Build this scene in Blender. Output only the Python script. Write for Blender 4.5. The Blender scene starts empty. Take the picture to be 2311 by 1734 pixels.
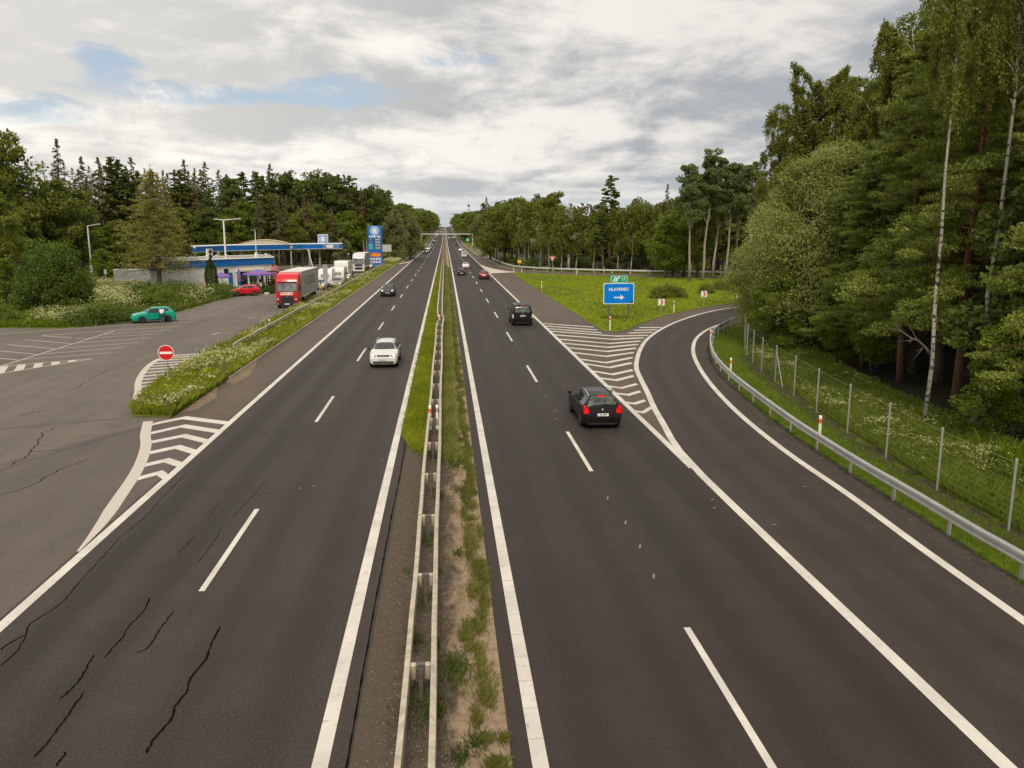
import bpy, bmesh, math, random
import numpy as np
from mathutils import Vector, Matrix
from mathutils.bvhtree import BVHTree

SC = bpy.context.scene
COL = SC.collection
R_ = math.radians
random.seed(7)

# ------------------------------------------------------------------ camera
CAM_H = 8.6
PITCH = 10.574
YAW = 4.597
cam_d = bpy.data.cameras.new('camera')
cam_d.sensor_width = 36.0
cam_d.lens = 36.0 * 1846.0 / 2311.0
cam_d.clip_start = 0.1
cam_d.clip_end = 12000.0
cam = bpy.data.objects.new('camera', cam_d)
cam.location = (0, 0, CAM_H)
cam.rotation_euler = (R_(90 - PITCH), 0, R_(-YAW))
COL.objects.link(cam)
SC.camera = cam

# ------------------------------------------------------------------ exposure
SC.view_settings.view_transform = 'Standard'
SC.view_settings.look = 'None'
SC.view_settings.gamma = 1.0
SC.view_settings.use_curve_mapping = False
SC.view_settings.exposure = 0.20

# ------------------------------------------------------------------ sun (soft, behind thin cloud)
SUN_EL, SUN_AZ = 50.0, -174.0      # azimuth clockwise from +Y
sun_d = bpy.data.lights.new('sun', 'SUN')
sun_d.energy = 2.3
sun_d.angle = R_(16)
sun_d.color = (1.0, 0.90, 0.74)
sun = bpy.data.objects.new('sun', sun_d)
_sd = Vector((math.sin(R_(SUN_AZ)) * math.cos(R_(SUN_EL)), math.cos(R_(SUN_AZ)) * math.cos(R_(SUN_EL)), math.sin(R_(SUN_EL))))
sun.rotation_euler = _sd.to_track_quat('Z', 'Y').to_euler()
sun.location = (-40, -20, 60)
COL.objects.link(sun)

# survey helpers: a point of the ground seen along one sight line of the camera station
_F = np.array([math.sin(R_(YAW)) * math.cos(R_(PITCH)), math.cos(R_(YAW)) * math.cos(R_(PITCH)), -math.sin(R_(PITCH))])
_Rt = np.array([math.cos(R_(YAW)), -math.sin(R_(YAW)), 0.0])
_U = np.cross(_Rt, _F)


def ray_dir(x, y):
    return _F + _Rt * (x - 1155.5) / 1846.0 - _U * (y - 867.0) / 1846.0


def G(x, y, z=0.0):
    d = ray_dir(x, y)
    t = (z - CAM_H) / d[2]
    return (d[0] * t, d[1] * t)


def at(x, D, z=0.4):      # position at distance D along the road that shows in column x
    k = (x - 1155.5) / 1846.0
    sy_, cy_, sp_, cp_ = math.sin(R_(YAW)), math.cos(R_(YAW)), math.sin(R_(PITCH)), math.cos(R_(PITCH))
    X = (D * sy_ + k * (D * cy_ * cp_ + sp_ * (CAM_H - z))) / (cy_ - k * sy_ * cp_)
    return (X, D)


def proj(X, Y, Z):
    v = np.array([X, Y, Z - CAM_H])
    d = v @ _F
    return 1155.5 + 1846.0 * (v @ _Rt) / d, 867.0 - 1846.0 * (v @ _U) / d


# ------------------------------------------------------------------ node helpers
class NT:
    def __init__(s, tree):
        s.t = tree
        tree.nodes.clear()

    def n(s, typ, **kw):
        nd = s.t.nodes.new(typ)
        for k, v in kw.items():
            if k.startswith('i_'):
                key = k[2:]
                key = int(key) if key.isdigit() else key.replace('_', ' ')
                s.put(nd.inputs[key], v)
            else:
                setattr(nd, k, v)
        return nd

    def put(s, sock, v):
        if isinstance(v, bpy.types.NodeSocket):
            s.t.links.new(v, sock)
        else:
            if sock.type == 'RGBA' and len(v) == 3:
                v = (*v, 1)
            sock.default_value = v

    def math(s, op, a, b=0.0, c=None, clamp=False):
        nd = s.n('ShaderNodeMath', operation=op, use_clamp=clamp)
        s.put(nd.inputs[0], a)
        s.put(nd.inputs[1], b)
        if c is not None:
            s.put(nd.inputs[2], c)
        return nd.outputs[0]

    def mix(s, f, a, b, blend='MIX'):
        nd = s.n('ShaderNodeMix', data_type='RGBA', blend_type=blend)
        s.put(nd.inputs[0], f)
        s.put(nd.inputs[6], a)
        s.put(nd.inputs[7], b)
        return nd.outputs[2]

    def ramp(s, f, a, b, c0=(0, 0, 0), c1=(1, 1, 1)):
        nd = s.n('ShaderNodeMapRange', interpolation_type='SMOOTHSTEP')
        s.put(nd.inputs[0], f)
        nd.inputs[1].default_value = a
        nd.inputs[2].default_value = b
        return nd.outputs[0]

    def noise(s, vec, scale, detail=4, rough=0.55, dist=0.0, w=None):
        nd = s.n('ShaderNodeTexNoise', noise_dimensions='3D')
        if vec is not None:
            s.put(nd.inputs['Vector'], vec)
        nd.inputs['Scale'].default_value = scale
        nd.inputs['Detail'].default_value = detail
        nd.inputs['Roughness'].default_value = rough
        nd.inputs['Distortion'].default_value = dist
        return nd.outputs[0]

    def mapping(s, vec, scale=(1, 1, 1), loc=(0, 0, 0), rot=(0, 0, 0)):
        nd = s.n('ShaderNodeMapping')
        s.put(nd.inputs[0], vec)
        nd.inputs[1].default_value = loc
        nd.inputs[2].default_value = rot
        nd.inputs[3].default_value = scale
        return nd.outputs[0]


# ------------------------------------------------------------------ world: sky with a broken cloud deck
world = bpy.data.worlds.new('World')
SC.world = world
world.use_nodes = True
w = NT(world.node_tree)
sky = w.n('ShaderNodeTexSky', sky_type='NISHITA', sun_disc=False)
sky.sun_elevation = R_(SUN_EL)
sky.sun_rotation = R_(SUN_AZ)
sky.air_density = 1.0
sky.dust_density = 1.5
bg_sky = w.n('ShaderNodeBackground', i_Color=w.mix(0.32, sky.outputs[0], (4.6, 5.2, 6.0)), i_Strength=0.105)
tc = w.n('ShaderNodeTexCoord')
sep = w.n('ShaderNodeSeparateXYZ', i_0=tc.outputs['Generated'])
dx, dy, dz = sep.outputs
dzc = w.math('MAXIMUM', dz, 0.0)
den = w.math('ADD', dzc, 0.085)
px = w.math('DIVIDE', dx, den)
py = w.math('DIVIDE', dy, den)
pl = w.n('ShaderNodeCombineXYZ', i_0=px, i_1=py).outputs[0]
dirv = tc.outputs['Generated']
big = w.noise(w.mapping(pl, (0.62, 0.5, 1), (3.1, 1.7, 0)), 1.0, 5, 0.52, 0.3)
med = w.noise(w.mapping(pl, (1.5, 1.0, 1), (9.1, 4.7, 0), (0, 0, 0.25)), 1.0, 7, 0.6, 0.4)
fine = w.noise(w.mapping(dirv, (9, 9, 22), (1.3, 0.2, 5.0)), 1.0, 7, 0.6, 0.5)
puff = w.noise(w.mapping(dirv, (5, 5, 12), (4.3, 7.2, 1.0)), 1.0, 8, 0.62, 0.6)
shade = w.math('ADD', w.math('MULTIPLY', big, 0.42), w.math('ADD', w.math('MULTIPLY', med, 0.30), w.math('MULTIPLY', puff, 0.28)))
shade = w.math('ADD', shade, w.math('MULTIPLY', w.math('SUBTRACT', fine, 0.5), 0.30))
bright = w.ramp(shade, 0.42, 0.58)
# the deck is whiter on the sun's side and greyer to the right
side = w.ramp(dx, -0.45, 0.55)
lowr = w.math('MULTIPLY', side, w.math('SUBTRACT', 1.0, w.ramp(dz, 0.10, 0.42)))
dark_c = w.mix(side, (0.63, 0.615, 0.585), (0.335, 0.335, 0.34))
dark_c = w.mix(lowr, dark_c, (0.36, 0.39, 0.42))
lite_c = w.mix(side, (0.93, 0.89, 0.83), (0.72, 0.685, 0.645))
cloud = w.mix(bright, dark_c, lite_c)
hor = w.math('SUBTRACT', 1.0, w.ramp(dz, -0.01, 0.085))
cloud = w.mix(w.math('MULTIPLY', hor, 0.72), cloud, (0.50, 0.545, 0.565))
bg_cl = w.n('ShaderNodeBackground', i_Color=cloud, i_Strength=1.0)
# openings in the deck, as directions in the sky (azimuth, elevation)
az = w.math('ARCTAN2', dx, dy)
el = w.math('ARCSINE', dz)
nwx = w.math('MULTIPLY', w.math('SUBTRACT', puff, 0.5), 4.5)
nwy = w.math('MULTIPLY', w.math('SUBTRACT', fine, 0.5), 5.5)
gap = None
for (sx, sy, rx, ry, tilt) in ((110, 250, 80, 16, 0.3), (245, 160, 44, 30, -0.2), (520, 212, 210, 15, 0.1), (360, 200, 80, 18, 0.0), (700, 198, 90, 19, 0.3), (1045, 138, 60, 12, 0.1)):
    d = ray_dir(sx, sy)
    d = d / np.linalg.norm(d)
    a0, e0 = math.atan2(d[0], d[1]), math.asin(d[2])
    ua = w.math('DIVIDE', w.math('SUBTRACT', az, a0), rx / 1846.0)
    ue = w.math('SUBTRACT', w.math('DIVIDE', w.math('SUBTRACT', el, e0), ry / 1846.0), w.math('MULTIPLY', ua, tilt))
    ua = w.math('ADD', ua, nwx)
    ue = w.math('ADD', ue, nwy)
    r2 = w.math('ADD', w.math('MULTIPLY', ua, ua), w.math('MULTIPLY', ue, ue))
    m = w.math('SUBTRACT', 1.0, w.ramp(r2, 0.2, 3.2))
    gap = m if gap is None else w.math('MAXIMUM', gap, m)
gap = w.math('MULTIPLY', gap, w.ramp(w.math('ADD', w.math('MULTIPLY', puff, 0.6), w.math('MULTIPLY', fine, 0.4)), 0.62, 0.46))
mixs = w.n('ShaderNodeMixShader', i_0=w.math('MULTIPLY', gap, 0.85), i_1=bg_cl.outputs[0], i_2=bg_sky.outputs[0])
w.n('ShaderNodeOutputWorld', i_Surface=mixs.outputs[0])

# ------------------------------------------------------------------ materials
MATS = {}


def pbr(name, col, rough=0.6, metal=0.0, spec=0.5, emit=None, est=1.0, coat=0.0, var=0.0, vscale=3.0, bump=0.0, bscale=40.0):
    if name in MATS:
        return MATS[name]
    m = bpy.data.materials.new(name)
    m.use_nodes = True
    t = NT(m.node_tree)
    c = (*col, 1)
    if var > 0:
        o = t.n('ShaderNodeTexCoord').outputs['Object']
        nz = t.noise(o, vscale, 6, 0.65)
        c = t.mix(t.ramp(nz, 0.3, 0.7), tuple(x * (1 - var) for x in col), tuple(min(1, x * (1 + var)) for x in col))
    b = t.n('ShaderNodeBsdfPrincipled', i_Base_Color=c, i_Roughness=rough, i_Metallic=metal)
    b.inputs['Specular IOR Level'].default_value = spec
    b.inputs['Coat Weight'].default_value = coat
    b.inputs['Coat Roughness'].default_value = 0.06
    if emit:
        b.inputs['Emission Color'].default_value = (*emit, 1)
        b.inputs['Emission Strength'].default_value = est
    if bump > 0:
        o = t.n('ShaderNodeTexCoord').outputs['Object']
        bn = t.n('ShaderNodeBump', i_Height=t.noise(o, bscale, 4, 0.6), i_Strength=bump, i_Distance=0.02)
        t.put(b.inputs['Normal'], bn.outputs[0])
    t.n('ShaderNodeOutputMaterial', i_Surface=b.outputs[0])
    MATS[name] = m
    return m


def asphalt(name, dark, light, warm, seam=0.0, speck=0.5, patchy=0.5, tracks=(), attr=None):
    m = bpy.data.materials.new(name)
    m.use_nodes = True
    t = NT(m.node_tree)
    o = t.n('ShaderNodeTexCoord').outputs['Object']
    big = t.noise(o, 0.13, 5, 0.6)
    streak = t.noise(t.mapping(o, (0.9, 0.035, 1)), 1.0, 5, 0.6)
    blot = t.noise(o, 0.9, 6, 0.68)
    grain = t.noise(o, 24.0, 3, 0.85)
    gr2 = t.noise(o, 11.0, 2, 0.7)
    a = t.math('ADD', t.math('MULTIPLY', big, 0.35), t.math('MULTIPLY', streak, 0.40))
    a = t.math('ADD', a, t.math('MULTIPLY', blot, 0.25))
    c = t.mix(t.ramp(a, 0.36, 0.64), dark, light)
    c = t.mix(t.math('MULTIPLY', t.ramp(t.noise(o, 0.4, 4, 0.6), 0.45, 0.75), patchy), c, warm)
    sepx = t.n('ShaderNodeSeparateXYZ', i_0=o).outputs[0]
    if attr:
        sepx = t.n('ShaderNodeAttribute', attribute_name=attr).outputs['Fac']
    for (x0, half, amt) in tracks:      # polished, oil-darkened wheel tracks
        dd = t.math('ABSOLUTE', t.math('SUBTRACT', sepx, x0))
        f = t.math('SUBTRACT', 1.0, t.ramp(dd, half * 0.3, half * 1.5))
        f = t.math('MULTIPLY', f, t.math('MULTIPLY', t.ramp(streak, 0.12, 0.55), amt))
        c = t.mix(f, c, tuple(x * 0.5 for x in dark))
    c = t.mix(t.math('MULTIPLY', t.ramp(grain, 0.54, 0.70), speck), c, tuple(min(1, x * 3.6) for x in light))
    c = t.mix(t.math('MULTIPLY', t.ramp(grain, 0.46, 0.34), min(1.0, speck * 1.2)), c, tuple(x * 0.45 for x in dark))
    c = t.mix(t.math('MULTIPLY', t.ramp(gr2, 0.52, 0.3), 0.30), c, tuple(x * 0.55 for x in dark))
    b = t.n('ShaderNodeBsdfPrincipled', i_Base_Color=c, i_Roughness=0.74)
    b.inputs['Specular IOR Level'].default_value = 0.42
    bn = t.n('ShaderNodeBump', i_Height=grain, i_Strength=0.5, i_Distance=0.01)
    t.put(b.inputs['Normal'], bn.outputs[0])
    t.n('ShaderNodeOutputMaterial', i_Surface=b.outputs[0])
    return m


def ground_mat(name, cols, scales=(0.12, 1.2, 9.0), rough=0.95, streak=None):
    m = bpy.data.materials.new(name)
    m.use_nodes = True
    t = NT(m.node_tree)
    o = t.n('ShaderNodeTexCoord').outputs['Object']
    a, b_, c_ = cols
    n1 = t.noise(o, scales[0], 5, 0.6)
    n2 = t.noise(o, scales[1], 6, 0.7)
    n3 = t.noise(o, scales[2], 5, 0.75)
    c = t.mix(t.ramp(n1, 0.38, 0.62), a, b_)
    c = t.mix(t.ramp(n2, 0.45, 0.68), c, c_)
    c = t.mix(t.math('MULTIPLY', t.ramp(n3, 0.5, 0.3), 0.55), c, tuple(x * 0.45 for x in a))
    b = t.n('ShaderNodeBsdfPrincipled', i_Base_Color=c, i_Roughness=rough)
    b.inputs['Specular IOR Level'].default_value = 0.15
    bn = t.n('ShaderNodeBump', i_Height=n3, i_Strength=0.8, i_Distance=0.06)
    t.put(b.inputs['Normal'], bn.outputs[0])
    t.n('ShaderNodeOutputMaterial', i_Surface=b.outputs[0])
    return m


def leaf_mat(name, a, b_, c_, trans=0.30, vs=0.35):
    m = bpy.data.materials.new(name)
    m.use_nodes = True
    t = NT(m.node_tree)
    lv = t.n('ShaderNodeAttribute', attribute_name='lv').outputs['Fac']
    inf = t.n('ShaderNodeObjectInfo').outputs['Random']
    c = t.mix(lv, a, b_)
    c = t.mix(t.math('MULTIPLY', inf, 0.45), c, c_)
    df = t.n('ShaderNodeBsdfDiffuse', i_Color=c, i_Roughness=0.5)
    tr = t.n('ShaderNodeBsdfTranslucent', i_Color=t.mix(0.5, c, (0.5, 0.6, 0.05), 'MULTIPLY') if False else c)
    mx = t.n('ShaderNodeMixShader', i_0=trans, i_1=df.outputs[0], i_2=tr.outputs[0])
    gl = t.n('ShaderNodeBsdfGlossy', i_Color=(1, 1, 1), i_Roughness=0.5)
    mx2 = t.n('ShaderNodeMixShader', i_0=0.018, i_1=mx.outputs[0], i_2=gl.outputs[0])
    t.n('ShaderNodeOutputMaterial', i_Surface=mx2.outputs[0])
    return m


def bark_mat(name, a, b_, spots=None, vs=3.0, top=None):
    m = bpy.data.materials.new(name)
    m.use_nodes = True
    t = NT(m.node_tree)
    o = t.n('ShaderNodeTexCoord').outputs['Object']
    n1 = t.noise(t.mapping(o, (4, 4, 1)), vs, 5, 0.65)
    c = t.mix(t.ramp(n1, 0.35, 0.65), a, b_)
    if top:
        sp = t.n('ShaderNodeSeparateXYZ', i_0=o)
        c = t.mix(t.ramp(sp.outputs[2], 2.0, 7.0), c, top)
    if spots:
        n2 = t.noise(t.mapping(o, (2.0, 2.0, 5.5)), 1.0, 3, 0.6)
        c = t.mix(t.ramp(n2, 0.54, 0.60), c, spots)
    b = t.n('ShaderNodeBsdfPrincipled', i_Base_Color=c, i_Roughness=0.9)
    t.n('ShaderNodeOutputMaterial', i_Surface=b.outputs[0])
    return m


M_road_l = asphalt('asphalt_old', (0.0272, 0.0206, 0.0156), (0.0469, 0.0359, 0.0272), (0.0514, 0.0367, 0.0258), speck=0.55, patchy=0.4,
                   tracks=((-8.8, 0.45, 0.75), (-7.1, 0.45, 0.65), (-4.95, 0.4, 0.45), (-3.2, 0.4, 0.45)))
M_road_r = asphalt('asphalt_new', (0.0253, 0.0186, 0.0143), (0.0390, 0.0291, 0.0223), (0.0462, 0.0323, 0.0239), speck=0.28, patchy=0.35,
                   tracks=((6.1, 0.45, 0.55), (8.0, 0.45, 0.55), (2.4, 0.4, 0.35), (4.2, 0.4, 0.35)))
M_ramp = asphalt('asphalt_ramp', (0.0310, 0.0231, 0.0179), (0.0483, 0.0360, 0.0278), (0.0673, 0.0486, 0.0365), speck=0.28, patchy=0.35, tracks=((0.2414, 0.0837, 0.3967), (0.5689, 0.0837, 0.3967)), attr='u')
M_shoulder = asphalt('asphalt_shoulder', (0.0780, 0.0553, 0.0409), (0.1120, 0.0815, 0.0595), (0.1350, 0.0941, 0.0670), speck=0.25, patchy=0.45)
M_service = asphalt('asphalt_service', (0.0931, 0.0755, 0.0631), (0.1443, 0.1180, 0.0973), (0.1490, 0.1124, 0.0847), speck=0.40, patchy=0.55)
M_patch = asphalt('asphalt_patch', (0.075, 0.060, 0.050), (0.110, 0.088, 0.072), (0.115, 0.088, 0.068), speck=0.4, patchy=0.5)
M_crack = pbr('crack_tar', (0.010, 0.008, 0.007), 1.0, spec=0.0)
M_crackd = pbr('crack_dusty', (0.05, 0.04, 0.034), 0.8)
M_grass = ground_mat('verge_grass', ((0.10, 0.135, 0.012), (0.16, 0.19, 0.018), (0.18, 0.16, 0.04)))
M_meadow = ground_mat('meadow_grass', ((0.14, 0.20, 0.012), (0.20, 0.25, 0.015), (0.10, 0.16, 0.02)), (0.10, 0.7, 6.0))
M_mown = ground_mat('mown_grass', ((0.085, 0.145, 0.008), (0.120, 0.180, 0.010), (0.13, 0.15, 0.018)), (0.3, 2.0, 22.0))
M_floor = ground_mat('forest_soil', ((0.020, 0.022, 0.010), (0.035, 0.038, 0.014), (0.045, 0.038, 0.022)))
M_gravel = ground_mat('gravel', ((0.080, 0.062, 0.048), (0.15, 0.118, 0.088), (0.115, 0.095, 0.075)), (0.35, 3.0, 38.0))
M_sand = ground_mat('sandy_soil', ((0.30, 0.22, 0.14), (0.23, 0.165, 0.105), (0.15, 0.115, 0.08)), (0.5, 2.5, 30.0))
M_dkgravel = ground_mat('dark_gravel', ((0.065, 0.052, 0.045), (0.09, 0.072, 0.06), (0.12, 0.095, 0.075)), (0.6, 4.0, 45.0))
M_concrete = pbr('concrete', (0.42, 0.38, 0.32), 0.85, var=0.2, vscale=2.5)
M_metal = pbr('galvanised_steel', (0.46, 0.45, 0.43), 0.45, 0.45, var=0.12, vscale=1.2)
M_metald = pbr('steel_post', (0.17, 0.145, 0.125), 0.6, 0.5, var=0.25, vscale=6)
M_rail_w = pbr('dusty_barrier', (0.50, 0.43, 0.33), 0.5, 0.25, var=0.22, vscale=5.0)
M_post = pbr('fence_post_steel', (0.42, 0.41, 0.38), 0.5, 0.4)
M_wire = pbr('fence_wire', (0.24, 0.25, 0.15), 0.6, 0.2)
M_railfar = pbr('far_rail_steel', (0.66, 0.66, 0.62), 0.6, 0.0)
M_white = pbr('white_plastic', (0.78, 0.75, 0.68), 0.5)
M_orange = pbr('orange_reflector', (0.75, 0.10, 0.02), 0.35)
M_blackp = pbr('black_plastic', (0.018, 0.017, 0.016), 0.45)
M_rubber = pbr('tyre_rubber', (0.014, 0.013, 0.013), 0.8)
M_rim = pbr('alloy_rim', (0.42, 0.41, 0.40), 0.3, 0.8)
M_rimd = pbr('dark_rim', (0.05, 0.05, 0.05), 0.4, 0.5)
M_glass = pbr('car_glass', (0.020, 0.024, 0.020), 0.06, 0.0, 0.9, var=0.6, vscale=2.6)
M_glassl = pbr('truck_glass', (0.10, 0.12, 0.11), 0.05, 0.0, 1.0, var=0.8, vscale=1.6)
M_lamp = pbr('headlight_lit', (0.9, 0.88, 0.8), 0.1, emit=(1.0, 0.92, 0.75), est=1.6)
M_lampoff = pbr('headlight_glass', (0.55, 0.56, 0.55), 0.08, 0.3)
M_tail = pbr('tail_light', (0.50, 0.008, 0.008), 0.15, coat=0.6)
M_taillit = pbr('brake_light_lit', (0.6, 0.0, 0.0), 0.5, spec=0.1, emit=(1.0, 0.0, 0.0), est=0.22)
M_glassr = pbr('rear_glass', (0.075, 0.090, 0.070), 0.08, 0.0, 0.8, var=0.8, vscale=2.2)  # grey-green reflections painted into the base colour of rear windows
M_plate = pbr('plate_white', (0.72, 0.70, 0.62), 0.4)
M_chrome = pbr('chrome', (0.75, 0.75, 0.75), 0.12, 1.0)
M_blue = pbr('sign_blue', (0.0, 0.215, 0.78), 0.4, spec=0.3)
M_green = pbr('sign_green', (0.0, 0.36, 0.17), 0.35)
M_signw = pbr('sign_white', (0.82, 0.84, 0.82), 0.35)
M_red = pbr('sign_red', (0.62, 0.008, 0.012), 0.35)
M_alu = pbr('sign_back', (0.42, 0.43, 0.42), 0.45, 0.4)
M_stblue = pbr('station_blue', (0.0, 0.135, 0.46), 0.5, var=0.06, vscale=0.4)
M_wall = pbr('white_render', (0.78, 0.75, 0.70), 0.8, var=0.05, vscale=0.8)
M_cream = pbr('cream_sheet', (0.52, 0.44, 0.30), 0.6, var=0.06, vscale=1.0)


def paint(name, col, rough=0.28, metal=0.0):
    return pbr('paint_' + name, col, rough, metal, 0.18 if max(col) < .05 else 0.4, coat=0.10 if max(col) < .05 else 0.5)


P_white = paint('white', (0.62, 0.62, 0.61), 0.3, 0.0)
P_black = paint('black', (0.010, 0.009, 0.010))
P_dark = paint('dark_grey', (0.030, 0.028, 0.030))
P_grey = paint('grey', (0.14, 0.14, 0.14), 0.3, 0.5)
P_silver = paint('silver', (0.48, 0.46, 0.43), 0.32, 0.5)
P_red = paint('red', (0.58, 0.010, 0.020), 0.3, 0.0)
P_dred = paint('dark_red', (0.10, 0.006, 0.010), 0.3, 0.2)
P_teal = paint('teal', (0.0, 0.36, 0.25), 0.3, 0.1)
P_blue = paint('blue', (0.02, 0.04, 0.16))
P_wine = paint('wine', (0.30, 0.05, 0.06))


def line_mat():
    m = bpy.data.materials.new('road_paint')
    m.use_nodes = True
    t = NT(m.node_tree)
    o = t.n('ShaderNodeTexCoord').outputs['Object']
    wear = t.noise(o, 5.0, 8, 0.75)
    soft = t.noise(o, 0.6, 4, 0.6)
    c = t.mix(t.ramp(soft, 0.35, 0.65), (0.54, 0.50, 0.45), (0.66, 0.62, 0.56))
    c = t.mix(t.math('MULTIPLY', t.ramp(wear, 0.55, 0.70), 0.62), c, (0.20, 0.165, 0.13))
    g = t.noise(o, 60, 2, 0.6)
    c = t.mix(t.math('MULTIPLY', t.ramp(g, 0.55, 0.75), 0.25), c, (0.35, 0.31, 0.27))
    b = t.n('ShaderNodeBsdfPrincipled', i_Base_Color=c, i_Roughness=0.7)
    b.inputs['Specular IOR Level'].default_value = 0.3
    t.n('ShaderNodeOutputMaterial', i_Surface=b.outputs[0])
    return m


M_line = line_mat()
M_lineold = pbr('worn_paint', (0.52, 0.47, 0.41), 0.8, var=0.10, vscale=14.0)
M_linefaint = pbr('faint_paint', (0.24, 0.20, 0.165), 0.85, var=0.30, vscale=6.0)


# ------------------------------------------------------------------ mesh builder
class MB:
    def __init__(s):
        s.v, s.f, s.m = [], [], []

    def add(s, vs, fs, mat=0):
        b = len(s.v)
        s.v += [tuple(p) for p in vs]
        for f in fs:
            s.f.append(tuple(b + i for i in f))
            s.m.append(mat)

    def box(s, c, d, mat=0, rz=0.0, top=1.0, topy=None):
        x, y, z = d[0] / 2, d[1] / 2, d[2] / 2
        ty = top if topy is None else topy
        p = [(-x, -y, -z), (x, -y, -z), (x, y, -z), (-x, y, -z), (-x * top, -y * ty, z), (x * top, -y * ty, z), (x * top, y * ty, z), (-x * top, y * ty, z)]
        ca, sa = math.cos(rz), math.sin(rz)
        p = [(c[0] + a * ca - b * sa, c[1] + a * sa + b * ca, c[2] + e) for a, b, e in p]
        s.add(p, [(0, 3, 2, 1), (4, 5, 6, 7), (0, 1, 5, 4), (1, 2, 6, 5), (2, 3, 7, 6), (3, 0, 4, 7)], mat)

    def tube(s, pts, rad, n=6, mat=0, cap=True):
        pts = [Vector(p) for p in pts]
        if not hasattr(rad, '__len__'):
            rad = [rad] * len(pts)
        ref = Vector((0.31, 0.12, 0.94))
        vs = []
        for i, p in enumerate(pts):
            d = (pts[min(i + 1, len(pts) - 1)] - pts[max(i - 1, 0)]).normalized()
            a = d.cross(ref if abs(d.dot(ref)) < 0.95 else Vector((1, 0, 0))).normalized()
            b = d.cross(a)
            for k in range(n):
                t = 2 * math.pi * k / n
                vs.append(p + a * (rad[i] * math.cos(t)) + b * (rad[i] * math.sin(t)))
        fs = []
        for i in range(len(pts) - 1):
            for k in range(n):
                k2 = (k + 1) % n
                fs.append((i * n + k, i * n + k2, (i + 1) * n + k2, (i + 1) * n + k))
        if cap:
            fs.append(tuple(range(n - 1, -1, -1)))
            fs.append(tuple((len(pts) - 1) * n + k for k in range(n)))
        s.add(vs, fs, mat)

    def lathe(s, c, prof, n=16, mat=0, axis='z'):
        vs = []
        for r, h in prof:
            for k in range(n):
                t = 2 * math.pi * k / n
                a, b = r * math.cos(t), r * math.sin(t)
                if axis == 'z':
                    vs.append((c[0] + a, c[1] + b, c[2] + h))
                elif axis == 'x':
                    vs.append((c[0] + h, c[1] + a, c[2] + b))
                else:
                    vs.append((c[0] + a, c[1] + h, c[2] + b))
        fs = []
        for i in range(len(prof) - 1):
            for k in range(n):
                k2 = (k + 1) % n
                fs.append((i * n + k, i * n + k2, (i + 1) * n + k2, (i + 1) * n + k))
        fs.append(tuple(range(n - 1, -1, -1)))
        fs.append(tuple((len(prof) - 1) * n + k for k in range(n)))
        s.add(vs, fs, mat)

    def sweep(s, path, sect, mat=0, closed=False):
        """path: [(x,y,z)], sect: [(side, up)] swept level along the path"""
        n = len(sect)
        P = [Vector(p) for p in path]
        vs = []
        for i, p in enumerate(P):
            d = (P[min(i + 1, len(P) - 1)] - P[max(i - 1, 0)])
            d.z = 0
            d.normalize()
            sd = Vector((d.y, -d.x, 0))
            for a, b in sect:
                vs.append(p + sd * a + Vector((0, 0, b)))
        fs = []
        for i in range(len(P) - 1):
            for k in range(n if closed else n - 1):
                k2 = (k + 1) % n
                fs.append((i * n + k, (i + 1) * n + k, (i + 1) * n + k2, i * n + k2))
        if closed:
            fs.append(tuple(range(n)))
            fs.append(tuple(reversed([(len(P) - 1) * n + k for k in range(n)])))
        s.add(vs, fs, mat)

    def prism(s, poly, z0, z1, mat=0):
        n = len(poly)
        s.add([(x, y, z0) for x, y in poly] + [(x, y, z1) for x, y in poly],
              [tuple(range(n - 1, -1, -1)), tuple(range(n, 2 * n))] + [(k, (k + 1) % n, n + (k + 1) % n, n + k) for k in range(n)], mat)

    def build(s, name, mats, parent=None, smooth=False, bevel=0.0):
        me = bpy.data.meshes.new(name)
        me.from_pydata(s.v, [], s.f)
        if not isinstance(mats, (list, tuple)):
            mats = [mats]
        for m in mats:
            me.materials.append(m)
        if len(mats) > 1:
            me.polygons.foreach_set('material_index', s.m)
        bm = bmesh.new()
        bm.from_mesh(me)
        if bevel > 0:
            bmesh.ops.remove_doubles(bm, verts=bm.verts, dist=1e-5)
            ed = [e for e in bm.edges if len(e.link_faces) == 2 and e.calc_face_angle(0) > 0.5]
            bmesh.ops.bevel(bm, geom=ed, offset=bevel, segments=2, profile=0.6, affect='EDGES', clamp_overlap=True)
        bmesh.ops.recalc_face_normals(bm, faces=bm.faces)
        bm.to_mesh(me)
        bm.free()
        if smooth:
            me.polygons.foreach_set('use_smooth', [True] * len(me.polygons))
            me.set_sharp_from_angle(angle=R_(38))
        me.update()
        return link(name, me, parent)


def link(name, me, parent=None):
    o = bpy.data.objects.new(name, me)
    COL.objects.link(o)
    if parent is not None:
        o.parent = parent
    return o


def tag(o, label=None, cat=None, group=None, kind=None):
    if label:
        o['label'] = label
    if cat:
        o['category'] = cat
    if group:
        o['group'] = group
    if kind:
        o['kind'] = kind
    return o


def thing(name, label, cat, loc=(0, 0, 0), rz=0.0, group=None):
    o = bpy.data.objects.new(name, None)
    o.empty_display_size = 0.3
    COL.objects.link(o)
    o.location = loc
    o.rotation_euler = (0, 0, rz)
    return tag(o, label, cat, group)


def copy_tree(o, parent=None):
    c = o.copy()
    COL.objects.link(c)
    c.parent = parent
    for ch in list(o.children):
        copy_tree(ch, c)
    return c


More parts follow.
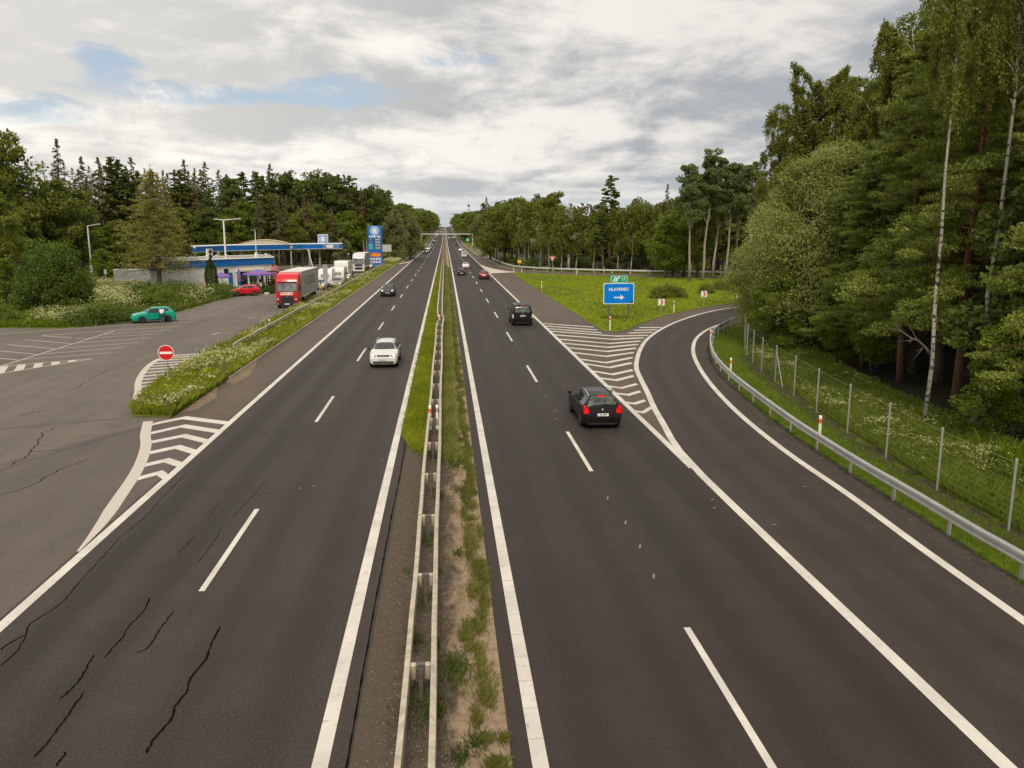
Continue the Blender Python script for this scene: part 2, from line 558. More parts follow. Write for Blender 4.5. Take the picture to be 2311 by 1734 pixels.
def text_mesh(txt, size, bold=0.0, space=1.0):
    cu = bpy.data.curves.new('t', 'FONT')
    cu.body = txt
    cu.size = size
    cu.align_x = 'CENTER'
    cu.align_y = 'CENTER'
    cu.offset = bold
    cu.space_character = space
    cu.resolution_u = 3
    ob = bpy.data.objects.new('t', cu)
    COL.objects.link(ob)
    dg = bpy.context.evaluated_depsgraph_get()
    me = bpy.data.meshes.new_from_object(ob.evaluated_get(dg))
    bpy.data.objects.remove(ob)
    bpy.data.curves.remove(cu)
    return me


def text_obj(name, txt, size, mat, parent, loc, rot=(math.pi / 2, 0, 0), bold=0.0, space=1.0, sx=1.0):
    me = text_mesh(txt, size, bold, space)
    me.name = name
    me.materials.clear()
    me.materials.append(mat)
    o = link(name, me, parent)
    o.location = loc
    o.rotation_euler = rot
    o.scale = (sx, 1, 1)
    return o


# ------------------------------------------------------------------ terrain profile: flat, then climbing to a crest
def gz(y):
    if y < 490:
        return 0.0
    if y < 610:
        return 0.0188 * (y - 490) ** 2 / 240.0
    if y < 1380:
        return 0.0188 * (y - 550)
    z0 = 0.0188 * 830
    if y < 1480:
        u = (y - 1380) / 100.0
        return z0 + 100 * (0.0188 * u - 0.5 * (0.0188 + 0.03) * u * u)
    z1 = z0 + 100 * (0.0188 - 0.5 * 0.0488)
    return max(-20.0, z1 - 0.03 * (y - 1480))


def lift(y):
    return 0.006 + max(0.0, y) * 0.00003


YS = [-40, -10] + list(range(0, 480, 24)) + list(range(480, 640, 16)) + list(range(640, 1380, 60)) + list(range(1380, 1481, 10)) + [1540, 1700, 2000, 2400]


def strip(mb, x0, x1, y0, y1, dz=0.0, mat=0, step=None):
    ys = sorted(set([y0, y1] + [y for y in YS if y0 < y < y1]))
    fx0 = x0 if callable(x0) else (lambda y: x0)
    fx1 = x1 if callable(x1) else (lambda y: x1)
    vs, fs = [], []
    for i, y in enumerate(ys):
        d = dz(y) if callable(dz) else dz
        vs += [(fx0(y), y, gz(y) + d), (fx1(y), y, gz(y) + d)]
        if i:
            k = 2 * i
            fs.append((k - 2, k - 1, k + 1, k))
    mb.add(vs, fs, mat)


def ribbon(mb, pts, wd, dz=0.0, mat=0):
    """flat band of width wd (or list) centred on a path"""
    P = [Vector((p[0], p[1], 0)) for p in pts]
    vs, fs = [], []
    for i, p in enumerate(P):
        d = (P[min(i + 1, len(P) - 1)] - P[max(i - 1, 0)]).normalized()
        sd = Vector((d.y, -d.x, 0))
        hw = (wd[i] if hasattr(wd, '__len__') else wd) / 2
        z = gz(p.y) + (dz(p.y) if callable(dz) else dz)
        a, b = p - sd * hw, p + sd * hw
        vs += [(a.x, a.y, z), (b.x, b.y, z)]
        if i:
            k = 2 * i
            fs.append((k - 2, k - 1, k + 1, k))
    mb.add(vs, fs, mat)


def spline(pts, n=6):
    """Catmull-Rom through 2-D or 3-D points"""
    P = [np.array(p, float) for p in pts]
    P = [2 * P[0] - P[1]] + P + [2 * P[-1] - P[-2]]
    out = []
    for i in range(1, len(P) - 2):
        for k in range(n):
            t = k / n
            a, b, c, d = P[i - 1], P[i], P[i + 1], P[i + 2]
            out.append(0.5 * ((2 * b) + (c - a) * t + (2 * a - 5 * b + 4 * c - d) * t * t + (3 * b - a - 3 * c + d) * t ** 3))
    out.append(P[-2])
    return [tuple(p) for p in out]


def poly_sheet(mb, pts, z, mat=0):
    mb.add([(p[0], p[1], z) for p in pts], [tuple(range(len(pts)))], mat)


def sheet(name, pts, z, mat):
    from mathutils.geometry import tessellate_polygon
    P = [Vector((p[0], p[1], z)) for p in pts]
    keep = [P[0]]
    for p in P[1:]:
        if (p - keep[-1]).length > 1e-3:
            keep.append(p)
    tri = tessellate_polygon([keep])
    mb = MB()
    fs = []
    for a, b, c in tri:
        n = (keep[b] - keep[a]).cross(keep[c] - keep[a])
        if abs(n.z) > 1e-6:
            fs.append((a, b, c) if n.z > 0 else (a, c, b))
    mb.add(keep, fs)
    me = bpy.data.meshes.new(name)
    me.from_pydata(mb.v, [], mb.f)
    me.materials.append(mat)
    return tag(link(name, me), kind='structure')


# ------------------------------------------------------------------ the ground
mb = MB()
gy = [-300] + YS + [3000, 6000]
gx = [-4000, -800, -300, -120, -60, -20, 0, 20, 60, 120, 300, 800, 4000]
vs = [(x, y, gz(y) - 0.04) for y in gy for x in gx]
fs = [(j * len(gx) + i, j * len(gx) + i + 1, (j + 1) * len(gx) + i + 1, (j + 1) * len(gx) + i) for j in range(len(gy) - 1) for i in range(len(gx) - 1)]
mb.add(vs, fs)
tag(mb.build('ground', M_grass), kind='structure')

# forest floors
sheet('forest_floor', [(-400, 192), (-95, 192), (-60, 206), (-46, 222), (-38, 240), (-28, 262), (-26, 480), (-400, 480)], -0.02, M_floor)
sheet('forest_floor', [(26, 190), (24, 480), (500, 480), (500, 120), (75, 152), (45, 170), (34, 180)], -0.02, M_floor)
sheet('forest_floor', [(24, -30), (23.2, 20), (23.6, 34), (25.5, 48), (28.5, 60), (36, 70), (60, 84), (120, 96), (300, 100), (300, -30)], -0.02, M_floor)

# ------------------------------------------------------------------ road surfaces
mb = MB()
strip(mb, -10.15, -1.70, -30, 2400, 0.0)
tag(mb.build('road', M_road_l), kind='structure')
mb = MB()
strip(mb, 0.97, 9.15, -30, 2400, 0.0)
tag(mb.build('road', M_road_r), kind='structure')
mb = MB()
strip(mb, -12.9, -10.15, 37.5, 2400, 0.0)
tag(mb.build('hard_shoulder', M_shoulder), kind='structure')
mb = MB()
strip(mb, 9.15, lambda y: 13.7 if y < 300 else 12.4, 66.5, 2400, 0.0)
tag(mb.build('hard_shoulder', M_shoulder), kind='structure')

RAMP_L = [(9.0, -20), (9.0, 11), (9.0, 18), (8.98, 26), (9.05, 29), (9.3, 32.2), (9.75, 35.5), (10.2, 39.0), (10.8, 42.7), (11.55, 47.8), (12.1, 51.0), (12.9, 54.2), (14.2, 58.8), (16.3, 65.0), (19.5, 72.2), (23.5, 79.5), (28.3, 86.6), (33.0, 91.5), (39.0, 95.5), (47, 98), (58, 97), (70, 92), (84, 82)]
RAMP_R = [(12.6, -20), (12.8, 11), (12.95, 16.2), (13.1, 20.4), (13.35, 25), (13.5, 30.8), (14.1, 37.8), (15.3, 45.8), (16.9, 53.5), (18.6, 59.7), (21.0, 66.2), (24.6, 73.0), (30.5, 80.8), (36.5, 86.0), (44, 89.5), (52, 90), (61, 88), (70, 83), (80, 75)]
rl, rr = spline(RAMP_L, 4), spline(RAMP_R, 4)


def resample(path, n):
    P = np.array(path)
    s = np.concatenate([[0], np.cumsum(np.linalg.norm(np.diff(P, axis=0), axis=1))])
    t = np.linspace(0, s[-1], n)
    return np.stack([np.interp(t, s, P[:, k]) for k in range(P.shape[1])], 1)


def offset(path, d):
    P = np.array(path, float)
    T = np.gradient(P, axis=0)
    T /= np.linalg.norm(T, axis=1)[:, None]
    return P + np.stack([T[:, 1], -T[:, 0]], 1) * d


A = resample(rl, 90)
B = resample(offset(rr, 0.55), 90)
mb = MB()
mb.add([(a[0] + (0.15 if a[1] < 30 else 0.0), a[1], 0.0) for a in A] + [(b[0], b[1], 0.0) for b in B], [(i, 90 + i, 91 + i, i + 1) for i in range(89)])
ro = mb.build('exit_ramp', M_ramp)
ua = ro.data.attributes.new('u', 'FLOAT', 'POINT')
ua.data.foreach_set('value', [0.0] * 90 + [1.0] * 90)
tag(ro, kind='structure')
# gore area and inner shoulder of the ramp
nose = [(9.15, 30)] + [tuple(a) for a in A if 30 < a[1] and a[0] < 37]
tip = [(34.6, 96.6), (29.3, 91.7), (22.5, 83.0), (18.3, 75.8), (15.9, 70.9), (14.7, 69.4), (13.7, 70.6), (13.7, 72)]
gore = [(9.15, 30)] + nose[1:] + tip + [(13.7, 66.5), (9.15, 66.5)]
sheet('gore_area', [p for p in gore[:-2]] + [(9.15, 72)], -0.006, M_shoulder)

# loop road joining from the right
ON_N = [(9.15, 176), (13.0, 179.5), (15.9, 172.6), (20.8, 167.0), (30.9, 159.6), (41.2, 153.8), (53.0, 148.5), (70, 142), (100, 132)]
ON_F = [(13.6, 300), (13.7, 234), (14.4, 203), (16.6, 187.5), (23, 176.5), (33, 168.5), (44, 162.5), (56, 157), (73, 150), (103, 140)]
sheet('slip_road', [(9.15, 178)] + ON_N[1:] + [(104, 142)] + [(x + 0.4, y + 1.2) for x, y in reversed(ON_F[1:])] + [(13.9, 300), (9.15, 300)], 0.003, M_shoulder)
# grass island between motorway, exit ramp and loop road
isl = [(13.72, 171.5), (13.72, 72), (13.8, 70.6), (14.7, 69.6), (15.9, 71.1), (18.2, 76.0), (22.4, 83.2), (29.3, 92.0), (34.6, 96.8), (47, 101.5), (70, 99), (100, 90), (100, 131), (70, 141), (53, 147.4), (41.2, 152.6), (30.9, 158.3), (20.8, 165.8), (15.9, 171.2)]
sheet('meadow', isl, 0.012, M_meadow)

# service area asphalt
SV = [(-10.1, 28.0), (-10.15, 37.6), (-14.6, 39.2), (-15.4, 40.5), (-16.0, 45), (-16.4, 52), (-16.6, 60), (-16.6, 216), (-19, 224), (-34, 222), (-44, 214), (-60, 200), (-60, 172), (-45, 160), (-26, 128), (-24.2, 122), (-28.4, 111.6), (-28.8, 100), (-28.6, 91), (-29.9, 82.1), (-32.1, 78.5), (-34.5, 76.2), (-40.5, 77.0), (-52, 83), (-75, 92), (-75, -25), (-10.15, -25)]
sheet('service_road', SV, -0.002, M_service)
sheet('service_road', [(-10.15, -25), (-10.15, 37.5), (-13.3, 37.6), (-14.2, 36.2), (-16.5, 32), (-19.5, 22), (-25, 5), (-32, -25)], 0.002, M_patch)
mb = MB()
ribbon(mb, [(-13.3, 37.7), (-16.0, 31.3), (-18.5, 22), (-23.5, 5), (-30, -25)], 0.05, 0.006)
ribbon(mb, [(-15.2, 38.7), (-22, 36.0), (-28, 35.8), (-34, 33.2), (-46, 31), (-60, 30)], 0.05, 0.004)
tag(mb.build('asphalt_seam', M_crackd), kind='structure')

# verge island between the motorway and the service area
mb = MB()
isl2 = [(-13.0, 38.6), (-12.95, 41.4), (-12.95, 207), (-13.0, 215), (-16.6, 218), (-16.7, 60), (-16.5, 52), (-16.1, 45), (-15.6, 40.8), (-14.7, 38.9)]
poly_sheet(mb, isl2, 0.02)
vo = mb.build('verge', M_grass)
tag(vo, kind='structure')
mb = MB()
kb = [(-12.9, 49), (-12.9, 80), (-12.9, 120), (-12.9, 160), (-12.9, 212)]
mb.sweep([(x, y, 0) for x, y in kb], [(-0.09, -0.02), (-0.09, 0.09), (0.06, 0.09), (0.06, -0.02)], closed=True)
tag(mb.build('kerb', M_concrete), kind='structure')
for pts in ([(-12.9, 39.4), (-12.3, 40.4), (-12.1, 43.2), (-12.55, 45), (-12.9, 46.5)], [(-12.9, 48.0), (-12.2, 47.2), (-11.95, 49.5), (-12.3, 53), (-12.9, 56.5)]):
    sheet('dust_patch', pts, 0.006, M_sand)

# central reservation
def median_mat():
    m = bpy.data.materials.new('median_soil')
    m.use_nodes = True
    t = NT(m.node_tree)
    o = t.n('ShaderNodeTexCoord').outputs['Object']
    x = t.n('ShaderNodeSeparateXYZ', i_0=o).outputs[0]
    n0 = t.noise(t.mapping(o, (1, 0.45, 1)), 1.3, 6, 0.7)
    n1 = t.noise(o, 3.5, 7, 0.75)
    n2 = t.noise(o, 30.0, 4, 0.8)
    n3 = t.noise(o, 60.0, 2, 0.8)
    f = t.math('ADD', t.math('MULTIPLY', t.math('SUBTRACT', x, -0.25), 1.3), t.math('MULTIPLY', t.math('SUBTRACT', n0, 0.5), 2.6))
    sand = t.mix(t.ramp(n1, 0.35, 0.65), (0.27, 0.195, 0.125), (0.40, 0.30, 0.20))
    grav = t.mix(t.ramp(n1, 0.35, 0.65), (0.072, 0.055, 0.043), (0.125, 0.096, 0.072))
    c = t.mix(t.ramp(f, 0.15, 0.75), grav, sand)
    asph = t.mix(n1, (0.085, 0.067, 0.052), (0.13, 0.103, 0.078))
    fl = t.math('ADD', t.math('ADD', x, 1.12), t.math('MULTIPLY', t.math('SUBTRACT', n1, 0.5), 0.9))
    c = t.mix(t.ramp(fl, 0.1, -0.15), c, asph)
    moss = t.math('MULTIPLY', t.ramp(n0, 0.52, 0.68), t.ramp(t.math('ABSOLUTE', t.math('ADD', x, 0.6)), 0.7, 0.1))
    c = t.mix(t.math('MULTIPLY', moss, 0.6), c, (0.075, 0.085, 0.025))
    c = t.mix(t.math('MULTIPLY', t.ramp(n2, 0.5, 0.25), 0.65), c, (0.045, 0.036, 0.028))
    c = t.mix(t.math('MULTIPLY', t.ramp(n3, 0.60, 0.72), 0.55), c, (0.45, 0.38, 0.30))
    b = t.n('ShaderNodeBsdfPrincipled', i_Base_Color=c, i_Roughness=0.95)
    b.inputs['Specular IOR Level'].default_value = 0.1
    bn = t.n('ShaderNodeBump', i_Height=n2, i_Strength=0.9, i_Distance=0.03)
    t.put(b.inputs['Normal'], bn.outputs[0])
    t.n('ShaderNodeOutputMaterial', i_Surface=b.outputs[0])
    return m


mb = MB()
strip(mb, -1.70, 0.97, -30, 2400, -0.012)
tag(mb.build('central_reservation', median_mat()), kind='structure')
# ------------------------------------------------------------------ painted markings
mb = MB()
LW = 0.27
for xc in (-9.93, -2.17):
    strip(mb, xc - LW / 2, xc + LW / 2, -30, 1600, lift)
for xc in (1.43, 8.98):
    y1 = 1600
    strip(mb, xc - LW / 2, xc + LW / 2, -30 if xc < 2 else 28.5, y1, lift)
for xc, ph in ((-6.03, 1.16), (5.19, 28.4 - 36)):
    y = ph
    while y < 1430:
        wd = 0.15
        strip(mb, xc - wd / 2, xc + wd / 2, y, y + 6.0, lift)
        y += 18.0
        if y > 520:
            y += 0
# exit lane line and its continuation round the gore
gl = [(9.02, -20), (9.02, 11), (9.02, 18), (9.02, 24), (9.04, 27.5)] + [tuple(p) for p in A if p[1] > 30 and p[0] < 60]
ribbon(mb, gl, 0.29, 0.012)
ribbon(mb, offset(rr, -0.12), 0.27, 0.008)
# chevrons in the right gore
RC = [((9.08, 76.58), (13.4, 73.23)), ((9.05, 74.55), (13.33, 70.95)), ((9.08, 72.37), (13.3, 68.95)), ((9.09, 70.47), (14.11, 66.62), (16.92, 66.99)),
      ((9.09, 67.91), (13.41, 64.56), (16.15, 65.38)), ((9.11, 65.04), (12.65, 62.11), (15.4, 63.38)), ((9.12, 62.58), (12.15, 60.06), (14.77, 61.5)),
      ((9.06, 60.13), (11.64, 57.91), (14.11, 59.43)), ((9.08, 57.57), (11.1, 55.56), (13.44, 57.22)), ((9.05, 54.48), (10.55, 52.78), (12.83, 54.92)),
      ((9.09, 52.44), (10.39, 50.83), (12.21, 52.56)), ((9.09, 49.53), (10.08, 48.28), (11.65, 49.76)), ((9.12, 47.02), (9.9, 46.31), (11.24, 47.68)),
      ((9.01, 44.61), (9.69, 43.96), (10.84, 45.11)), ((8.99, 42.56), (9.63, 42.0), (10.5, 42.91)), ((8.99, 40.19), (9.46, 39.74), (10.19, 40.51)),
      ((9.0, 38.1), (9.4, 37.7), (10.07, 38.77)), ((17.48, 72.55), (19.48, 72.39)), ((16.51, 70.53), (18.65, 70.77)), ((15.63, 68.61), (17.8, 68.98))]
for c in RC:
    hd = 0.62 if c[0][1] > 45 else 0.5
    vs = [(x, y, 0.004) for x, y in c] + [(x, y + hd, 0.004) for x, y in c]
    n = len(c)
    mb.add(vs, [(i, i + 1, n + i + 1, n + i) for i in range(n - 1)])
# chevrons in the left gore
LC = [((-13.1, 37.24), (-12.33, 38.25), (-9.92, 36.9)), ((-12.73, 35.33), (-11.86, 36.55), (-9.98, 35.35)), ((-12.19, 33.76), (-11.28, 34.72), (-9.96, 33.6)),
      ((-11.66, 32.05), (-10.95, 32.85), (-9.96, 31.9)), ((-11.14, 30.37), (-10.74, 30.85), (-9.94, 30.1)), ((-10.69, 28.74), (-10.44, 29.17), (-9.93, 28.45))]
for c in LC:
    c = ((c[0][0] - .30, c[0][1] - .28),) + c[1:]
    vs = [(x, y, 0.004) for x, y in c] + [(x, y + 0.62, 0.004) for x, y in c]
    mb.add(vs, [(0, 1, 4, 3), (1, 2, 5, 4)])
tag(mb.build('road_markings', M_line), kind='structure')

mb = MB()
ribbon(mb, spline([(-13.75, 37.9), (-13.0, 35.4), (-12.35, 33.6), (-11.75, 31.5), (-11.25, 29.3), (-10.75, 26.4), (-10.35, 24.0), (-10.12, 22.0)], 5), [0.42] * 28 + [0.38, 0.34, 0.30, 0.25, 0.20, 0.15, 0.11, 0.08, 0.05, 0.03, 0.02, 0.01, 0.01], 0.007)
hp = spline([(-16.2, 43.1), (-16.8, 45.2), (-17.75, 47.9), (-18.5, 50.5), (-19.2, 53.5), (-19.6, 56.2), (-19.55, 57.6), (-18.9, 59.0)], 5)
ribbon(mb, hp, 0.36, 0.006)
for (a, b) in [((-18.9, 58.9), (-16.4, 59.6)), ((-19.5, 57.7), (-16.4, 58.5)), ((-19.6, 56.4), (-16.4, 57.4)), ((-19.4, 55.2), (-16.4, 56.3)), ((-19.2, 54.0), (-16.4, 55.2)), ((-19.0, 52.8), (-16.4, 54.0)), ((-18.7, 51.5), (-16.4, 52.7)), ((-18.4, 50.2), (-16.4, 51.4)), ((-18.1, 49.0), (-16.2, 50.1)), ((-17.7, 47.8), (-16.2, 48.8)), ((-17.3, 46.7), (-16.2, 47.5))]:
    ribbon(mb, [a, b], 0.42, 0.003)
# parking bays
PK = [((-37.91, 72.53), (-34.9, 75.07)), ((-34.9, 75.07), (-31.6, 77.2)), ((-32.37, 76.74), (-28.71, 79.62)), ((-33.84, 71.07), (-29.18, 74.36)), ((-29.18, 74.36), (-24.37, 77.42)),
      ((-33.84, 71.07), (-30.66, 69.29)), ((-33.82, 68.35), (-29.2, 65.79)), ((-33.77, 65.52), (-29.06, 62.9)), ((-34.5, 63.1), (-29.09, 60.1)), ((-34.5, 60.5), (-29.03, 57.44)),
      ((-29.08, 74.11), (-28.84, 54.73)), ((-29.07, 71.36), (-24.3, 74.39)), ((-29.95, 68.74), (-24.29, 71.74)), ((-29.2, 65.79), (-24.26, 68.84)), ((-29.06, 62.9), (-24.23, 66.04)),
      ((-28.86, 60.08), (-24.17, 63.28)), ((-28.8, 57.62), (-24.15, 60.52)), ((-28.84, 54.73), (-24.21, 57.79)), ((-24.21, 57.79), (-27.6, 51.6)), ((-28.5, 79.32), (-23.94, 81.47))]
for k in range(16):
    y = 82.4 + k * 2.62
    PK.append(((-28.1, y), (-23.8, y + 2.2)))
for a, b in PK:
    ribbon(mb, [a, b], 0.13, 0.005)
for k in range(5):
    f0, f1 = k / 5.6, k / 5.6 + 0.09
    a0 = np.array((-28.84, 54.73)) * (1 - f0) + np.array((-24.21, 57.79)) * f0
    a1 = np.array((-28.84, 54.73)) * (1 - f1) + np.array((-24.21, 57.79)) * f1
    b0 = np.array((-27.6, 51.6)) * (1 - f0) + np.array((-24.21, 57.79)) * f0
    b1 = np.array((-27.6, 51.6)) * (1 - f1) + np.array((-24.21, 57.79)) * f1
    mb.add([(*a0, 0.003), (*a1, 0.003), (*b1, 0.003), (*b0, 0.003)], [(0, 1, 2, 3)])
# lorry lane dashes beside the verge
for (x, y) in ((-19.6, 70.5), (-19.6, 83.5), (-19.7, 96.5)):
    ribbon(mb, [(x - 0.15, y), (x + 0.1, y + 1.6)], 0.14, 0.005)
    ribbon(mb, [(x + 0.1, y + 1.4), (x + 2.9, y + 1.7)], 0.06, 0.004)
# far gores
sheet_pts = [(-12.8, 224), (-10.15, 243), (-10.0, 236), (-12.0, 222)]
poly_sheet(mb, sheet_pts, 0.007)
poly_sheet(mb, [(9.1, 216), (11.0, 192), (13.2, 181), (15.5, 176), (13.2, 174.2), (9.1, 171)], 0.010)
ribbon(mb, spline([(9.1, 216), (10.4, 198), (12.6, 185), (16.6, 176.2), (21.2, 170.4), (31, 162.8), (42, 156.6), (53.5, 151.5), (70, 145.5)], 5), 0.2, 0.013)
ribbon(mb, spline([(x - 0.3, y - 0.9) for x, y in ON_F], 5), 0.22, 0.013)
ribbon(mb, spline([(x - 0.1, y + 0.9) for x, y in ON_N[2:]], 5), 0.16, 0.012)
strip(mb, -12.5, -12.25, 235, 1500, lift)
strip(mb, 11.7, 11.95, 290, 1500, lift)
tag(mb.build('road_markings', M_lineold), kind='structure')

# thin pale scratches of dash remains on the right carriageway, lane studs
mb = MB()
rng = np.random.default_rng(11)
for y in (25.2, 22.9, 21.0, 19.0, 42.0, 44.6, 48.3, 50.2, 38.5, 36.8, 62, 66):
    x = 5.19 + rng.normal(0, 0.07)
    ribbon(mb, [(x - 0.05, y), (x + 0.03, y + 0.28)], 0.05, 0.006)
for (x, y) in ((-5.1, 27.2), (-4.7, 27.4), (-2.6, 30.5), (-17.5, 43.5), (-18.3, 43.4), (-17.1, 43.6), (8.3, 24.1), (8.5, 24.9), (9.6, 22.5), (12.1, 26)):
    ribbon(mb, [(x, y), (x + 0.11, y + 0.03)], 0.06, 0.006)
tag(mb.build('paint_spots', M_linefaint), kind='structure')
mb = MB()
y_ = 8.0
while y_ < 60:
    ribbon(mb, [(1.297, y_), (1.563, y_ + 0.01)], 0.011, 0.0125)
    y_ += 0.93
tag(mb.build('paint_joints', pbr('joint_paint', (0.40, 0.36, 0.31), 0.8)), kind='structure')

# cracks in the left carriageway, repaired with tar
mb = MB()


def crack(pts, wd=0.05, seed=0, jit=0.012, mat=0):
    r = np.random.default_rng(seed)
    P = resample(spline([G(*p) for p in pts], 5), max(14, int(len(pts) * 9)))
    J_ = r.normal(0, jit, (len(P) + 2, 2))
    P = P + (J_[:-2] * .25 + J_[1:-1] * .5 + J_[2:] * .25) * np.array([1.3, 0.4])
    wl = np.convolve(wd * .85 * (0.45 + 0.95 * r.random(len(P) + 2)), [.25, .5, .25], 'valid')
    wl[0] = wl[-1] = 0.012
    ribbon(mb, P, list(wl), 0.005, mat)


crack([(178, 1315), (140, 1360), (90, 1394), (65, 1412), (58, 1435), (38, 1470), (0, 1505)], 0.035, 1)
crack([(58, 1432), (25, 1450), (0, 1468)], 0.05, 2)
crack([(340, 1349), (320, 1385), (295, 1408), (280, 1433), (255, 1462), (236, 1486)], 0.04, 3)
crack([(393, 1380), (365, 1415), (345, 1447), (333, 1464), (308, 1474)], 0.04, 4)
crack([(497, 1414), (480, 1450), (463, 1488), (432, 1530), (424, 1555), (415, 1570), (395, 1595), (385, 1625), (352, 1663), (330, 1702)], 0.06, 5)
crack([(212, 1479), (195, 1508), (178, 1538), (152, 1565), (135, 1578)], 0.045, 6)
crack([(190, 1562), (165, 1600), (130, 1645), (103, 1682), (75, 1710)], 0.045, 7)
crack([(151, 1697), (127, 1730)], 0.05, 8)
crack([(178, 1315), (225, 1265), (270, 1215), (300, 1190), (330, 1165), (360, 1130), (400, 1090), (425, 1065)], 0.022, 9)
crack([(600, 1085), (575, 1115), (555, 1135), (525, 1170)], 0.02, 10)
crack([(580, 1118), (655, 1108)], 0.016, 11)
crack([(500, 1192), (485, 1220), (465, 1245), (450, 1268)], 0.02, 12)
crack([(436, 1213), (405, 1248)], 0.02, 13)
crack([(470, 1168), (495, 1135)], 0.014, 18)
# service area cracks
crack([(130, 965), (100, 975), (85, 1000), (60, 1030), (25, 1050)], 0.05, 14, 0.08)
crack([(60, 1020), (145, 1017)], 0.03, 15, 0.05)
crack([(300, 815), (270, 830), (235, 840), (180, 870), (140, 890)], 0.03, 16, 0.08)
crack([(45, 938), (90, 928), (125, 925)], 0.04, 17, 0.06)
crack([(200, 1035), (150, 1055), (60, 1100), (0, 1118)], 0.04, 19, 0.06)
tag(mb.build('asphalt_cracks', M_crack), kind='structure')
mb = MB()
yy = np.arange(-4, 33, 0.22)
r = np.random.default_rng(5)
xx = -1.70 + 0.05 * np.cumsum(r.normal(0, 0.12, len(yy)))
xx = -1.70 + (xx + 1.70) * 0.5 - 0.0
ribbon(mb, list(zip(xx, yy)), list(0.022 + 0.03 * r.random(len(yy))), 0.004)
tag(mb.build('asphalt_cracks', M_crack), kind='structure')

# ================================================================== roadside furniture
W_SECT = [(0.0, 0.31), (0.055, 0.285), (0.060, 0.235), (-0.005, 0.18), (-0.005, 0.13), (0.060, 0.075), (0.055, 0.025), (0.0, 0.0), (-0.020, 0.0), (-0.030, 0.15), (-0.020, 0.31)]


def w_beam(mb, path, side=1, z0=0.44, k=1.0):
    mb.sweep(path, [(side * a * k, z0 + b) for a, b in W_SECT], closed=True)


# central barrier: two beams on one row of posts
br = thing('crash_barrier', 'long pale double steel crash barrier in the central reservation, kinked beside the white estate car', 'crash barrier', (0, 0, 0))
yy = list(np.arange(1.8, 70, 2.0)) + [71, 73, 75, 76.5, 78, 80, 83, 87] + list(range(92, 480, 8)) + list(range(480, 1460, 20))


def barx(y, base, d):
    k = math.exp(-((y - 75.8) / 2.6) ** 2)
    wob = 0.016 * math.sin(y * 0.31 + base * 5) + (0.006 * math.sin(y * 1.1) if y < 60 else 0)
    sway = -0.10 * (1 / (1 + math.exp(-(y - 82) / 5)))
    return base + d * k + wob + sway


for base, d, side in ((-0.80, 0.22, -1), (-0.36, 0.12, 1)):
    m = MB()
    w_beam(m, [(barx(y, base, d), y, gz(y)) for y in yy], side, 0.44, 1.35)
    b = m.build('beam', M_rail_w, br, smooth=True)
y = 1.9
k = 0
post_m, block_m = None, None
while y < 250:
    if y < 140 or k % 2 == 0:
        xm = (barx(y, -0.80, 0.22) + barx(y, -0.36, 0.12)) / 2
        if post_m is None:
            m = MB()
            m.box((0, 0, 0.30), (0.075, 0.12, 0.66))
            m.box((0, 0, 0.67), (0.16, 0.10, 0.12))
            p = m.build('post', M_metald, br, bevel=0.008)
            post_m = p.data
            m = MB()
            for sx in (-1, 1):
                m.lathe((sx * 0.135, 0, 0.43), [(0.055, 0.0), (0.068, 0.02), (0.068, 0.28), (0.05, 0.30)], 10)
            q = m.build('spacer_block', M_rail_w, p, smooth=True)
            block_m = q.data
        else:
            p = link('post', post_m, br)
            q = link('spacer_block', block_m, p)
        p.location = (xm, y, gz(y))
    y += 4.05
    k += 1

# exit ramp guardrail
RAILP = [(14.15, 12.0), (14.2, 18.1), (14.2, 20.0), (14.3, 23.2), (14.35, 26.1), (14.5, 29.2), (14.7, 32.4), (15.0, 35.5), (15.3, 38.3), (15.65, 41.3), (16.05, 44.3), (16.6, 47.6), (17.2, 50.6), (18.0, 53.8), (19.0, 57.2), (20.2, 60.8), (22.0, 65.4), (24.5, 70.2), (28.0, 75.6), (32.5, 81.0), (38.0, 85.4), (44.6, 88.0), (52, 88.6)]


def guardrail(label, path, spacing, side, ymats, z0=0.44, post_off=0.09, mat_posts=None, first=0.0, group=None, k=1.0, step=6):
    t = thing('guardrail', label, 'guardrail', (0, 0, 0), group=group)
    sp = spline(path, step)
    m = MB()
    w_beam(m, [(x, y, gz(y)) for x, y in sp], side, z0, k)
    m.build('beam', ymats, t, smooth=True)
    P = np.array(sp)
    s = np.concatenate([[0], np.cumsum(np.linalg.norm(np.diff(P, axis=0), axis=1))])
    pm = None
    d = first
    n = 0
    while d < s[-1] and n < 95:
        x, y = np.interp(d, s, P[:, 0]), np.interp(d, s, P[:, 1])
        x2, y2 = np.interp(d + 0.5, s, P[:, 0]), np.interp(d + 0.5, s, P[:, 1])
        a = math.atan2(y2 - y, x2 - x) - math.pi / 2
        if pm is None:
            m = MB()
            m.box((0, 0, 0.34), (0.06, 0.12, 0.76))
            m.box((-side * (post_off * 0.45), 0, z0 + 0.16), (post_off * 0.8, 0.07, 0.18))
            p = m.build('post', mat_posts or M_metald, t)
            pm = p.data
        else:
            p = link('post', pm, t)
        nx, ny = -math.cos(a), -math.sin(a)
        p.location = (x + math.cos(a) * (-side) * post_off, y + math.sin(a) * (-side) * post_off, gz(y))
        p.rotation_euler = (0, 0, a)
        d += spacing
        n += 1
    return t


guardrail('silver guardrail curving along the outer edge of the exit ramp beside mown grass', RAILP, 3.1, -1, M_metal, mat_posts=M_post, k=1.5, z0=0.47)
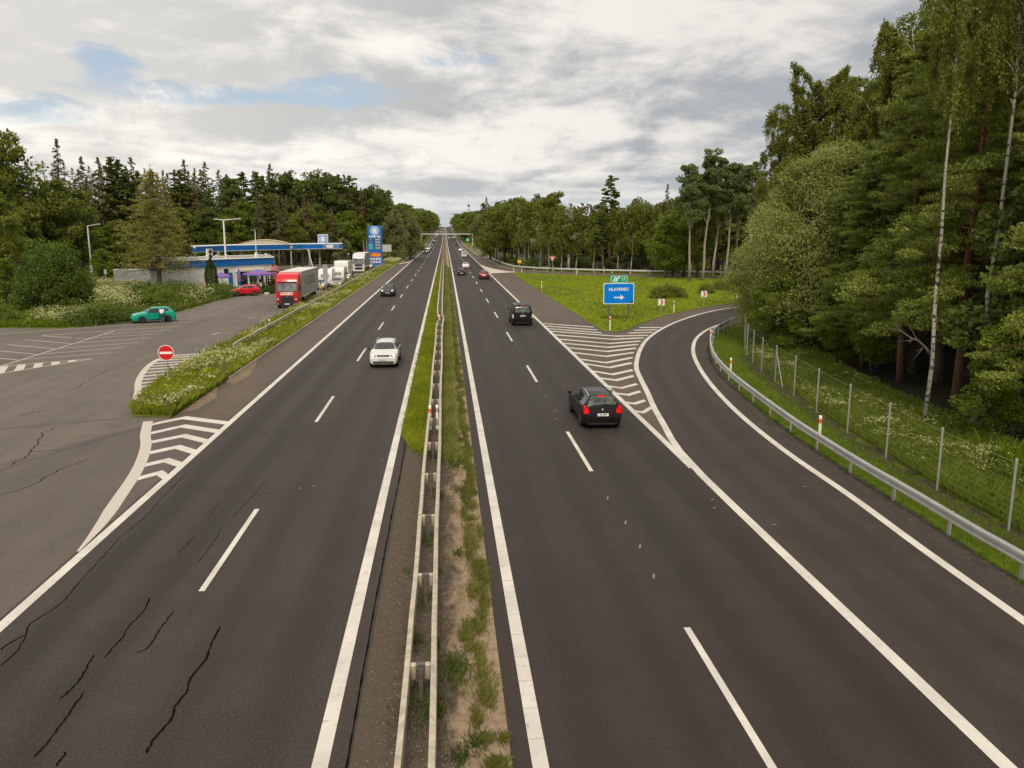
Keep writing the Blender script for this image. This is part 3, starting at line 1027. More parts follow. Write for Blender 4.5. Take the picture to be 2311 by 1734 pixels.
# loop road guardrail, on its far side
RF = [(13.9, 330), (14.0, 260), (14.4, 222), (15.6, 196), (18.6, 184.5), (24, 177.8), (33, 170.6), (44, 164.6), (56, 159.2), (73, 152)]
guardrail('long silver guardrail along the far edge of the loop road, woodland behind it', RF, 4.0, 1, M_railfar, mat_posts=M_railfar, k=1.5, z0=0.50)
guardrail('pale guardrail half buried in the flowering verge beside the filling station road', [(-15.0, 58.6), (-15.1, 61), (-15.1, 66), (-15.15, 80), (-15.2, 110), (-15.2, 150), (-15.2, 210)], 4.0, 1, M_rail_w, z0=0.50, k=1.2, step=4)
for o in bpy.data.objects['guardrail.002'].children:
    pass

# concrete barrier end far along the right shoulder
m = MB()
m.sweep([(14.4, 330, 0), (14.3, 380, 0), (13.6, 440, 0)], [(-0.3, 0), (-0.12, 0.35), (-0.09, 0.95), (0.09, 0.95), (0.12, 0.35), (0.3, 0)], closed=True)
tag(m.build('concrete_barrier', M_concrete), 'pale concrete barrier where the far guardrail begins, below the gantry leg', 'barrier')

# wire mesh fence on the right
FP = [(16.1, 13.5), (16.2, 17.5), (16.3, 21.5), (16.45, 25.3), (16.85, 29.3), (17.25, 33.2), (17.75, 37.3), (18.35, 41.3), (18.95, 45.3), (19.5, 48.8), (20.3, 52.4), (21.2, 55.9), (22.2, 59.0), (23.4, 62.4), (25.0, 66.0), (27.2, 69.6), (30, 73.2)]
fn = thing('wire_fence', 'wire mesh fence on slim steel posts between the mown verge and the flower meadow', 'fence')
pm = None
for i, (x, y) in enumerate(FP):
    if pm is None:
        m = MB()
        m.tube([(0, 0, -0.05), (0, 0, 2.13)], 0.038, 8)
        m.lathe((0, 0, 2.13), [(0.045, 0), (0.04, 0.03), (0.01, 0.045)], 8)
        p = m.build('post', M_post, fn, smooth=True)
        pm = p.data
    else:
        p = link('post', pm, fn)
    p.location = (x, y, 0)
m = MB()
for sgn in (-1, 1):
    m.tube([(18.95, 45.3, 1.75), (18.95 + sgn * 0.25, 45.3 + sgn * 1.5 - 0.2, 0.0)], 0.03, 6)
m.build('brace', M_post, fn, smooth=True)
m = MB()
for h in np.linspace(0.12, 2.05, 11):
    r_ = 0.0035 if h < 2 else 0.008
    for i in range(len(FP) - 1):
        a, b = FP[i], FP[i + 1]
        m.tube([(a[0], a[1], h), ((a[0] + b[0]) / 2, (a[1] + b[1]) / 2, h - 0.015), (b[0], b[1], h)], r_, 3, cap=False)
for i in range(len(FP) - 1):
    a, b = FP[i], FP[i + 1]
    nn = 12
    for k in range(nn):
        f = (k + 0.5) / nn
        x, y = a[0] * (1 - f) + b[0] * f, a[1] * (1 - f) + b[1] * f
        m.tube([(x, y, 0.05), (x, y, 2.03)], 0.0010, 3, cap=False)
m.build('wire_mesh', M_wire, fn)
# second fence in front of the woodland beyond the loop road
fn2 = thing('wire_fence', 'low wire fence with grey posts at the foot of the woodland beyond the loop road', 'fence')
pm2 = None
FP2 = [(18.5, 196), (22, 188), (27, 182.5), (33, 178.0), (39, 174.3), (45, 171.2), (51, 168.2), (57, 165.2), (63, 162.6)]
for x, y in FP2:
    if pm2 is None:
        m = MB()
        m.tube([(0, 0, 0), (0, 0, 2.2)], 0.06, 6)
        p = m.build('post', M_post, fn2)
        pm2 = p.data
    else:
        p = link('post', pm2, fn2)
    p.location = (x, y, 0)
m = MB()
for h in (0.4, 0.9, 1.4, 1.9):
    m.tube([(x, y, h) for x, y in FP2], 0.012, 3)
m.build('wire_mesh', M_wire, fn2)

# dark gravel line under the near fence and gravel edge of the ramp
mb = MB()
gp = resample([(x - 0.25, y) for x, y in FP[:12]], 90)
r = np.random.default_rng(8)
ribbon(mb, gp, list(0.75 + 0.25 * r.normal(0, 1, 90).clip(-1.5, 1.5)), -0.006)
tag(mb.build('gravel_strip', M_dkgravel), kind='structure')
mb = MB()
gp = resample(offset(rr, 0.85)[:80], 150)
ribbon(mb, gp, list(0.75 + 0.16 * r.normal(0, 1, 150).clip(-1.5, 1.5)), -0.004)
tag(mb.build('gravel_strip', M_dkgravel), kind='structure')
mb = MB()
inn = offset(rr, 1.1)
inn = inn[inn[:, 1] < 74]
out = resample([(16.1, 0)] + FP[1:15], len(inn))
mb.add([(a[0], a[1], -0.012) for a in inn] + [(b[0], b[1], -0.012) for b in out], [(i, len(inn) + i, len(inn) + i + 1, i + 1) for i in range(len(inn) - 1)])
tag(mb.build('mown_grass', M_mown), kind='structure')

# ---- delineator posts
def delineator(loc, label, band=None, h=1.15, rz=0.0, z=0.0, only_top=False):
    t = thing('delineator_post', label, 'marker post', (loc[0], loc[1], z), rz, 'white marker posts along the carriageways')
    m = MB()
    w_, d_ = 0.11, 0.07
    m.prism([(-w_ / 2, -d_ / 2), (w_ / 2, -d_ / 2), (w_ / 2 - 0.01, d_ / 2), (-w_ / 2 + 0.01, d_ / 2)], 0, h - 0.03)
    v0 = len(m.v)
    m.add([(-w_ / 2, -d_ / 2, h - 0.03), (w_ / 2, -d_ / 2, h - 0.03), (w_ / 2, d_ / 2, h + 0.03), (-w_ / 2, d_ / 2, h + 0.03)], [(0, 1, 2, 3)])
    m.add([(-w_ / 2, -d_ / 2, h - 0.03), (-w_ / 2, d_ / 2, h - 0.03), (-w_ / 2, d_ / 2, h + 0.03)], [(0, 1, 2)])
    m.add([(w_ / 2, -d_ / 2, h - 0.03), (w_ / 2, d_ / 2, h - 0.03), (w_ / 2, d_ / 2, h + 0.03)], [(0, 1, 2)])
    m.build('post', M_white, t)
    m = MB()
    m.box((0, 0, h - 0.20), (w_ + 0.008, d_ + 0.008, 0.17))
    m.build('band', M_blackp if band != 'orange' else M_orange, t)
    m = MB()
    m.box((0, -d_ / 2 - 0.006, h - 0.20), (0.045, 0.004, 0.13))
    m.build('reflector', M_white if band != 'orange' else M_orange, t)
    return t


delineator((14.37, 70.9), 'white marker post with an orange band at the tip of the grass wedge', 'orange', 1.22)
delineator((24.4, 86.3), 'dark banded white marker post between the two chevron boards', 'black', 1.2)
delineator((14.2, 121.5), 'white orange banded marker post at the grass edge beyond the black van', 'orange', 1.2)
delineator((36.4, 100.4), 'dark banded white marker post at the ramp bend near the willow', 'black', 1.2)
delineator((14.3, 173.6), 'left one of two white marker posts at the tip of the loop road gore', 'black', 1.2)
delineator((16.0, 173.2), 'right one of two white marker posts at the tip of the loop road gore', 'black', 1.2)
delineator((26.0, 162.9), 'white marker post on the grass side of the loop road, above the green exit plate', 'black', 1.2)
delineator((15.28, 31.7), 'white marker post with orange band behind the ramp guardrail, nearest to the camera', 'orange', 1.12)
delineator((16.95, 47.2), 'white marker post with orange band where the ramp guardrail starts to bend', 'orange', 1.12)
delineator((20.3, 61.3), 'orange banded marker post at the sharpest bend of the ramp guardrail', 'orange', 1.12)
for (x, y, l) in ((23.5, 179.2, 'left of the yield sign'), (33.2, 171.6, 'midway along, in front of thin birch trunks'), (46.5, 164.2, 'near the bare pale trunks')):
    delineator((x, y), 'white marker head behind the loop road rail, ' + l, 'black', 1.2)
delineator((-0.78, 35.3), 'marker post with an orange band inside the central barrier', 'orange', 1.05)
delineator((-0.47, 35.4), 'marker post with a black band inside the central barrier', 'black', 1.05)
delineator((-0.64, 75.9), 'small marker at the kink of the central barrier', 'orange', 0.95)
delineator((-15.25, 71.9), 'white marker head above the verge guardrail, left of the lorry', 'black', 1.1)
delineator((-15.25, 120.0), 'white marker head above the verge guardrail beside the parked caravans', 'black', 1.1)
delineator((-17.3, 214), 'slim white marker post beside the foot of the price pylon', 'black', 1.5)


# ---- signs
def disc_sign(loc, label, z, r=0.31, pole=2.6, rz=0.0):
    t = thing('no_entry_sign', label, 'road sign', (loc[0], loc[1], 0), rz)
    m = MB()
    m.tube([(0, 0.03, -0.05), (0, 0.03, pole)], 0.03, 8)
    m.build('pole', M_alu, t, smooth=True)
    m = MB()
    m.lathe((0, 0.0, z), [(r, 0.012), (r, 0.0)], 40, axis='y')
    rim = m.build('rim', M_signw, t)
    m = MB()
    m.lathe((0, 0, z), [(r * 0.93, 0.0), (r * 0.93, -0.004)], 40, axis='y')
    m.build('disc', M_red, t)
    m = MB()
    m.box((0, -0.0055, z), (r * 1.55, 0.003, r * 0.29))
    m.build('bar', M_signw, t)
    return t


nx, ny = G(381, 880)
disc_sign((nx, ny), 'round red no entry sign on a grey pole in the tall grass of the verge', 2.06, 0.43, 2.2)
nx, ny = G(786, 594)
disc_sign((-26.0, 224), 'distant round red no entry sign beside the white lorry', 2.6, 0.42, 2.9)

# blue direction sign
t = thing('direction_sign', 'blue direction board with a white arrow on two posts, green exit plate on top', 'road sign', (16.72, 78.6, 0), R_(4))
for x in (-1.0, 1.0):
    m = MB()
    m.box((x, 0.08, 0.85), (0.10, 0.10, 1.75))
    m.build('post', M_metald, t)


def rrect(w_, h_, r, n=6):
    out = []
    for cx, cz, a0 in ((w_ / 2 - r, h_ / 2 - r, 0), (-w_ / 2 + r, h_ / 2 - r, 90), (-w_ / 2 + r, -h_ / 2 + r, 180), (w_ / 2 - r, -h_ / 2 + r, 270)):
        for k in range(n + 1):
            a = R_(a0 + 90 * k / n)
            out.append((cx + r * math.cos(a), cz + r * math.sin(a)))
    return out


def plate(m, outline, cx, cz, y0, y1, mat=0):
    n = len(outline)
    m.add([(cx + a, y0, cz + b) for a, b in outline] + [(cx + a, y1, cz + b) for a, b in outline],
          [tuple(range(n)), tuple(range(2 * n - 1, n - 1, -1))] + [(k, n + k, n + (k + 1) % n, (k + 1) % n) for k in range(n)], mat)


m = MB()
plate(m, rrect(3.06, 2.02, 0.06), 0, 2.66, 0.0, 0.04)
bd = m.build('board', M_signw, t)
m = MB()
plate(m, rrect(2.92, 1.88, 0.13), 0, 2.66, -0.006, -0.001)
m.build('face', M_blue, bd)
text_obj('lettering', 'HLAVENEC', 0.40, M_signw, bd, (0.0, -0.010, 3.06), bold=0.012, space=1.05, sx=0.98)
m = MB()
plate(m, [(-0.5, -0.065), (0.16, -0.065), (0.16, -0.25), (0.55, 0.0), (0.16, 0.25), (0.16, 0.065), (-0.5, 0.065)], 0.02, 2.28, -0.010, -0.007)
m.build('arrow', M_signw, bd)
m = MB()
plate(m, rrect(1.78, 0.72, 0.03), 0.0, 4.04, 0.0, 0.04)
gp_ = m.build('exit_plate', M_green, t)
m = MB()
plate(m, rrect(1.66, 0.66, 0.2), 0.0, 4.04, -0.004, -0.001)
m.build('border', M_signw, gp_)
m = MB()
plate(m, rrect(1.56, 0.58, 0.17), 0.0, 4.04, -0.008, -0.005)
m.build('face', M_green, gp_)
text_obj('number', '17', 0.42, M_signw, gp_, (0.42, -0.012, 4.03), bold=0.006)
m = MB()
plate(m, [(-0.62, -0.22), (-0.46, 0.22), (-0.36, 0.22), (-0.40, -0.22)], 0, 4.04, -0.012, -0.009)
plate(m, [(-0.35, -0.22), (-0.31, 0.22), (-0.26, 0.22), (-0.19, 0.02), (-0.15, -0.22)], 0, 4.04, -0.012, -0.009)
plate(m, [(-0.24, 0.03), (-0.10, 0.17), (-0.18, 0.24), (0.08, 0.24), (0.06, 0.02), (-0.01, 0.10), (-0.18, -0.06)], 0, 4.04, -0.014, -0.0122)
m.build('exit_symbol', M_signw, gp_)
m = MB()
plate(m, [(0.0, 0.0), (0.36, 0.0), (0.36, 0.34), (0.20, 0.12)], 1.08, 1.74, -0.013, -0.0105)
m.build('sticker', M_blackp, bd)


def chevron_sign(loc, label, rz, z, s=0.68):
    t = thing('chevron_sign', label, 'road sign', (loc[0], loc[1], 0), rz, 'red and white chevron boards on the grass wedge')
    m = MB()
    m.tube([(0, 0.04, 0), (0, 0.04, z)], 0.035, 8)
    m.build('pole', M_alu, t)
    m = MB()
    plate(m, rrect(s, s, 0.04), 0, z, 0, 0.02)
    b = m.build('board', M_signw, t)
    m = MB()
    k = s / 2
    plate(m, [(-k * 0.35, k * 0.92), (k * 0.15, k * 0.92), (k * 0.62, 0), (k * 0.15, -k * 0.92), (-k * 0.35, -k * 0.92), (k * 0.1, 0)], 0, z, -0.006, -0.001)
    plate(m, [(-k, k * 0.95), (-k * 0.93, k * 0.95), (-k * 0.93, -k * 0.95), (-k, -k * 0.95)], 0, z, -0.006, -0.001)
    m.build('chevron', M_red, b)


chevron_sign((22.5, 84.4), 'red and white chevron board, the nearer of the two, right of the blue direction board', R_(-12), 1.30)
chevron_sign((29.6, 92.4), 'red and white chevron board farther round the ramp bend, beside the dark bush', R_(-16), 1.50)

# yield sign, yellow box, green distance plate
t = thing('yield_sign', 'faded red and white triangular yield sign in front of the birch trunks', 'road sign', (22.9, 176.5, 0), R_(-8))
m = MB()
m.tube([(0, 0.05, 0), (0, 0.05, 2.6)], 0.05, 6)
m.build('pole', M_alu, t)
m = MB()
plate(m, [(-0.75, 0.62), (0.75, 0.62), (0.0, -0.68)], 0, 2.75, 0, 0.03)
b = m.build('board', M_wine if False else pbr('faded_red', (0.45, 0.10, 0.08), 0.5), t)
m = MB()
plate(m, [(-0.46, 0.45), (0.46, 0.45), (0.0, -0.38)], 0, 2.75, -0.006, -0.001)
m.build('centre', pbr('faded_pink', (0.66, 0.48, 0.40), 0.5), b)
t = thing('yellow_sign', 'small yellow sign box at the woodland edge beyond the loop road', 'road sign', (17.0, 190.0, 0), R_(-6))
m = MB()
m.tube([(0, 0.05, 0), (0, 0.05, 1.7)], 0.05, 6)
m.build('pole', M_alu, t)
m = MB()
m.box((0, 0, 1.75), (0.95, 0.08, 0.75))
m.build('board', pbr('sign_yellow', (0.75, 0.42, 0.02), 0.5), t, bevel=0.02)
t = thing('distance_sign', 'small green square sign under the gantry beam on the right', 'road sign', (14.6, 545, gz(545)), 0)
m = MB()
m.tube([(0, 0.1, 0), (0, 0.1, 2.2)], 0.08, 6)
m.build('pole', M_alu, t)
m = MB()
m.box((0, 0, 3.0), (2.3, 0.1, 2.2))
b = m.build('board', M_green, t)
m = MB()
plate(m, [(-0.5, -0.6), (-0.15, 0.6), (0.15, 0.6), (0.5, -0.6)], 0, 3.0, -0.07, -0.055)
m.build('symbol', M_signw, b)

# sign seen from behind near the caravans and the pale board behind the pylon
t = thing('traffic_sign', 'grey back of a tall road sign panel in front of the caravans', 'road sign', (-17.35, 121.0, 0), 0)
m = MB()
m.tube([(0, 0, 0), (0, 0, 1.6)], 0.05, 6)
m.build('pole', M_alu, t)
m = MB()
m.box((0, 0, 2.75), (0.66, 0.05, 2.3))
m.build('board', pbr('panel_grey', (0.30, 0.33, 0.33), 0.6), t)
t = thing('billboard', 'pale grey board on two posts behind the blue price pylon', 'board', (-17.0, 238, 0), 0)
for x in (-1.0, 1.2):
    m = MB()
    m.tube([(x, 0, 0), (x, 0, 3.6)], 0.07, 6)
    m.build('post', M_alu, t)
m = MB()
m.box((0, -0.1, 3.9), (3.4, 0.1, 2.0))
m.build('board', pbr('board_pale', (0.48, 0.46, 0.42), 0.7), t)


# ---- gantry over the motorway
t = thing('sign_gantry', 'pale steel gantry spanning both carriageways far up the road', 'gantry', (0, 486, 0))
GM = pbr('gantry_paint', (0.50, 0.53, 0.50), 0.6)
m = MB()
m.box((1.0, 0, 7.05), (30.5, 0.9, 0.62))
m.build('beam', GM, t)
for x in (-13.9, 15.9):
    m = MB()
    m.box((x, 0, 3.6), (0.55, 0.6, 7.2))
    m.box((x, 0, 0.15), (0.9, 0.9, 0.35))
    m.build('leg', GM, t)
m = MB()
for x in np.arange(-13, 16.5, 2.4):
    m.tube([(x, -0.5, 7.3), (x, -0.5, 8.6)], 0.05, 4)
for h in (8.0, 8.6):
    m.tube([(-13.6, -0.5, h), (16.2, -0.5, h)], 0.05, 4)
m.build('walkway_railing', pbr('rail_dull', (0.22, 0.23, 0.21), 0.6), t)

# distant mast
t = thing('radio_mast', 'tiny lattice mast rising above the far woodland', 'mast', (30, 1050, gz(1050)))
m = MB()
for k in range(4):
    a = math.pi / 4 + k * math.pi / 2
    m.tube([(2.2 * math.cos(a), 2.2 * math.sin(a), 0), (0.9 * math.cos(a), 0.9 * math.sin(a), 30)], 0.22, 4)
for h in np.arange(2, 30, 3.0):
    s_ = 2.2 - 1.3 * h / 30
    c4 = [(s_ * math.cos(math.pi / 4 + k * math.pi / 2), s_ * math.sin(math.pi / 4 + k * math.pi / 2), h) for k in range(5)]
    m.tube(c4, 0.12, 3)
m.build('lattice', M_metald, t)
m = MB()
m.lathe((0, 0, 30), [(1.6, 0), (1.8, 0.3), (1.8, 1.6), (1.6, 1.9)], 12)
m.tube([(0, 0, 31.8), (0, 0, 35)], 0.15, 5)
m.build('antenna', M_metald, t)


# ================================================================== vehicles
SPECS = {
    # y, half width, roof/hood height, half width of the top, belt height
    'wagon': dict(L=4.55, W=1.80, st=[(2.28, .72, .66, .56, .62), (2.25, .80, .74, .64, .70), (2.12, .87, .82, .70, .78), (1.75, .90, .90, .73, .86), (1.28, .905, .99, .74, .95), (1.10, .905, 1.04, .72, .96), (0.35, .90, 1.41, .61, .98), (-0.15, .90, 1.485, .60, .99), (-1.1, .90, 1.485, .59, 1.0), (-1.80, .89, 1.42, .58, 1.02), (-2.00, .885, 1.30, .60, 1.03), (-2.17, .87, 1.02, .68, .98), (-2.25, .84, .80, .70, .76), (-2.29, .76, .60, .60, .56)]),
    'hatch': dict(L=3.95, W=1.72, st=[(1.98, .70, .66, .56, .62), (1.95, .79, .76, .64, .72), (1.84, .84, .84, .70, .80), (1.40, .86, .93, .72, .89), (0.98, .865, 1.00, .70, .96), (0.84, .865, 1.04, .68, .97), (0.22, .86, 1.38, .57, .98), (-0.2, .86, 1.445, .57, .99), (-1.0, .86, 1.44, .56, 1.0), (-1.42, .85, 1.37, .55, 1.02), (-1.76, .84, 1.04, .62, 1.0), (-1.90, .82, .86, .62, .82), (-1.97, .76, .66, .58, .62)]),
    'sedan': dict(L=4.65, W=1.80, st=[(2.32, .66, .60, .50, .56), (2.28, .78, .68, .62, .63), (2.10, .87, .76, .70, .71), (1.6, .90, .87, .74, .83), (1.05, .905, .96, .74, .92), (0.88, .905, 1.00, .72, .94), (0.2, .90, 1.36, .59, .96), (-0.3, .90, 1.44, .58, .97), (-0.85, .90, 1.41, .56, .98), (-1.55, .89, 1.08, .62, 1.0), (-1.75, .89, 1.04, .70, 1.0), (-2.15, .86, 1.0, .70, .96), (-2.27, .80, .80, .66, .76), (-2.32, .70, .64, .56, .60)]),
    'van': dict(L=4.95, W=1.92, st=[(2.46, .70, .70, .55, .66), (2.42, .84, .85, .68, .80), (2.25, .92, 1.00, .74, .95), (1.75, .955, 1.12, .78, 1.08), (1.55, .96, 1.18, .76, 1.10), (0.85, .96, 1.78, .70, 1.14), (0.4, .96, 1.93, .72, 1.15), (-1.9, .96, 1.95, .74, 1.17), (-2.25, .95, 1.88, .74, 1.17), (-2.38, .94, 1.60, .80, 1.15), (-2.44, .92, 1.10, .80, 1.04), (-2.47, .84, .70, .70, .66)]),
    'suv': dict(L=4.3, W=1.82, st=[(2.14, .66, .66, .50, .62), (2.10, .78, .76, .62, .71), (1.95, .87, .88, .70, .84), (1.45, .90, 1.00, .74, .96), (0.98, .905, 1.08, .74, 1.04), (0.82, .905, 1.12, .72, 1.05), (0.2, .90, 1.50, .60, 1.07), (-0.3, .90, 1.58, .60, 1.08), (-1.2, .90, 1.56, .59, 1.1), (-1.6, .89, 1.47, .57, 1.1), (-1.92, .87, 1.10, .64, 1.06), (-2.08, .82, .90, .66, .86), (-2.14, .72, .70, .56, .66)]),
}
HULLS = {}


def hull(kind):
    if kind in HULLS:
        return HULLS[kind]
    S = np.array(SPECS[kind]['st'])[::-1]
    ys = np.unique(np.concatenate([np.linspace(S[0, 0], S[-1, 0], 46), S[:, 0]]))
    D = np.stack([np.interp(ys, S[:, 0], S[:, k]) for k in range(1, 5)], 1)
    for _ in range(2):
        E = D.copy()
        E[1:-1] = 0.5 * D[1:-1] + 0.25 * (D[:-2] + D[2:])
        D = E
    vs, fs = [], []
    n = 0
    for y, (w_, zr, wr, zb) in zip(ys, D):
        cab = max(zr - zb, 0.03)
        zl = 0.26
        e = min(1.0, cab / 0.4)
        half = [(0, zr + 0.015), (wr * .55, zr + 0.005), (wr * .85, zr - 0.025 * (0.5 + e)), (wr, zr - 0.075 * (0.35 + 0.65 * e)),
                (wr + (w_ * .955 - wr) * .33, zr - 0.075 - (cab - 0.06) * .36 if e > 0.3 else zr - .035), (wr + (w_ * .955 - wr) * .70, zr - 0.075 - (cab - .06) * .72 if e > 0.3 else zr - .05),
                (w_ * .955, min(zb, zr - 0.02)), (w_ * .985, zb - 0.05), (w_, zb - 0.16), (w_ * 1.0, zb - 0.30), (w_ * .985, (zb - .30 + zl) * .5), (w_ * .965, zl + .10), (w_ * .93, zl), (w_ * .80, zl - .04), (0, zl - .05)]
        ring = half + [(-a, b) for a, b in reversed(half[1:-1])]
        n = len(ring)
        vs += [(a, y, b) for a, b in ring]
    m = len(ys)
    for i in range(m - 1):
        for k in range(n):
            k2 = (k + 1) % n
            fs.append((i * n + k, i * n + k2, (i + 1) * n + k2, (i + 1) * n + k))
    fs.append(tuple(range(n)))
    fs.append(tuple((m - 1) * n + k for k in range(n - 1, -1, -1)))
    bv = BVHTree.FromPolygons([Vector(v) for v in vs], fs)
    HULLS[kind] = (vs, fs, bv)
    return HULLS[kind]


def decal(bv, outline, axis, sgn, off=0.008, rings=5):
    """patch lying on the hull: outline in (x,z) for axis y or (y,z) for axis x"""
    cx = sum(p[0] for p in outline) / len(outline)
    cz = sum(p[1] for p in outline) / len(outline)
    # densify
    o2 = []
    for i, p in enumerate(outline):
        q = outline[(i + 1) % len(outline)]
        d = math.hypot(q[0] - p[0], q[1] - p[1])
        k = max(1, int(d / 0.09))
        for j in range(k):
            o2.append((p[0] + (q[0] - p[0]) * j / k, p[1] + (q[1] - p[1]) * j / k))
    n = len(o2)
    vs = []

    def hit(a, b):
        if axis == 'y':
            o, d = Vector((a, sgn * 6, b)), Vector((0, -sgn, 0))
        elif axis == 'z':
            o, d = Vector((a, b, 6)), Vector((0, 0, -1))
        else:
            o, d = Vector((sgn * 6, a, b)), Vector((-sgn, 0, 0))
        h = bv.ray_cast(o, d)
        if h[0] is None:
            q = bv.find_nearest(o + d * 5.0)
            return q[0] + q[1] * off
        nn = h[1]
        if nn.dot(d) > 0:
            nn = -nn
        return h[0] + nn * off
    for r in range(rings):
        f = 1 - r / rings
        for a, b in o2:
            vs.append(hit(cx + (a - cx) * f, cz + (b - cz) * f))
    vs.append(hit(cx, cz))
    fs = []
    for r in range(rings - 1):
        for k in range(n):
            k2 = (k + 1) % n
            fs.append((r * n + k, r * n + k2, (r + 1) * n + k2, (r + 1) * n + k))
    for k in range(n):
        fs.append(((rings - 1) * n + k, (rings - 1) * n + (k + 1) % n, rings * n))
    return vs, fs


def quad_round(pts, r=0.05, n=3):
    out = []
    L = len(pts)
    for i in range(L):
        p0, p, p1 = Vector(pts[i - 1]), Vector(pts[i]), Vector(pts[(i + 1) % L])
        a, b = (p0 - p), (p1 - p)
        ra, rb = min(r, a.length * .45), min(r, b.length * .45)
        A_, B_ = p + a.normalized() * ra, p + b.normalized() * rb
        for k in range(n + 1):
            t = k / n
            q = A_ * (1 - t) ** 2 + p * (2 * t * (1 - t)) + B_ * t * t
            out.append((q.x, q.y))
    return out


WHEELS = {}


def wheel(parent, x, y, r, side, rim=None, wd=0.21):
    key = (round(r, 3), side, rim.name if rim else '')
    if key not in WHEELS:
        m = MB()
        m.lathe((0, 0, 0), [(r * .62, -wd / 2), (r * .93, -wd / 2), (r, -wd / 2 + .03), (r, wd / 2 - .03), (r * .93, wd / 2), (r * .62, wd / 2)], 24, axis='x')
        a = m.build('tyre', M_rubber, None, smooth=True)
        m = MB()
        s_ = side
        m.lathe((0, 0, 0), [(r * .64, s_ * wd * .46), (r * .60, s_ * wd * .30), (0.02, s_ * wd * .36)], 20, axis='x')
        for k in range(5):
            t = 2 * math.pi * k / 5 + .3
            c, sn = math.cos(t), math.sin(t)
            q = r * .075
            m.add([(s_ * wd * .50, -sn * q, c * q), (s_ * wd * .50, sn * q, -c * q), (s_ * wd * .50, c * r * .62 + sn * q, sn * r * .62 - c * q), (s_ * wd * .50, c * r * .62 - sn * q, sn * r * .62 + c * q)], [(0, 1, 2, 3)])
        b = m.build('rim', rim or M_rim, None, smooth=False)
        WHEELS[key] = (a.data, b.data)
        bpy.data.objects.remove(a)
        bpy.data.objects.remove(b)
    ta, rb = WHEELS[key]
    w_ = bpy.data.objects.new('wheel', None)
    COL.objects.link(w_)
    w_.parent = parent
    w_.location = (x, y, r)
    link('tyre', ta, w_)
    link('rim', rb, w_)
    return w_


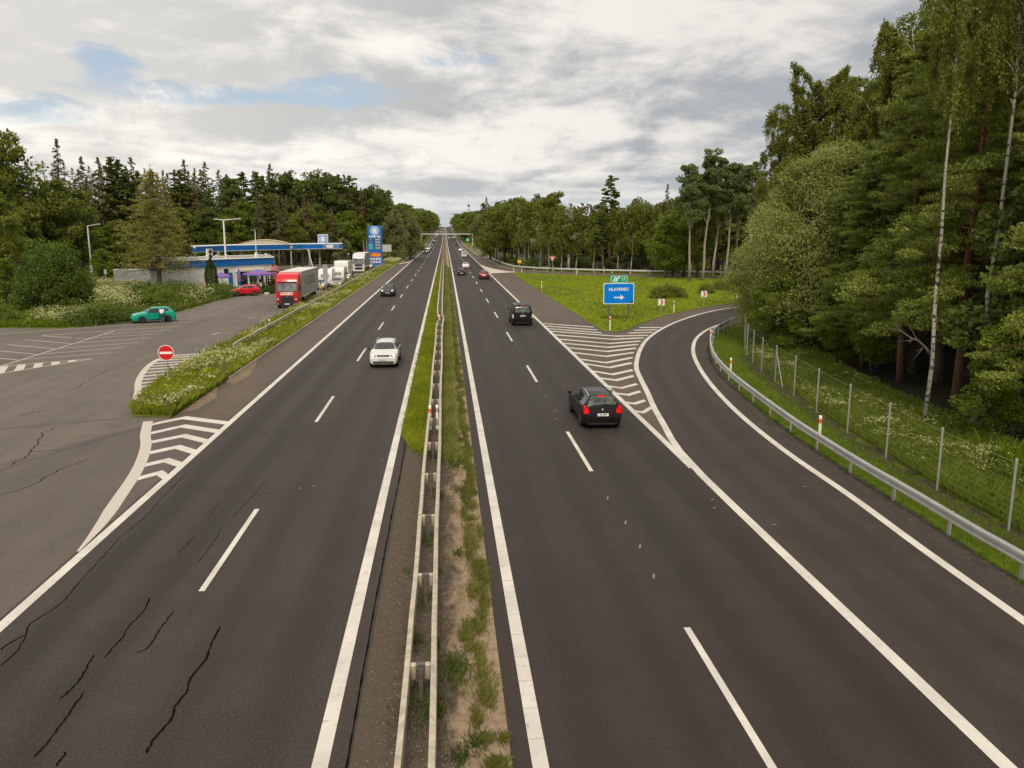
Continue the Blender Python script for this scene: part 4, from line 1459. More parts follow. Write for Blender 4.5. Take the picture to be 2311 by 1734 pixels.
def make_car(kind, body, loc, label, rz=0.0, detail=3, lit=False, brake=False, group=None, rails=None, plate=None, rim=None, name=None, cat=None, bumper=None, scale=1.0, lower=None, open_door=False):
    vs, fs, bv = hull(kind)
    sp = SPECS[kind]
    W, L = sp['W'] / 2, sp['L'] / 2
    nm = name or {'wagon': 'estate_car', 'hatch': 'hatchback_car', 'sedan': 'saloon_car', 'van': 'van', 'suv': 'car'}[kind]
    t = thing(nm, label, cat or ('van' if kind == 'van' else 'car'), loc, rz, group)
    t.scale = (scale, scale, scale)
    m = MB()
    m.add(vs, fs)
    b = m.build('body', body, t, smooth=True)

    def dec(name_, outline, axis, sgn, mat, off=0.008, parent=t, rings=5):
        v, f = decal(bv, outline, axis, sgn, off, rings)
        q = MB()
        q.add(v, f)
        return q.build(name_, mat, parent, smooth=True)
    H = max(s[2] for s in sp['st'])
    zb = {'wagon': .98, 'hatch': .99, 'sedan': .96, 'van': 1.15, 'suv': 1.08}[kind]
    zw0 = {'wagon': 1.05, 'hatch': 1.06, 'sedan': 1.03, 'van': 1.26, 'suv': 1.14}[kind]
    zt = H - 0.075
    # glass
    dec('windscreen', quad_round([(-W * .76, zw0), (W * .76, zw0), (W * .64, zt), (-W * .64, zt)], .07), 'y', 1, M_glass)
    zr0 = {'wagon': 1.08, 'hatch': 1.07, 'sedan': 1.10, 'van': 1.24, 'suv': 1.16}[kind]
    zr1 = {'wagon': 1.40, 'hatch': 1.36, 'sedan': 1.38, 'van': 1.80, 'suv': 1.48}[kind]
    dec('rear_window', quad_round([(-W * .74, zr0), (W * .74, zr0), (W * .62, zr1), (-W * .62, zr1)], .09), 'y', -1, M_glassr)
    yf = {'wagon': .95, 'hatch': .62, 'sedan': .74, 'van': 1.38, 'suv': .70}[kind]
    yt = {'wagon': .28, 'hatch': .05, 'sedan': .10, 'van': .80, 'suv': .10}[kind]
    yr = {'wagon': -2.0, 'hatch': -1.48, 'sedan': -1.42, 'van': -2.30, 'suv': -1.72}[kind]
    yrt = {'wagon': -1.80, 'hatch': -1.28, 'sedan': -.85, 'van': -2.22, 'suv': -1.5}[kind]
    zs1 = H - .13
    zs0 = zb + .045
    for s_ in (-1, 1):
        if kind == 'van':
            segs = [(yf, yt + .02, .36, .36), (.28, .28, -.98, -.98), (-1.06, -1.06, yr, yrt)]
        elif kind == 'sedan':
            segs = [(yf, yt, -.18, -.18), (-.26, -.26, yr + .12, yrt - .1)]
        elif kind == 'hatch' and detail >= 2 and open_door:
            segs = [(yf, yt, -.1, -.1), (-.62, -.62, yr + .12, yrt + .05)]
        else:
            mid = -.06 if kind == 'wagon' else -.22
            segs = [(yf, yt, mid, mid), (mid - .08, mid - .08, mid - .86, mid - .86)]
            if kind in ('wagon', 'suv'):
                segs.append((mid - .96, mid - .96, yr + .04, yrt))
        for a0, a1, b0, b1 in segs:
            dec('side_window', quad_round([(a0, zs0), (b0, zs0), (b1, zs1), (a1, zs1)], .05), 'x', s_, M_glass, rings=3)
    # lights
    zh = {'wagon': .73, 'hatch': .74, 'sedan': .69, 'van': .86, 'suv': .82}[kind]
    zt_ = {'wagon': .90, 'hatch': .86, 'sedan': .86, 'van': .82, 'suv': .95}[kind]
    for s_ in (-1, 1):
        dec('headlight', quad_round([(s_ * W * .50, zh - .02), (s_ * W * .90, zh + .0), (s_ * W * .88, zh + .14), (s_ * W * .56, zh + .09)], .04), 'y', 1, pbr('lamp_housing', (.22, .22, .21), .2) if (lit and detail >= 3) else (M_lamp if lit else M_lampoff), .012)
        if lit and detail >= 3:
            dec('lit_lamp', [(s_ * W * .74 + .085 * math.cos(R_(a)), zh + .055 + .048 * math.sin(R_(a))) for a in range(0, 360, 36)], 'y', 1, M_lamp, .02, t, 2)
        if kind == 'van':
            tl = [(s_ * W * .86, .72), (s_ * W * .985, .72), (s_ * W * .975, 1.08), (s_ * W * .89, 1.08)]
        elif kind == 'wagon':
            tl = [(s_ * W * .66, .74), (s_ * W * .93, .70), (s_ * W * .92, .98), (s_ * W * .84, 1.06), (s_ * W * .70, .90)]
        else:
            tl = [(s_ * W * .58, zt_ - .10), (s_ * W * .92, zt_ - .12), (s_ * W * .88, zt_ + .08), (s_ * W * .62, zt_ + .06)]
        dec('tail_light', quad_round(tl, .04), 'y', -1, (pbr('clear_lamp', (.62, .60, .54), .2) if kind == 'van' else (M_taillit if brake else M_tail)), .012)
        # arches
    yfw, yrw = L - .86, -L + .80
    if kind == 'van':
        yfw, yrw = L - .95, -L + .95
    rw = .33 if kind in ('van', 'suv') else .31
    if detail >= 2:
        for y in (yfw, yrw):
            for s_ in (-1, 1):
                arc = [(y + (rw + .055) * math.cos(R_(a)), rw + (rw + .055) * math.sin(R_(a))) for a in range(-25, 206, 15)]
                dec('wheel_arch_shade', [(a, max(b_, .24)) for a, b_ in arc], 'x', s_, M_blackp, .004, b, 4)  # black patch stands in for the shade in the arch gap
    for y in (yfw, yrw):
        for s_ in (-1, 1):
            wheel(t, s_ * (W - .10), y, rw, s_, rim)
    # grille, bumper intakes, plate
    dec('grille', quad_round([(-W * .44, zh - .02), (W * .44, zh - .02), (W * .48, zh + .08), (-W * .48, zh + .08)], .04), 'y', 1, M_blackp, .010)
    if detail >= 2:
        dec('air_intake', quad_round([(-W * .74, .33), (W * .74, .33), (W * .78, .43), (-W * .78, .43)], .05), 'y', 1, M_blackp, .008)
        for sg, zp in ((1, .52), (-1, {'wagon': .66, 'hatch': .48, 'sedan': .80, 'van': .92, 'suv': .72}[kind])):
            v, f = decal(bv, [(-.26, zp - .055), (.26, zp - .055), (.26, zp + .055), (-.26, zp + .055)], 'y', sg, .016, 3)
            q = MB()
            q.add(v, f)
            lp = q.build('number_plate', M_plate, t)
            if plate and detail >= 3 and plate[0] == sg:
                yy_ = v[-1].y + sg * .008
                v2, f2 = decal(bv, [(-.26 * (-sg), zp - .055), (-.21 * (-sg), zp - .055), (-.21 * (-sg), zp + .055), (-.26 * (-sg), zp + .055)], 'y', sg, .020, 2)
                q = MB()
                q.add(v2, f2)
                q.build('plate_band', M_blue, lp)
                text_obj('plate_text', plate[1], .105, M_blackp, lp, (.02 * (1 if sg < 0 else -1), yy_, zp), (math.pi / 2, 0, 0 if sg < 0 else math.pi), bold=.002, sx=.8)
        # sill and lower bumper
        for s_ in (-1, 1):
            dec('sill', [(yfw - .45, .25), (yrw + .45, .25), (yrw + .45, .33), (yfw - .45, .33)], 'x', s_, M_blackp, .006, b, 2)
        for sg in (-1, 1):
            dec('bumper_lip', quad_round([(-W * .86, .225), (W * .86, .225), (W * .90, .31), (-W * .90, .31)], .03), 'y', sg, bumper or M_blackp, .010)
            if bumper:
                dec('bumper', quad_round([(-W * .90, .30), (W * .90, .30), (W * .90, .52), (-W * .90, .52)], .05), 'y', sg, bumper, .014)
                for s_ in (-1, 1):
                    dec('bumper', [(sg * L * .97, .30), (sg * (L - .40), .30), (sg * (L - .40), .52), (sg * L * .97, .52)], 'x', s_, bumper, .012, t, 3)
        # mirrors
        for s_ in (-1, 1):
            q = MB()
            q.box((s_ * (W + .10), yf - .02, zb + .10), (.20, .11, .14), top=.8)
            q.box((s_ * (W + .0), yf - .0, zb + .04), (.10, .05, .04))
            q.build('mirror', body if kind in ('hatch', 'suv') else (M_blackp if body is P_white else body), t, smooth=True, bevel=.025)
        # door seams and handles
        ds = [(yf - .05), (-.20 if kind != 'van' else .30), (-1.08 if kind != 'van' else -.98)]
        if kind == 'hatch':
            ds = [yf - .02, -.52]
        for s_ in (-1, 1):
            for y in ds:
                dec('door_seam', [(y - .006, .32), (y + .006, .32), (y + .006, zb - .02), (y - .006, zb - .02)], 'x', s_, M_blackp, .003, b, 2)
            for y in (ds[1] + .16, ds[-1] + .14) if len(ds) > 2 else (ds[1] + .16,):
                q = MB()
                q.box((s_ * (W * .995), y, zb - .12), (.035, .16, .03))
                q.build('door_handle', body, t, bevel=.01)
    if open_door:
        dec('door_opening_shade', quad_round([(.02, .30), (-.56, .30), (-.56, H - .13), (.02, H - .13)], .05), 'x', -1, M_blackp, .012)  # black patch on the hull paints the shaded interior behind the door
        q = MB()
        q.box((0, .50, .60), (.05, 1.0, .56))
        q.box((0, .50, .90), (.05, 1.0, .06))
        dr = q.build('door', body, t, bevel=.012)
        q = MB()
        q.add([(-.03, .10, .94), (-.03, .98, .94), (.10, .78, 1.32), (.10, .12, 1.36)], [(0, 1, 2, 3)])
        q.build('door_window', M_glass, dr)
        dr.location = (-W * .99, -.40, .02)
        dr.rotation_euler = (0, 0, R_(10))
    if detail >= 3:
        # high brake lamp, emblem
        zz = H - (.035 if kind == 'van' else .03)
        yb = {'wagon': -1.90, 'hatch': -1.36, 'van': -2.31, 'suv': -1.66, 'sedan': -1.0}[kind]
        v, f = decal(bv, quad_round([(-.17, H - .10), (.17, H - .10), (.17, H - .055), (-.17, H - .055)], .015), 'y', -1, .014, 2)
        q = MB()
        q.add(v, f)
        q.build('brake_light', M_taillit if brake else M_tail, t)
        for sg, ze in ((-1, zt_ - .02 if kind != 'van' else 1.07), (1, zh + .10)):
            v, f = decal(bv, [(.035 * math.cos(R_(a)), ze + .045 * math.sin(R_(a))) for a in range(0, 360, 45)], 'y', sg, .018, 2)
            q = MB()
            q.add(v, f)
            q.build('emblem', M_chrome, t)
    if kind == 'hatch' and detail >= 3 or (kind == 'wagon' and detail >= 3):
        q = MB()
        q.tube([(.0, -L * .62, H - .01), (.0, -L * .70, H + .16)], .006, 4)
        q.build('aerial', M_blackp, t)
        q = MB()
        q.box((.12, -L * .985, {'wagon': 1.10, 'hatch': 1.05}[kind] + .02), (.34, .03, .02), rz=.0)
        q.build('wiper', M_blackp, t)
    if rails:
        for s_ in (-1, 1):
            q = MB()
            xs = s_ * W * .63
            q.tube([(xs, .02, H - .10), (xs, -.12, H - .01), (xs, -.6, H + .035), (xs, -1.2, H + .03), (xs, -1.7, H - .01), (xs, -1.84, H - .08)], [.012, .02, .022, .022, .02, .012], 6)
            q.build('roof_rail', rails, t, smooth=True)
    return t


# near traffic
bx_ = make_car('wagon', P_black, (6.80, 37.0, 0), 'black estate car seen from behind in the right lane, nearest to the camera', detail=3, brake=True, rails=M_chrome, plate=(-1, '5SA 5863'))
make_car('van', P_black, (7.02, 77.5, 0), 'black passenger van seen from behind beside the striped gore', detail=3, plate=(-1, '3AK 4187'))
make_car('wagon', P_white, (-4.06, 54.4, 0), 'white estate car with lit headlights driving towards the camera', rz=math.pi, detail=3, lit=True, rails=M_alu, plate=(1, '8L 3817'))
make_car('wagon', P_dark, (-7.83, 113.0, 0), 'dark grey estate car with bright headlights coming down the outer lane', rz=math.pi, detail=3, lit=True, rails=M_alu, plate=(1, '1AB 2045'))
make_car('suv', P_dred, (6.98, 151.4, 0), 'dark red hatchback with glowing tail lights in the right lane beyond the black van', detail=2, brake=True)
make_car('hatch', P_dark, (3.15, 165.3, 0), 'black hatchback in the inner lane right behind a white saloon', detail=2)
make_car('sedan', P_white, (4.75, 196, 0), 'white saloon straddling the dashed line just ahead of the black hatchback', detail=2)
make_car('van', P_white, (6.2, 279, 0), 'boxy white van in the right lane, far up the road', detail=2)
make_car('sedan', P_white, (6.6, 362, 0), 'small white saloon just beyond the boxy white van', detail=1)
make_car('hatch', P_dark, (6.8, 520, gz(520)), 'tiny dark car in the right lane just before the gantry', detail=1)
make_car('hatch', P_silver, (3.2, 690, gz(690)), 'left one of two tiny pale cars side by side past the gantry', detail=1)
make_car('hatch', P_white, (6.9, 700, gz(700)), 'right one of two tiny pale cars side by side past the gantry', detail=1)
g1 = 'distant cars going up the hill'
for i, (x, y, p, d) in enumerate(((3.1, 800, P_grey, 'tiny grey car in the inner lane climbing the far hill'), (6.9, 815, P_silver, 'tiny silver car in the outer lane climbing the far hill'), (6.9, 960, P_grey, 'tiny grey car higher up the hill on the right'), (6.8, 1330, P_dark, 'dark speck of a car at the crest of the right carriageway'))):
    make_car('hatch', p, (x, y, gz(y)), d, detail=1, group=g1)
g2 = 'distant oncoming cars'
FAR = [(-8.0, 328, P_dark, 'wagon', 'dark car leading the oncoming queue in the outer lane, headlights on'), (-7.6, 345, P_black, 'hatch', 'black car tucked behind the leading dark car of the queue'),
       (-8.0, 392, P_silver, 'sedan', 'silver car in the oncoming queue behind two dark ones'), (-7.8, 410, P_dark, 'hatch', 'dark car following the silver one in the oncoming queue'),
       (-8.0, 486, P_blue, 'hatch', 'lone dark blue car below the left leg of the gantry'), (-8.0, 610, P_grey, 'hatch', 'small grey car just past the gantry on the left carriageway'),
       (-8.0, 720, P_grey, 'sedan', 'tiny grey car low on the far hill, oncoming'), (-7.9, 790, P_white, 'sedan', 'tiny white car low on the far hill, oncoming'), (-4.2, 800, P_grey, 'hatch', 'tiny grey car in the inner oncoming lane of the far hill'),
       (-8.0, 860, P_red, 'hatch', 'tiny red car among the oncoming traffic of the far hill'), (-7.9, 930, P_wine, 'sedan', 'tiny wine red car high on the far hill'), (-4.3, 950, P_white, 'sedan', 'tiny white car in the inner lane high on the far hill'),
       (-8.0, 1010, P_white, 'van', 'tiny white van high on the far hill'), (-7.9, 1090, P_red, 'hatch', 'tiny red car just below the crest'), (-4.2, 1110, P_silver, 'sedan', 'tiny silver car just below the crest'), (-8.0, 1200, P_white, 'sedan', 'white speck of a car near the crest'), (-6.5, 1330, P_wine, 'van', 'reddish speck at the crest of the left carriageway')]
for x, y, p, kd, d in FAR:
    make_car(kd, p, (x, y, gz(y)), d, rz=math.pi, detail=1, lit=y < 900, group=g2)

# parked cars on the service side
make_car('hatch', P_teal, (-28.2, 81.3, 0), 'bright turquoise hatchback with its door open, parked across the bays', rz=R_(118), detail=3, rim=M_rimd, bumper=None, open_door=True)
make_car('hatch', P_red, (*at(552, 114.2), 0), 'bright red hatchback with black bumpers parked by the terrace', rz=R_(116), detail=3, bumper=M_blackp)
make_car('hatch', P_red, (-37.5, 124.5, 0), 'red car mostly hidden behind the flowering bushes in front of the white building', rz=R_(100), detail=1)
make_car('wagon', P_silver, (-18.9, 126.5, 0), 'silver estate car towing the first white caravan', rz=math.pi, detail=2)
make_car('wagon', paint('beige', (.34, .30, .25), .4, .3), (-16.95, 131.0, 0), 'beige estate car with a side panel showing, beside the small caravan', rz=math.pi, detail=2)
make_car('suv', P_silver, (-17.6, 147.4, 0), 'pale car with open door in front of the largest caravan', rz=math.pi, detail=2)
make_car('hatch', P_silver, (-17.9, 196.5, 0), 'silver car peeping out between the white lorry and the price pylon', rz=math.pi, detail=1)


# ---- caravans
def caravan(loc, w_, l_, h_, label, round_=0.35):
    t = thing('caravan', label, 'caravan', loc, math.pi, 'white caravans parked on the lorry lane')
    m = MB()
    prof = [(l_ / 2, .55), (l_ / 2 + .05, h_ * .5), (l_ / 2 - round_ * .5, h_ - .25), (l_ / 2 - round_ * 1.3, h_), (-l_ / 2 + round_ * .8, h_), (-l_ / 2 + .05, h_ - .3), (-l_ / 2, .55), (-l_ / 2 + .2, .42), (l_ / 2 - .3, .42)]
    n = len(prof)
    m.add([(-w_ / 2, a, b) for a, b in prof] + [(w_ / 2, a, b) for a, b in prof], [tuple(range(n)), tuple(range(2 * n - 1, n - 1, -1))] + [(k, n + k, n + (k + 1) % n, (k + 1) % n) for k in range(n)])
    m.build('body', paint('caravan', (.76, .74, .68), .35, 0), t, smooth=True, bevel=.08)
    m = MB()
    m.box((0, l_ / 2 + .03, h_ * .62), (w_ * .6, .06, .5))
    m.build('front_window', pbr('pale_glass', (.30, .32, .32), .15), t, bevel=.03)
    for s_ in (-1, 1):
        for y in (l_ * .22, -l_ * .22):
            m = MB()
            m.box((s_ * (w_ / 2 + .005), y, h_ * .62), (.03, .8, .5))
            m.build('side_window', M_glass, t, bevel=.01)
        wheel(t, s_ * (w_ / 2 - .08), -.1, .33, s_)
    m = MB()
    m.tube([(-.5, l_ / 2 - .2, .5), (0, l_ / 2 + 1.0, .5), (.5, l_ / 2 - .2, .5)], .05, 6)
    m.build('drawbar', M_metald, t)
    return t


caravan((-18.9, 133.6, 0), 2.15, 4.6, 2.75, 'small rounded white caravan partly behind the grey sign panel', .7)
caravan((-17.9, 140.6, 0), 2.2, 4.8, 2.75, 'middle white caravan with side windows, behind the beige estate', .5)
caravan((-18.9, 155.0, 0), 2.5, 6.2, 3.3, 'largest square white caravan, in front of the white lorry', .15)


# ---- lorries
def lorry(loc, label, cabp, name_txt, trailer_l=12.6, tr_col=(.42, .40, .36), lower=None, text=True, grille=M_blackp):
    t = thing('lorry', label, 'lorry', loc, math.pi)
    TR = pbr('tarp_%d' % int(tr_col[0] * 100), tr_col, .6, var=.05, vscale=.7)
    W = 1.25
    # cab profile (front = +y local)
    m = MB()
    prof = [(0.0, .55), (.04, 1.55), (-.02, 2.0), (-.28, 2.98), (-.55, 3.45), (-1.0, 3.80), (-2.15, 3.92), (-2.2, 1.0), (-2.2, .55)]
    n = len(prof)
    m.add([(-W, a, b) for a, b in prof] + [(W, a, b) for a, b in prof], [tuple(range(n)), tuple(range(2 * n - 1, n - 1, -1))] + [(k, n + k, n + (k + 1) % n, (k + 1) % n) for k in range(n)])
    cab = m.build('cab', cabp, t, smooth=True, bevel=.10)
    # windscreen
    m = MB()
    m.add([(-1.10, .055, 1.93), (1.10, .055, 1.93), (1.04, -.22, 2.86), (-1.04, -.22, 2.86)], [(0, 1, 2, 3)])
    m.add([(-1.17, .045, 1.88), (1.17, .045, 1.88), (1.12, -.245, 2.94), (-1.12, -.245, 2.94)], [(0, 1, 2, 3)], 1)
    m.build('windscreen', [M_glassl, M_blackp], cab)
    m = MB()
    m.box((0, -.20, 2.99), (2.05, .22, .06))
    m.build('sun_visor', cabp, cab, bevel=.02)
    for s_ in (-1, 1):
        m = MB()
        m.add([(s_ * (W + .004), -.22, 2.0), (s_ * (W + .004), -1.05, 2.0), (s_ * (W + .004), -1.05, 2.75), (s_ * (W + .004), -.45, 2.75)], [(0, 1, 2, 3)])
        m.build('side_window', M_glass, cab)
        m = MB()
        m.box((s_ * (W + .20), .02, 2.30), (.20, .14, .80))
        m.tube([(s_ * W, -.1, 2.75), (s_ * (W + .2), 0, 2.74)], .025, 5)
        m.build('mirror', M_blackp, cab, bevel=.03)
    # lower front
    m = MB()
    if grille is M_blackp and lower is None:
        m.box((0, .03, .98), (1.45, .12, .82))
    else:
        m.box((0, .05, 1.58), (1.70, .06, .42), top=1.0)
        m.box((0, .05, .88), (1.50, .08, .56))
    m.build('grille', grille, cab, bevel=.03)
    m = MB()
    m.box((0, .02, .46), (2.48, .22, .34))
    m.build('bumper', lower or P_dark, cab, bevel=.05)
    for s_ in (-1, 1):
        m = MB()
        m.box((s_ * 1.02, .045, .98), (.34, .10, .34))
        m.build('lamp_surround', lower or P_dark, cab, bevel=.03)
        m = MB()
        m.box((s_ * 1.02, .10, 1.02), (.26, .03, .20))
        m.build('headlight', M_lampoff, cab, bevel=.012)
        m = MB()
        m.box((s_ * 1.04, .135, .50), (.16, .02, .12))
        m.build('fog_light', M_lampoff, cab)
    m = MB()
    m.box((0, .14, .50), (.52, .02, .11))
    m.build('number_plate', M_plate, cab)
    if text:
        text_obj('lettering', name_txt, .44, M_signw, cab, (0, .085, 1.66), (math.pi / 2, 0, math.pi), bold=.018, space=1.0, sx=.92)
        m = MB()
        m.box((0, .075, 1.66), (2.2, .012, .44))
        m.build('name_panel', cabp, cab)
        m = MB()
        m.box((0, -.30, 2.99), (1.3, .14, .05))
        m.build('roof_strip', M_signw, cab)
    m = MB()
    m.box((0, .10, 1.34), (.09, .03, .11))
    m.build('emblem', M_chrome, cab)
    # roof deflector sides
    m = MB()
    prof = [(-.9, 3.72), (-2.25, 4.02), (-2.25, 3.6), (-1.0, 3.5)]
    m.add([(-1.18, a, b) for a, b in prof] + [(1.18, a, b) for a, b in prof], [(0, 1, 2, 3), (7, 6, 5, 4)] + [(k, 4 + k, 4 + (k + 1) % 4, (k + 1) % 4) for k in range(4)])
    m.build('roof_deflector', cabp, cab, bevel=.05)
    # trailer
    y0 = -2.65
    m = MB()
    m.box((0, y0 - trailer_l / 2, 2.62), (2.52, trailer_l, 2.72))
    tr = m.build('trailer', TR, t, bevel=.03)
    m = MB()
    m.box((0, y0 - trailer_l / 2, 3.99), (2.54, trailer_l + .02, .05))
    m.build('trailer_roof', pbr('tarp_roof', (.66, .64, .60), .6), tr)
    m = MB()
    for s_ in (-1, 1):
        for k in range(12):
            m.box((s_ * 1.265, y0 - .7 - k * (trailer_l - 1.4) / 11, 2.62), (.012, .05, 2.6))
        m.box((s_ * 1.265, y0 - trailer_l / 2, 1.30), (.03, trailer_l, .12))
    m.build('side_strap', pbr('strap', (.36, .34, .31), .6), tr)
    m = MB()
    m.box((0, y0 - trailer_l / 2, 1.1), (1.0, trailer_l, .3))
    for s_ in (-1, 1):
        m.box((s_ * 1.18, y0 - trailer_l * .40, .72), (.06, trailer_l * .30, .55))
    m.build('chassis', P_dark, t)
    if text:
        # the left flank of the lorry faces the motorway
        text_obj('side_lettering', 'LOGEO', 1.55, pbr('letter_grey', (.13, .13, .14), .6), tr, (-1.275, y0 - 6.6, 2.72), (math.pi / 2, 0, -math.pi / 2), bold=.0, space=1.08, sx=1.12)
        m = MB()
        m.add([(-1.277, -4.9, 2.10), (-1.277, -4.6, 2.10), (-1.277, -4.95, 3.35), (-1.277, -5.25, 3.35)], [(0, 1, 2, 3)])
        m.build('side_mark', M_red, tr)
    for y in (-.95,):
        for s_ in (-1, 1):
            wheel(t, s_ * 1.05, y, .5, s_, M_rim, .32)
    for y in (-4.3, y0 - trailer_l + 2.2, y0 - trailer_l + 3.5, y0 - trailer_l + 4.8):
        for s_ in (-1, 1):
            wheel(t, s_ * 1.05, y, .5, s_, M_rim, .34)
    return t


lorry((-17.95, 94.6, 0), 'red articulated lorry with white lettering on its nose and a grey curtain trailer', P_red, 'LOGEO')
lorry((-18.3, 176.2, 0), 'white articulated lorry parked in front of the blue price pylon', P_white, '', trailer_l=10, tr_col=(.34, .33, .33), lower=P_white, text=False)

# ================================================================== people
def person(label, loc, rz=0.0, pose='stand', top=(.6, .55, .45), legs=(.06, .07, .12), hair=(.05, .03, .02), h=1.75, dress=False):
    t = thing('person', label, 'person', loc, rz)
    k = h / 1.75
    if pose == 'stand':
        J = dict(pel=(0, 0, .95), che=(0, .01, 1.30), nek=(0, .0, 1.50), hed=(0, .03, 1.62), top=(0, .03, 1.73),
                 hl=(-.10, 0, .90), kl=(-.11, .03, .50), al=(-.11, 0, .09), tl=(-.12, .15, .03), hr=(.10, 0, .90), kr=(.12, .10, .52), ar=(.13, .02, .09), tr=(.14, .17, .03),
                 sl=(-.19, 0, 1.43), el=(-.25, .02, 1.14), wl=(-.22, .16, .94), ml=(-.21, .21, .87), sr=(.19, 0, 1.43), er=(.27, .02, 1.15), wr=(.20, .22, 1.10), mr=(.17, .29, 1.12))
    elif pose == 'lean':
        J = dict(pel=(0, 0, .92), che=(0, .22, 1.16), nek=(0, .38, 1.28), hed=(0, .48, 1.33), top=(0, .56, 1.40),
                 hl=(-.10, 0, .88), kl=(-.11, .08, .48), al=(-.11, 0, .09), tl=(-.12, .15, .03), hr=(.10, 0, .88), kr=(.12, .02, .48), ar=(.13, -.12, .09), tr=(.14, .03, .03),
                 sl=(-.18, .32, 1.23), el=(-.24, .48, 1.04), wl=(-.18, .70, 1.0), ml=(-.16, .78, 1.0), sr=(.18, .32, 1.23), er=(.24, .50, 1.06), wr=(.18, .72, 1.02), mr=(.16, .80, 1.02))
    else:
        J = dict(pel=(0, 0, .52), che=(0, .08, .88), nek=(0, .12, 1.08), hed=(0, .16, 1.20), top=(0, .17, 1.31),
                 hl=(-.10, .02, .50), kl=(-.14, .44, .50), al=(-.14, .42, .09), tl=(-.14, .57, .03), hr=(.10, .02, .50), kr=(.16, .44, .52), ar=(.16, .50, .09), tr=(.17, .64, .03),
                 sl=(-.19, .10, 1.01), el=(-.27, .26, .78), wl=(-.16, .46, .78), ml=(-.12, .53, .80), sr=(.19, .10, 1.01), er=(.28, .24, .80), wr=(.22, .42, .95), mr=(.18, .46, 1.04))
    names = list(J)
    E_ = [('pel', 'che'), ('che', 'nek'), ('nek', 'hed'), ('hed', 'top')] + [(a + s_, b + s_) for s_ in 'lr' for a, b in (('h', 'k'), ('k', 'a'), ('a', 't'), ('s', 'e'), ('e', 'w'), ('w', 'm'))] + [('pel', 'hl'), ('pel', 'hr'), ('che', 'sl'), ('che', 'sr')]
    Rr = dict(pel=.145, che=.150, nek=.055, hed=.098, top=.078, h=.095, k=.058, a=.042, t=.036, s=.062, e=.043, w=.030, m=.036)

    def skin(nm, keep, rad, mat, ext=()):
        v = [n_ for n_ in names if n_ in keep]
        me = bpy.data.meshes.new(nm)
        me.from_pydata([tuple(c * k for c in J[n_]) for n_ in v], [(v.index(a), v.index(b)) for a, b in E_ if a in v and b in v], [])
        o = link(nm, me, t)
        sm = o.modifiers.new('s', 'SKIN')
        me.skin_vertices.new() if not me.skin_vertices else None
        for i, n_ in enumerate(v):
            r = Rr.get(n_, Rr.get(n_[0], .05)) * rad * k
            me.skin_vertices[0].data[i].radius = (r, r * (.8 if n_ in ('pel', 'che') else 1))
            me.skin_vertices[0].data[i].use_root = (i == 0)
        ss = o.modifiers.new('u', 'SUBSURF')
        ss.levels = ss.render_levels = 1
        me.materials.append(mat)
        return o
    key = '%d%d%d' % tuple(int(c * 99) for c in top)
    skin('body', set(names), 1.0, pbr('skin_tone', (.42, .24, .16), .6))
    skin('shirt', {'pel', 'che', 'nek', 'sl', 'sr', 'el', 'er', 'hl', 'hr'} if not dress else {'pel', 'che', 'sl', 'sr', 'hl', 'hr', 'kl', 'kr'}, 1.22, pbr('cloth_' + key, top, .85, var=.1))
    skin('trousers', {'pel', 'hl', 'hr', 'kl', 'kr', 'al', 'ar'}, 1.16, pbr('cloth_l%d' % int(legs[0] * 999), legs, .85))
    hx = J['hed']
    m = MB()
    m.lathe((hx[0] * k, (hx[1] - .022) * k, (hx[2] - .01) * k), [(.05, -.06), (.098, -.03), (.112, .04), (.100, .10), (.060, .145), (.01, .155)], 10)
    m.build('hair', pbr('hair_%d' % int(hair[0] * 999), hair, .8), t, smooth=True)
    m = MB()
    for s_ in (-1, 1):
        m.box((s_ * .035 * k, (hx[1] + .088) * k, (hx[2] + .015) * k), (.018, .012, .010))
    m.box((0, (hx[1] + .10) * k, (hx[2] - .02) * k), (.022, .03, .035), top=.5)
    m.box((0, (hx[1] + .090) * k, (hx[2] - .06) * k), (.045, .012, .010))
    m.build('face', pbr('face_detail', (.25, .10, .07), .7), t)
    return t


person('person in a long yellow top and dark hair standing behind the red lorry', (-16.95, 113.2, 0), R_(200), 'stand', (.62, .50, .10), (.05, .05, .06), (.03, .02, .015), 1.8, dress=True)
person('person in a white shirt leaning into the turquoise car', (*at(366, 80.1), 0), R_(15), 'lean', (.66, .62, .64), (.07, .08, .10), (.10, .06, .04), 1.72)
person('person in dark clothes standing beside the pale car and largest caravan', (-16.2, 146.2, 0), R_(150), 'stand', (.05, .05, .06), (.06, .07, .10), (.05, .04, .03), 1.75)

# ================================================================== filling station
BL, BRt = np.array(G(337, 590.2, 4.55)), np.array(G(613, 580, 4.55))    # front wall, left to right
bd_ = (BRt - BL) / np.linalg.norm(BRt - BL)
bang = math.atan2(bd_[1], bd_[0])
bl_ = float(np.linalg.norm(BRt - BL))
st = thing('shop_building', 'low white filling station building with a broad blue band along its flat roof', 'building', (BL[0], BL[1], 0), bang)
# local: x along the front, y backwards (away from the camera), z up
bn_ = np.array([-bd_[1], bd_[0]])


def skew(P_):
    q = P_ / np.linalg.norm(P_)
    return (q @ bd_) / (q @ bn_)


kL, kR = skew(BL) + .10, skew(BRt) - .05
DP = 11.0


def foot(e=0.0, r=0.0):
    """front left, front right, back right, back left; e widens it"""
    return [(-e + r * 0, -e), (bl_ + e, -e), (bl_ + e + kR * DP, DP + e), (-e + kL * DP, DP + e)]


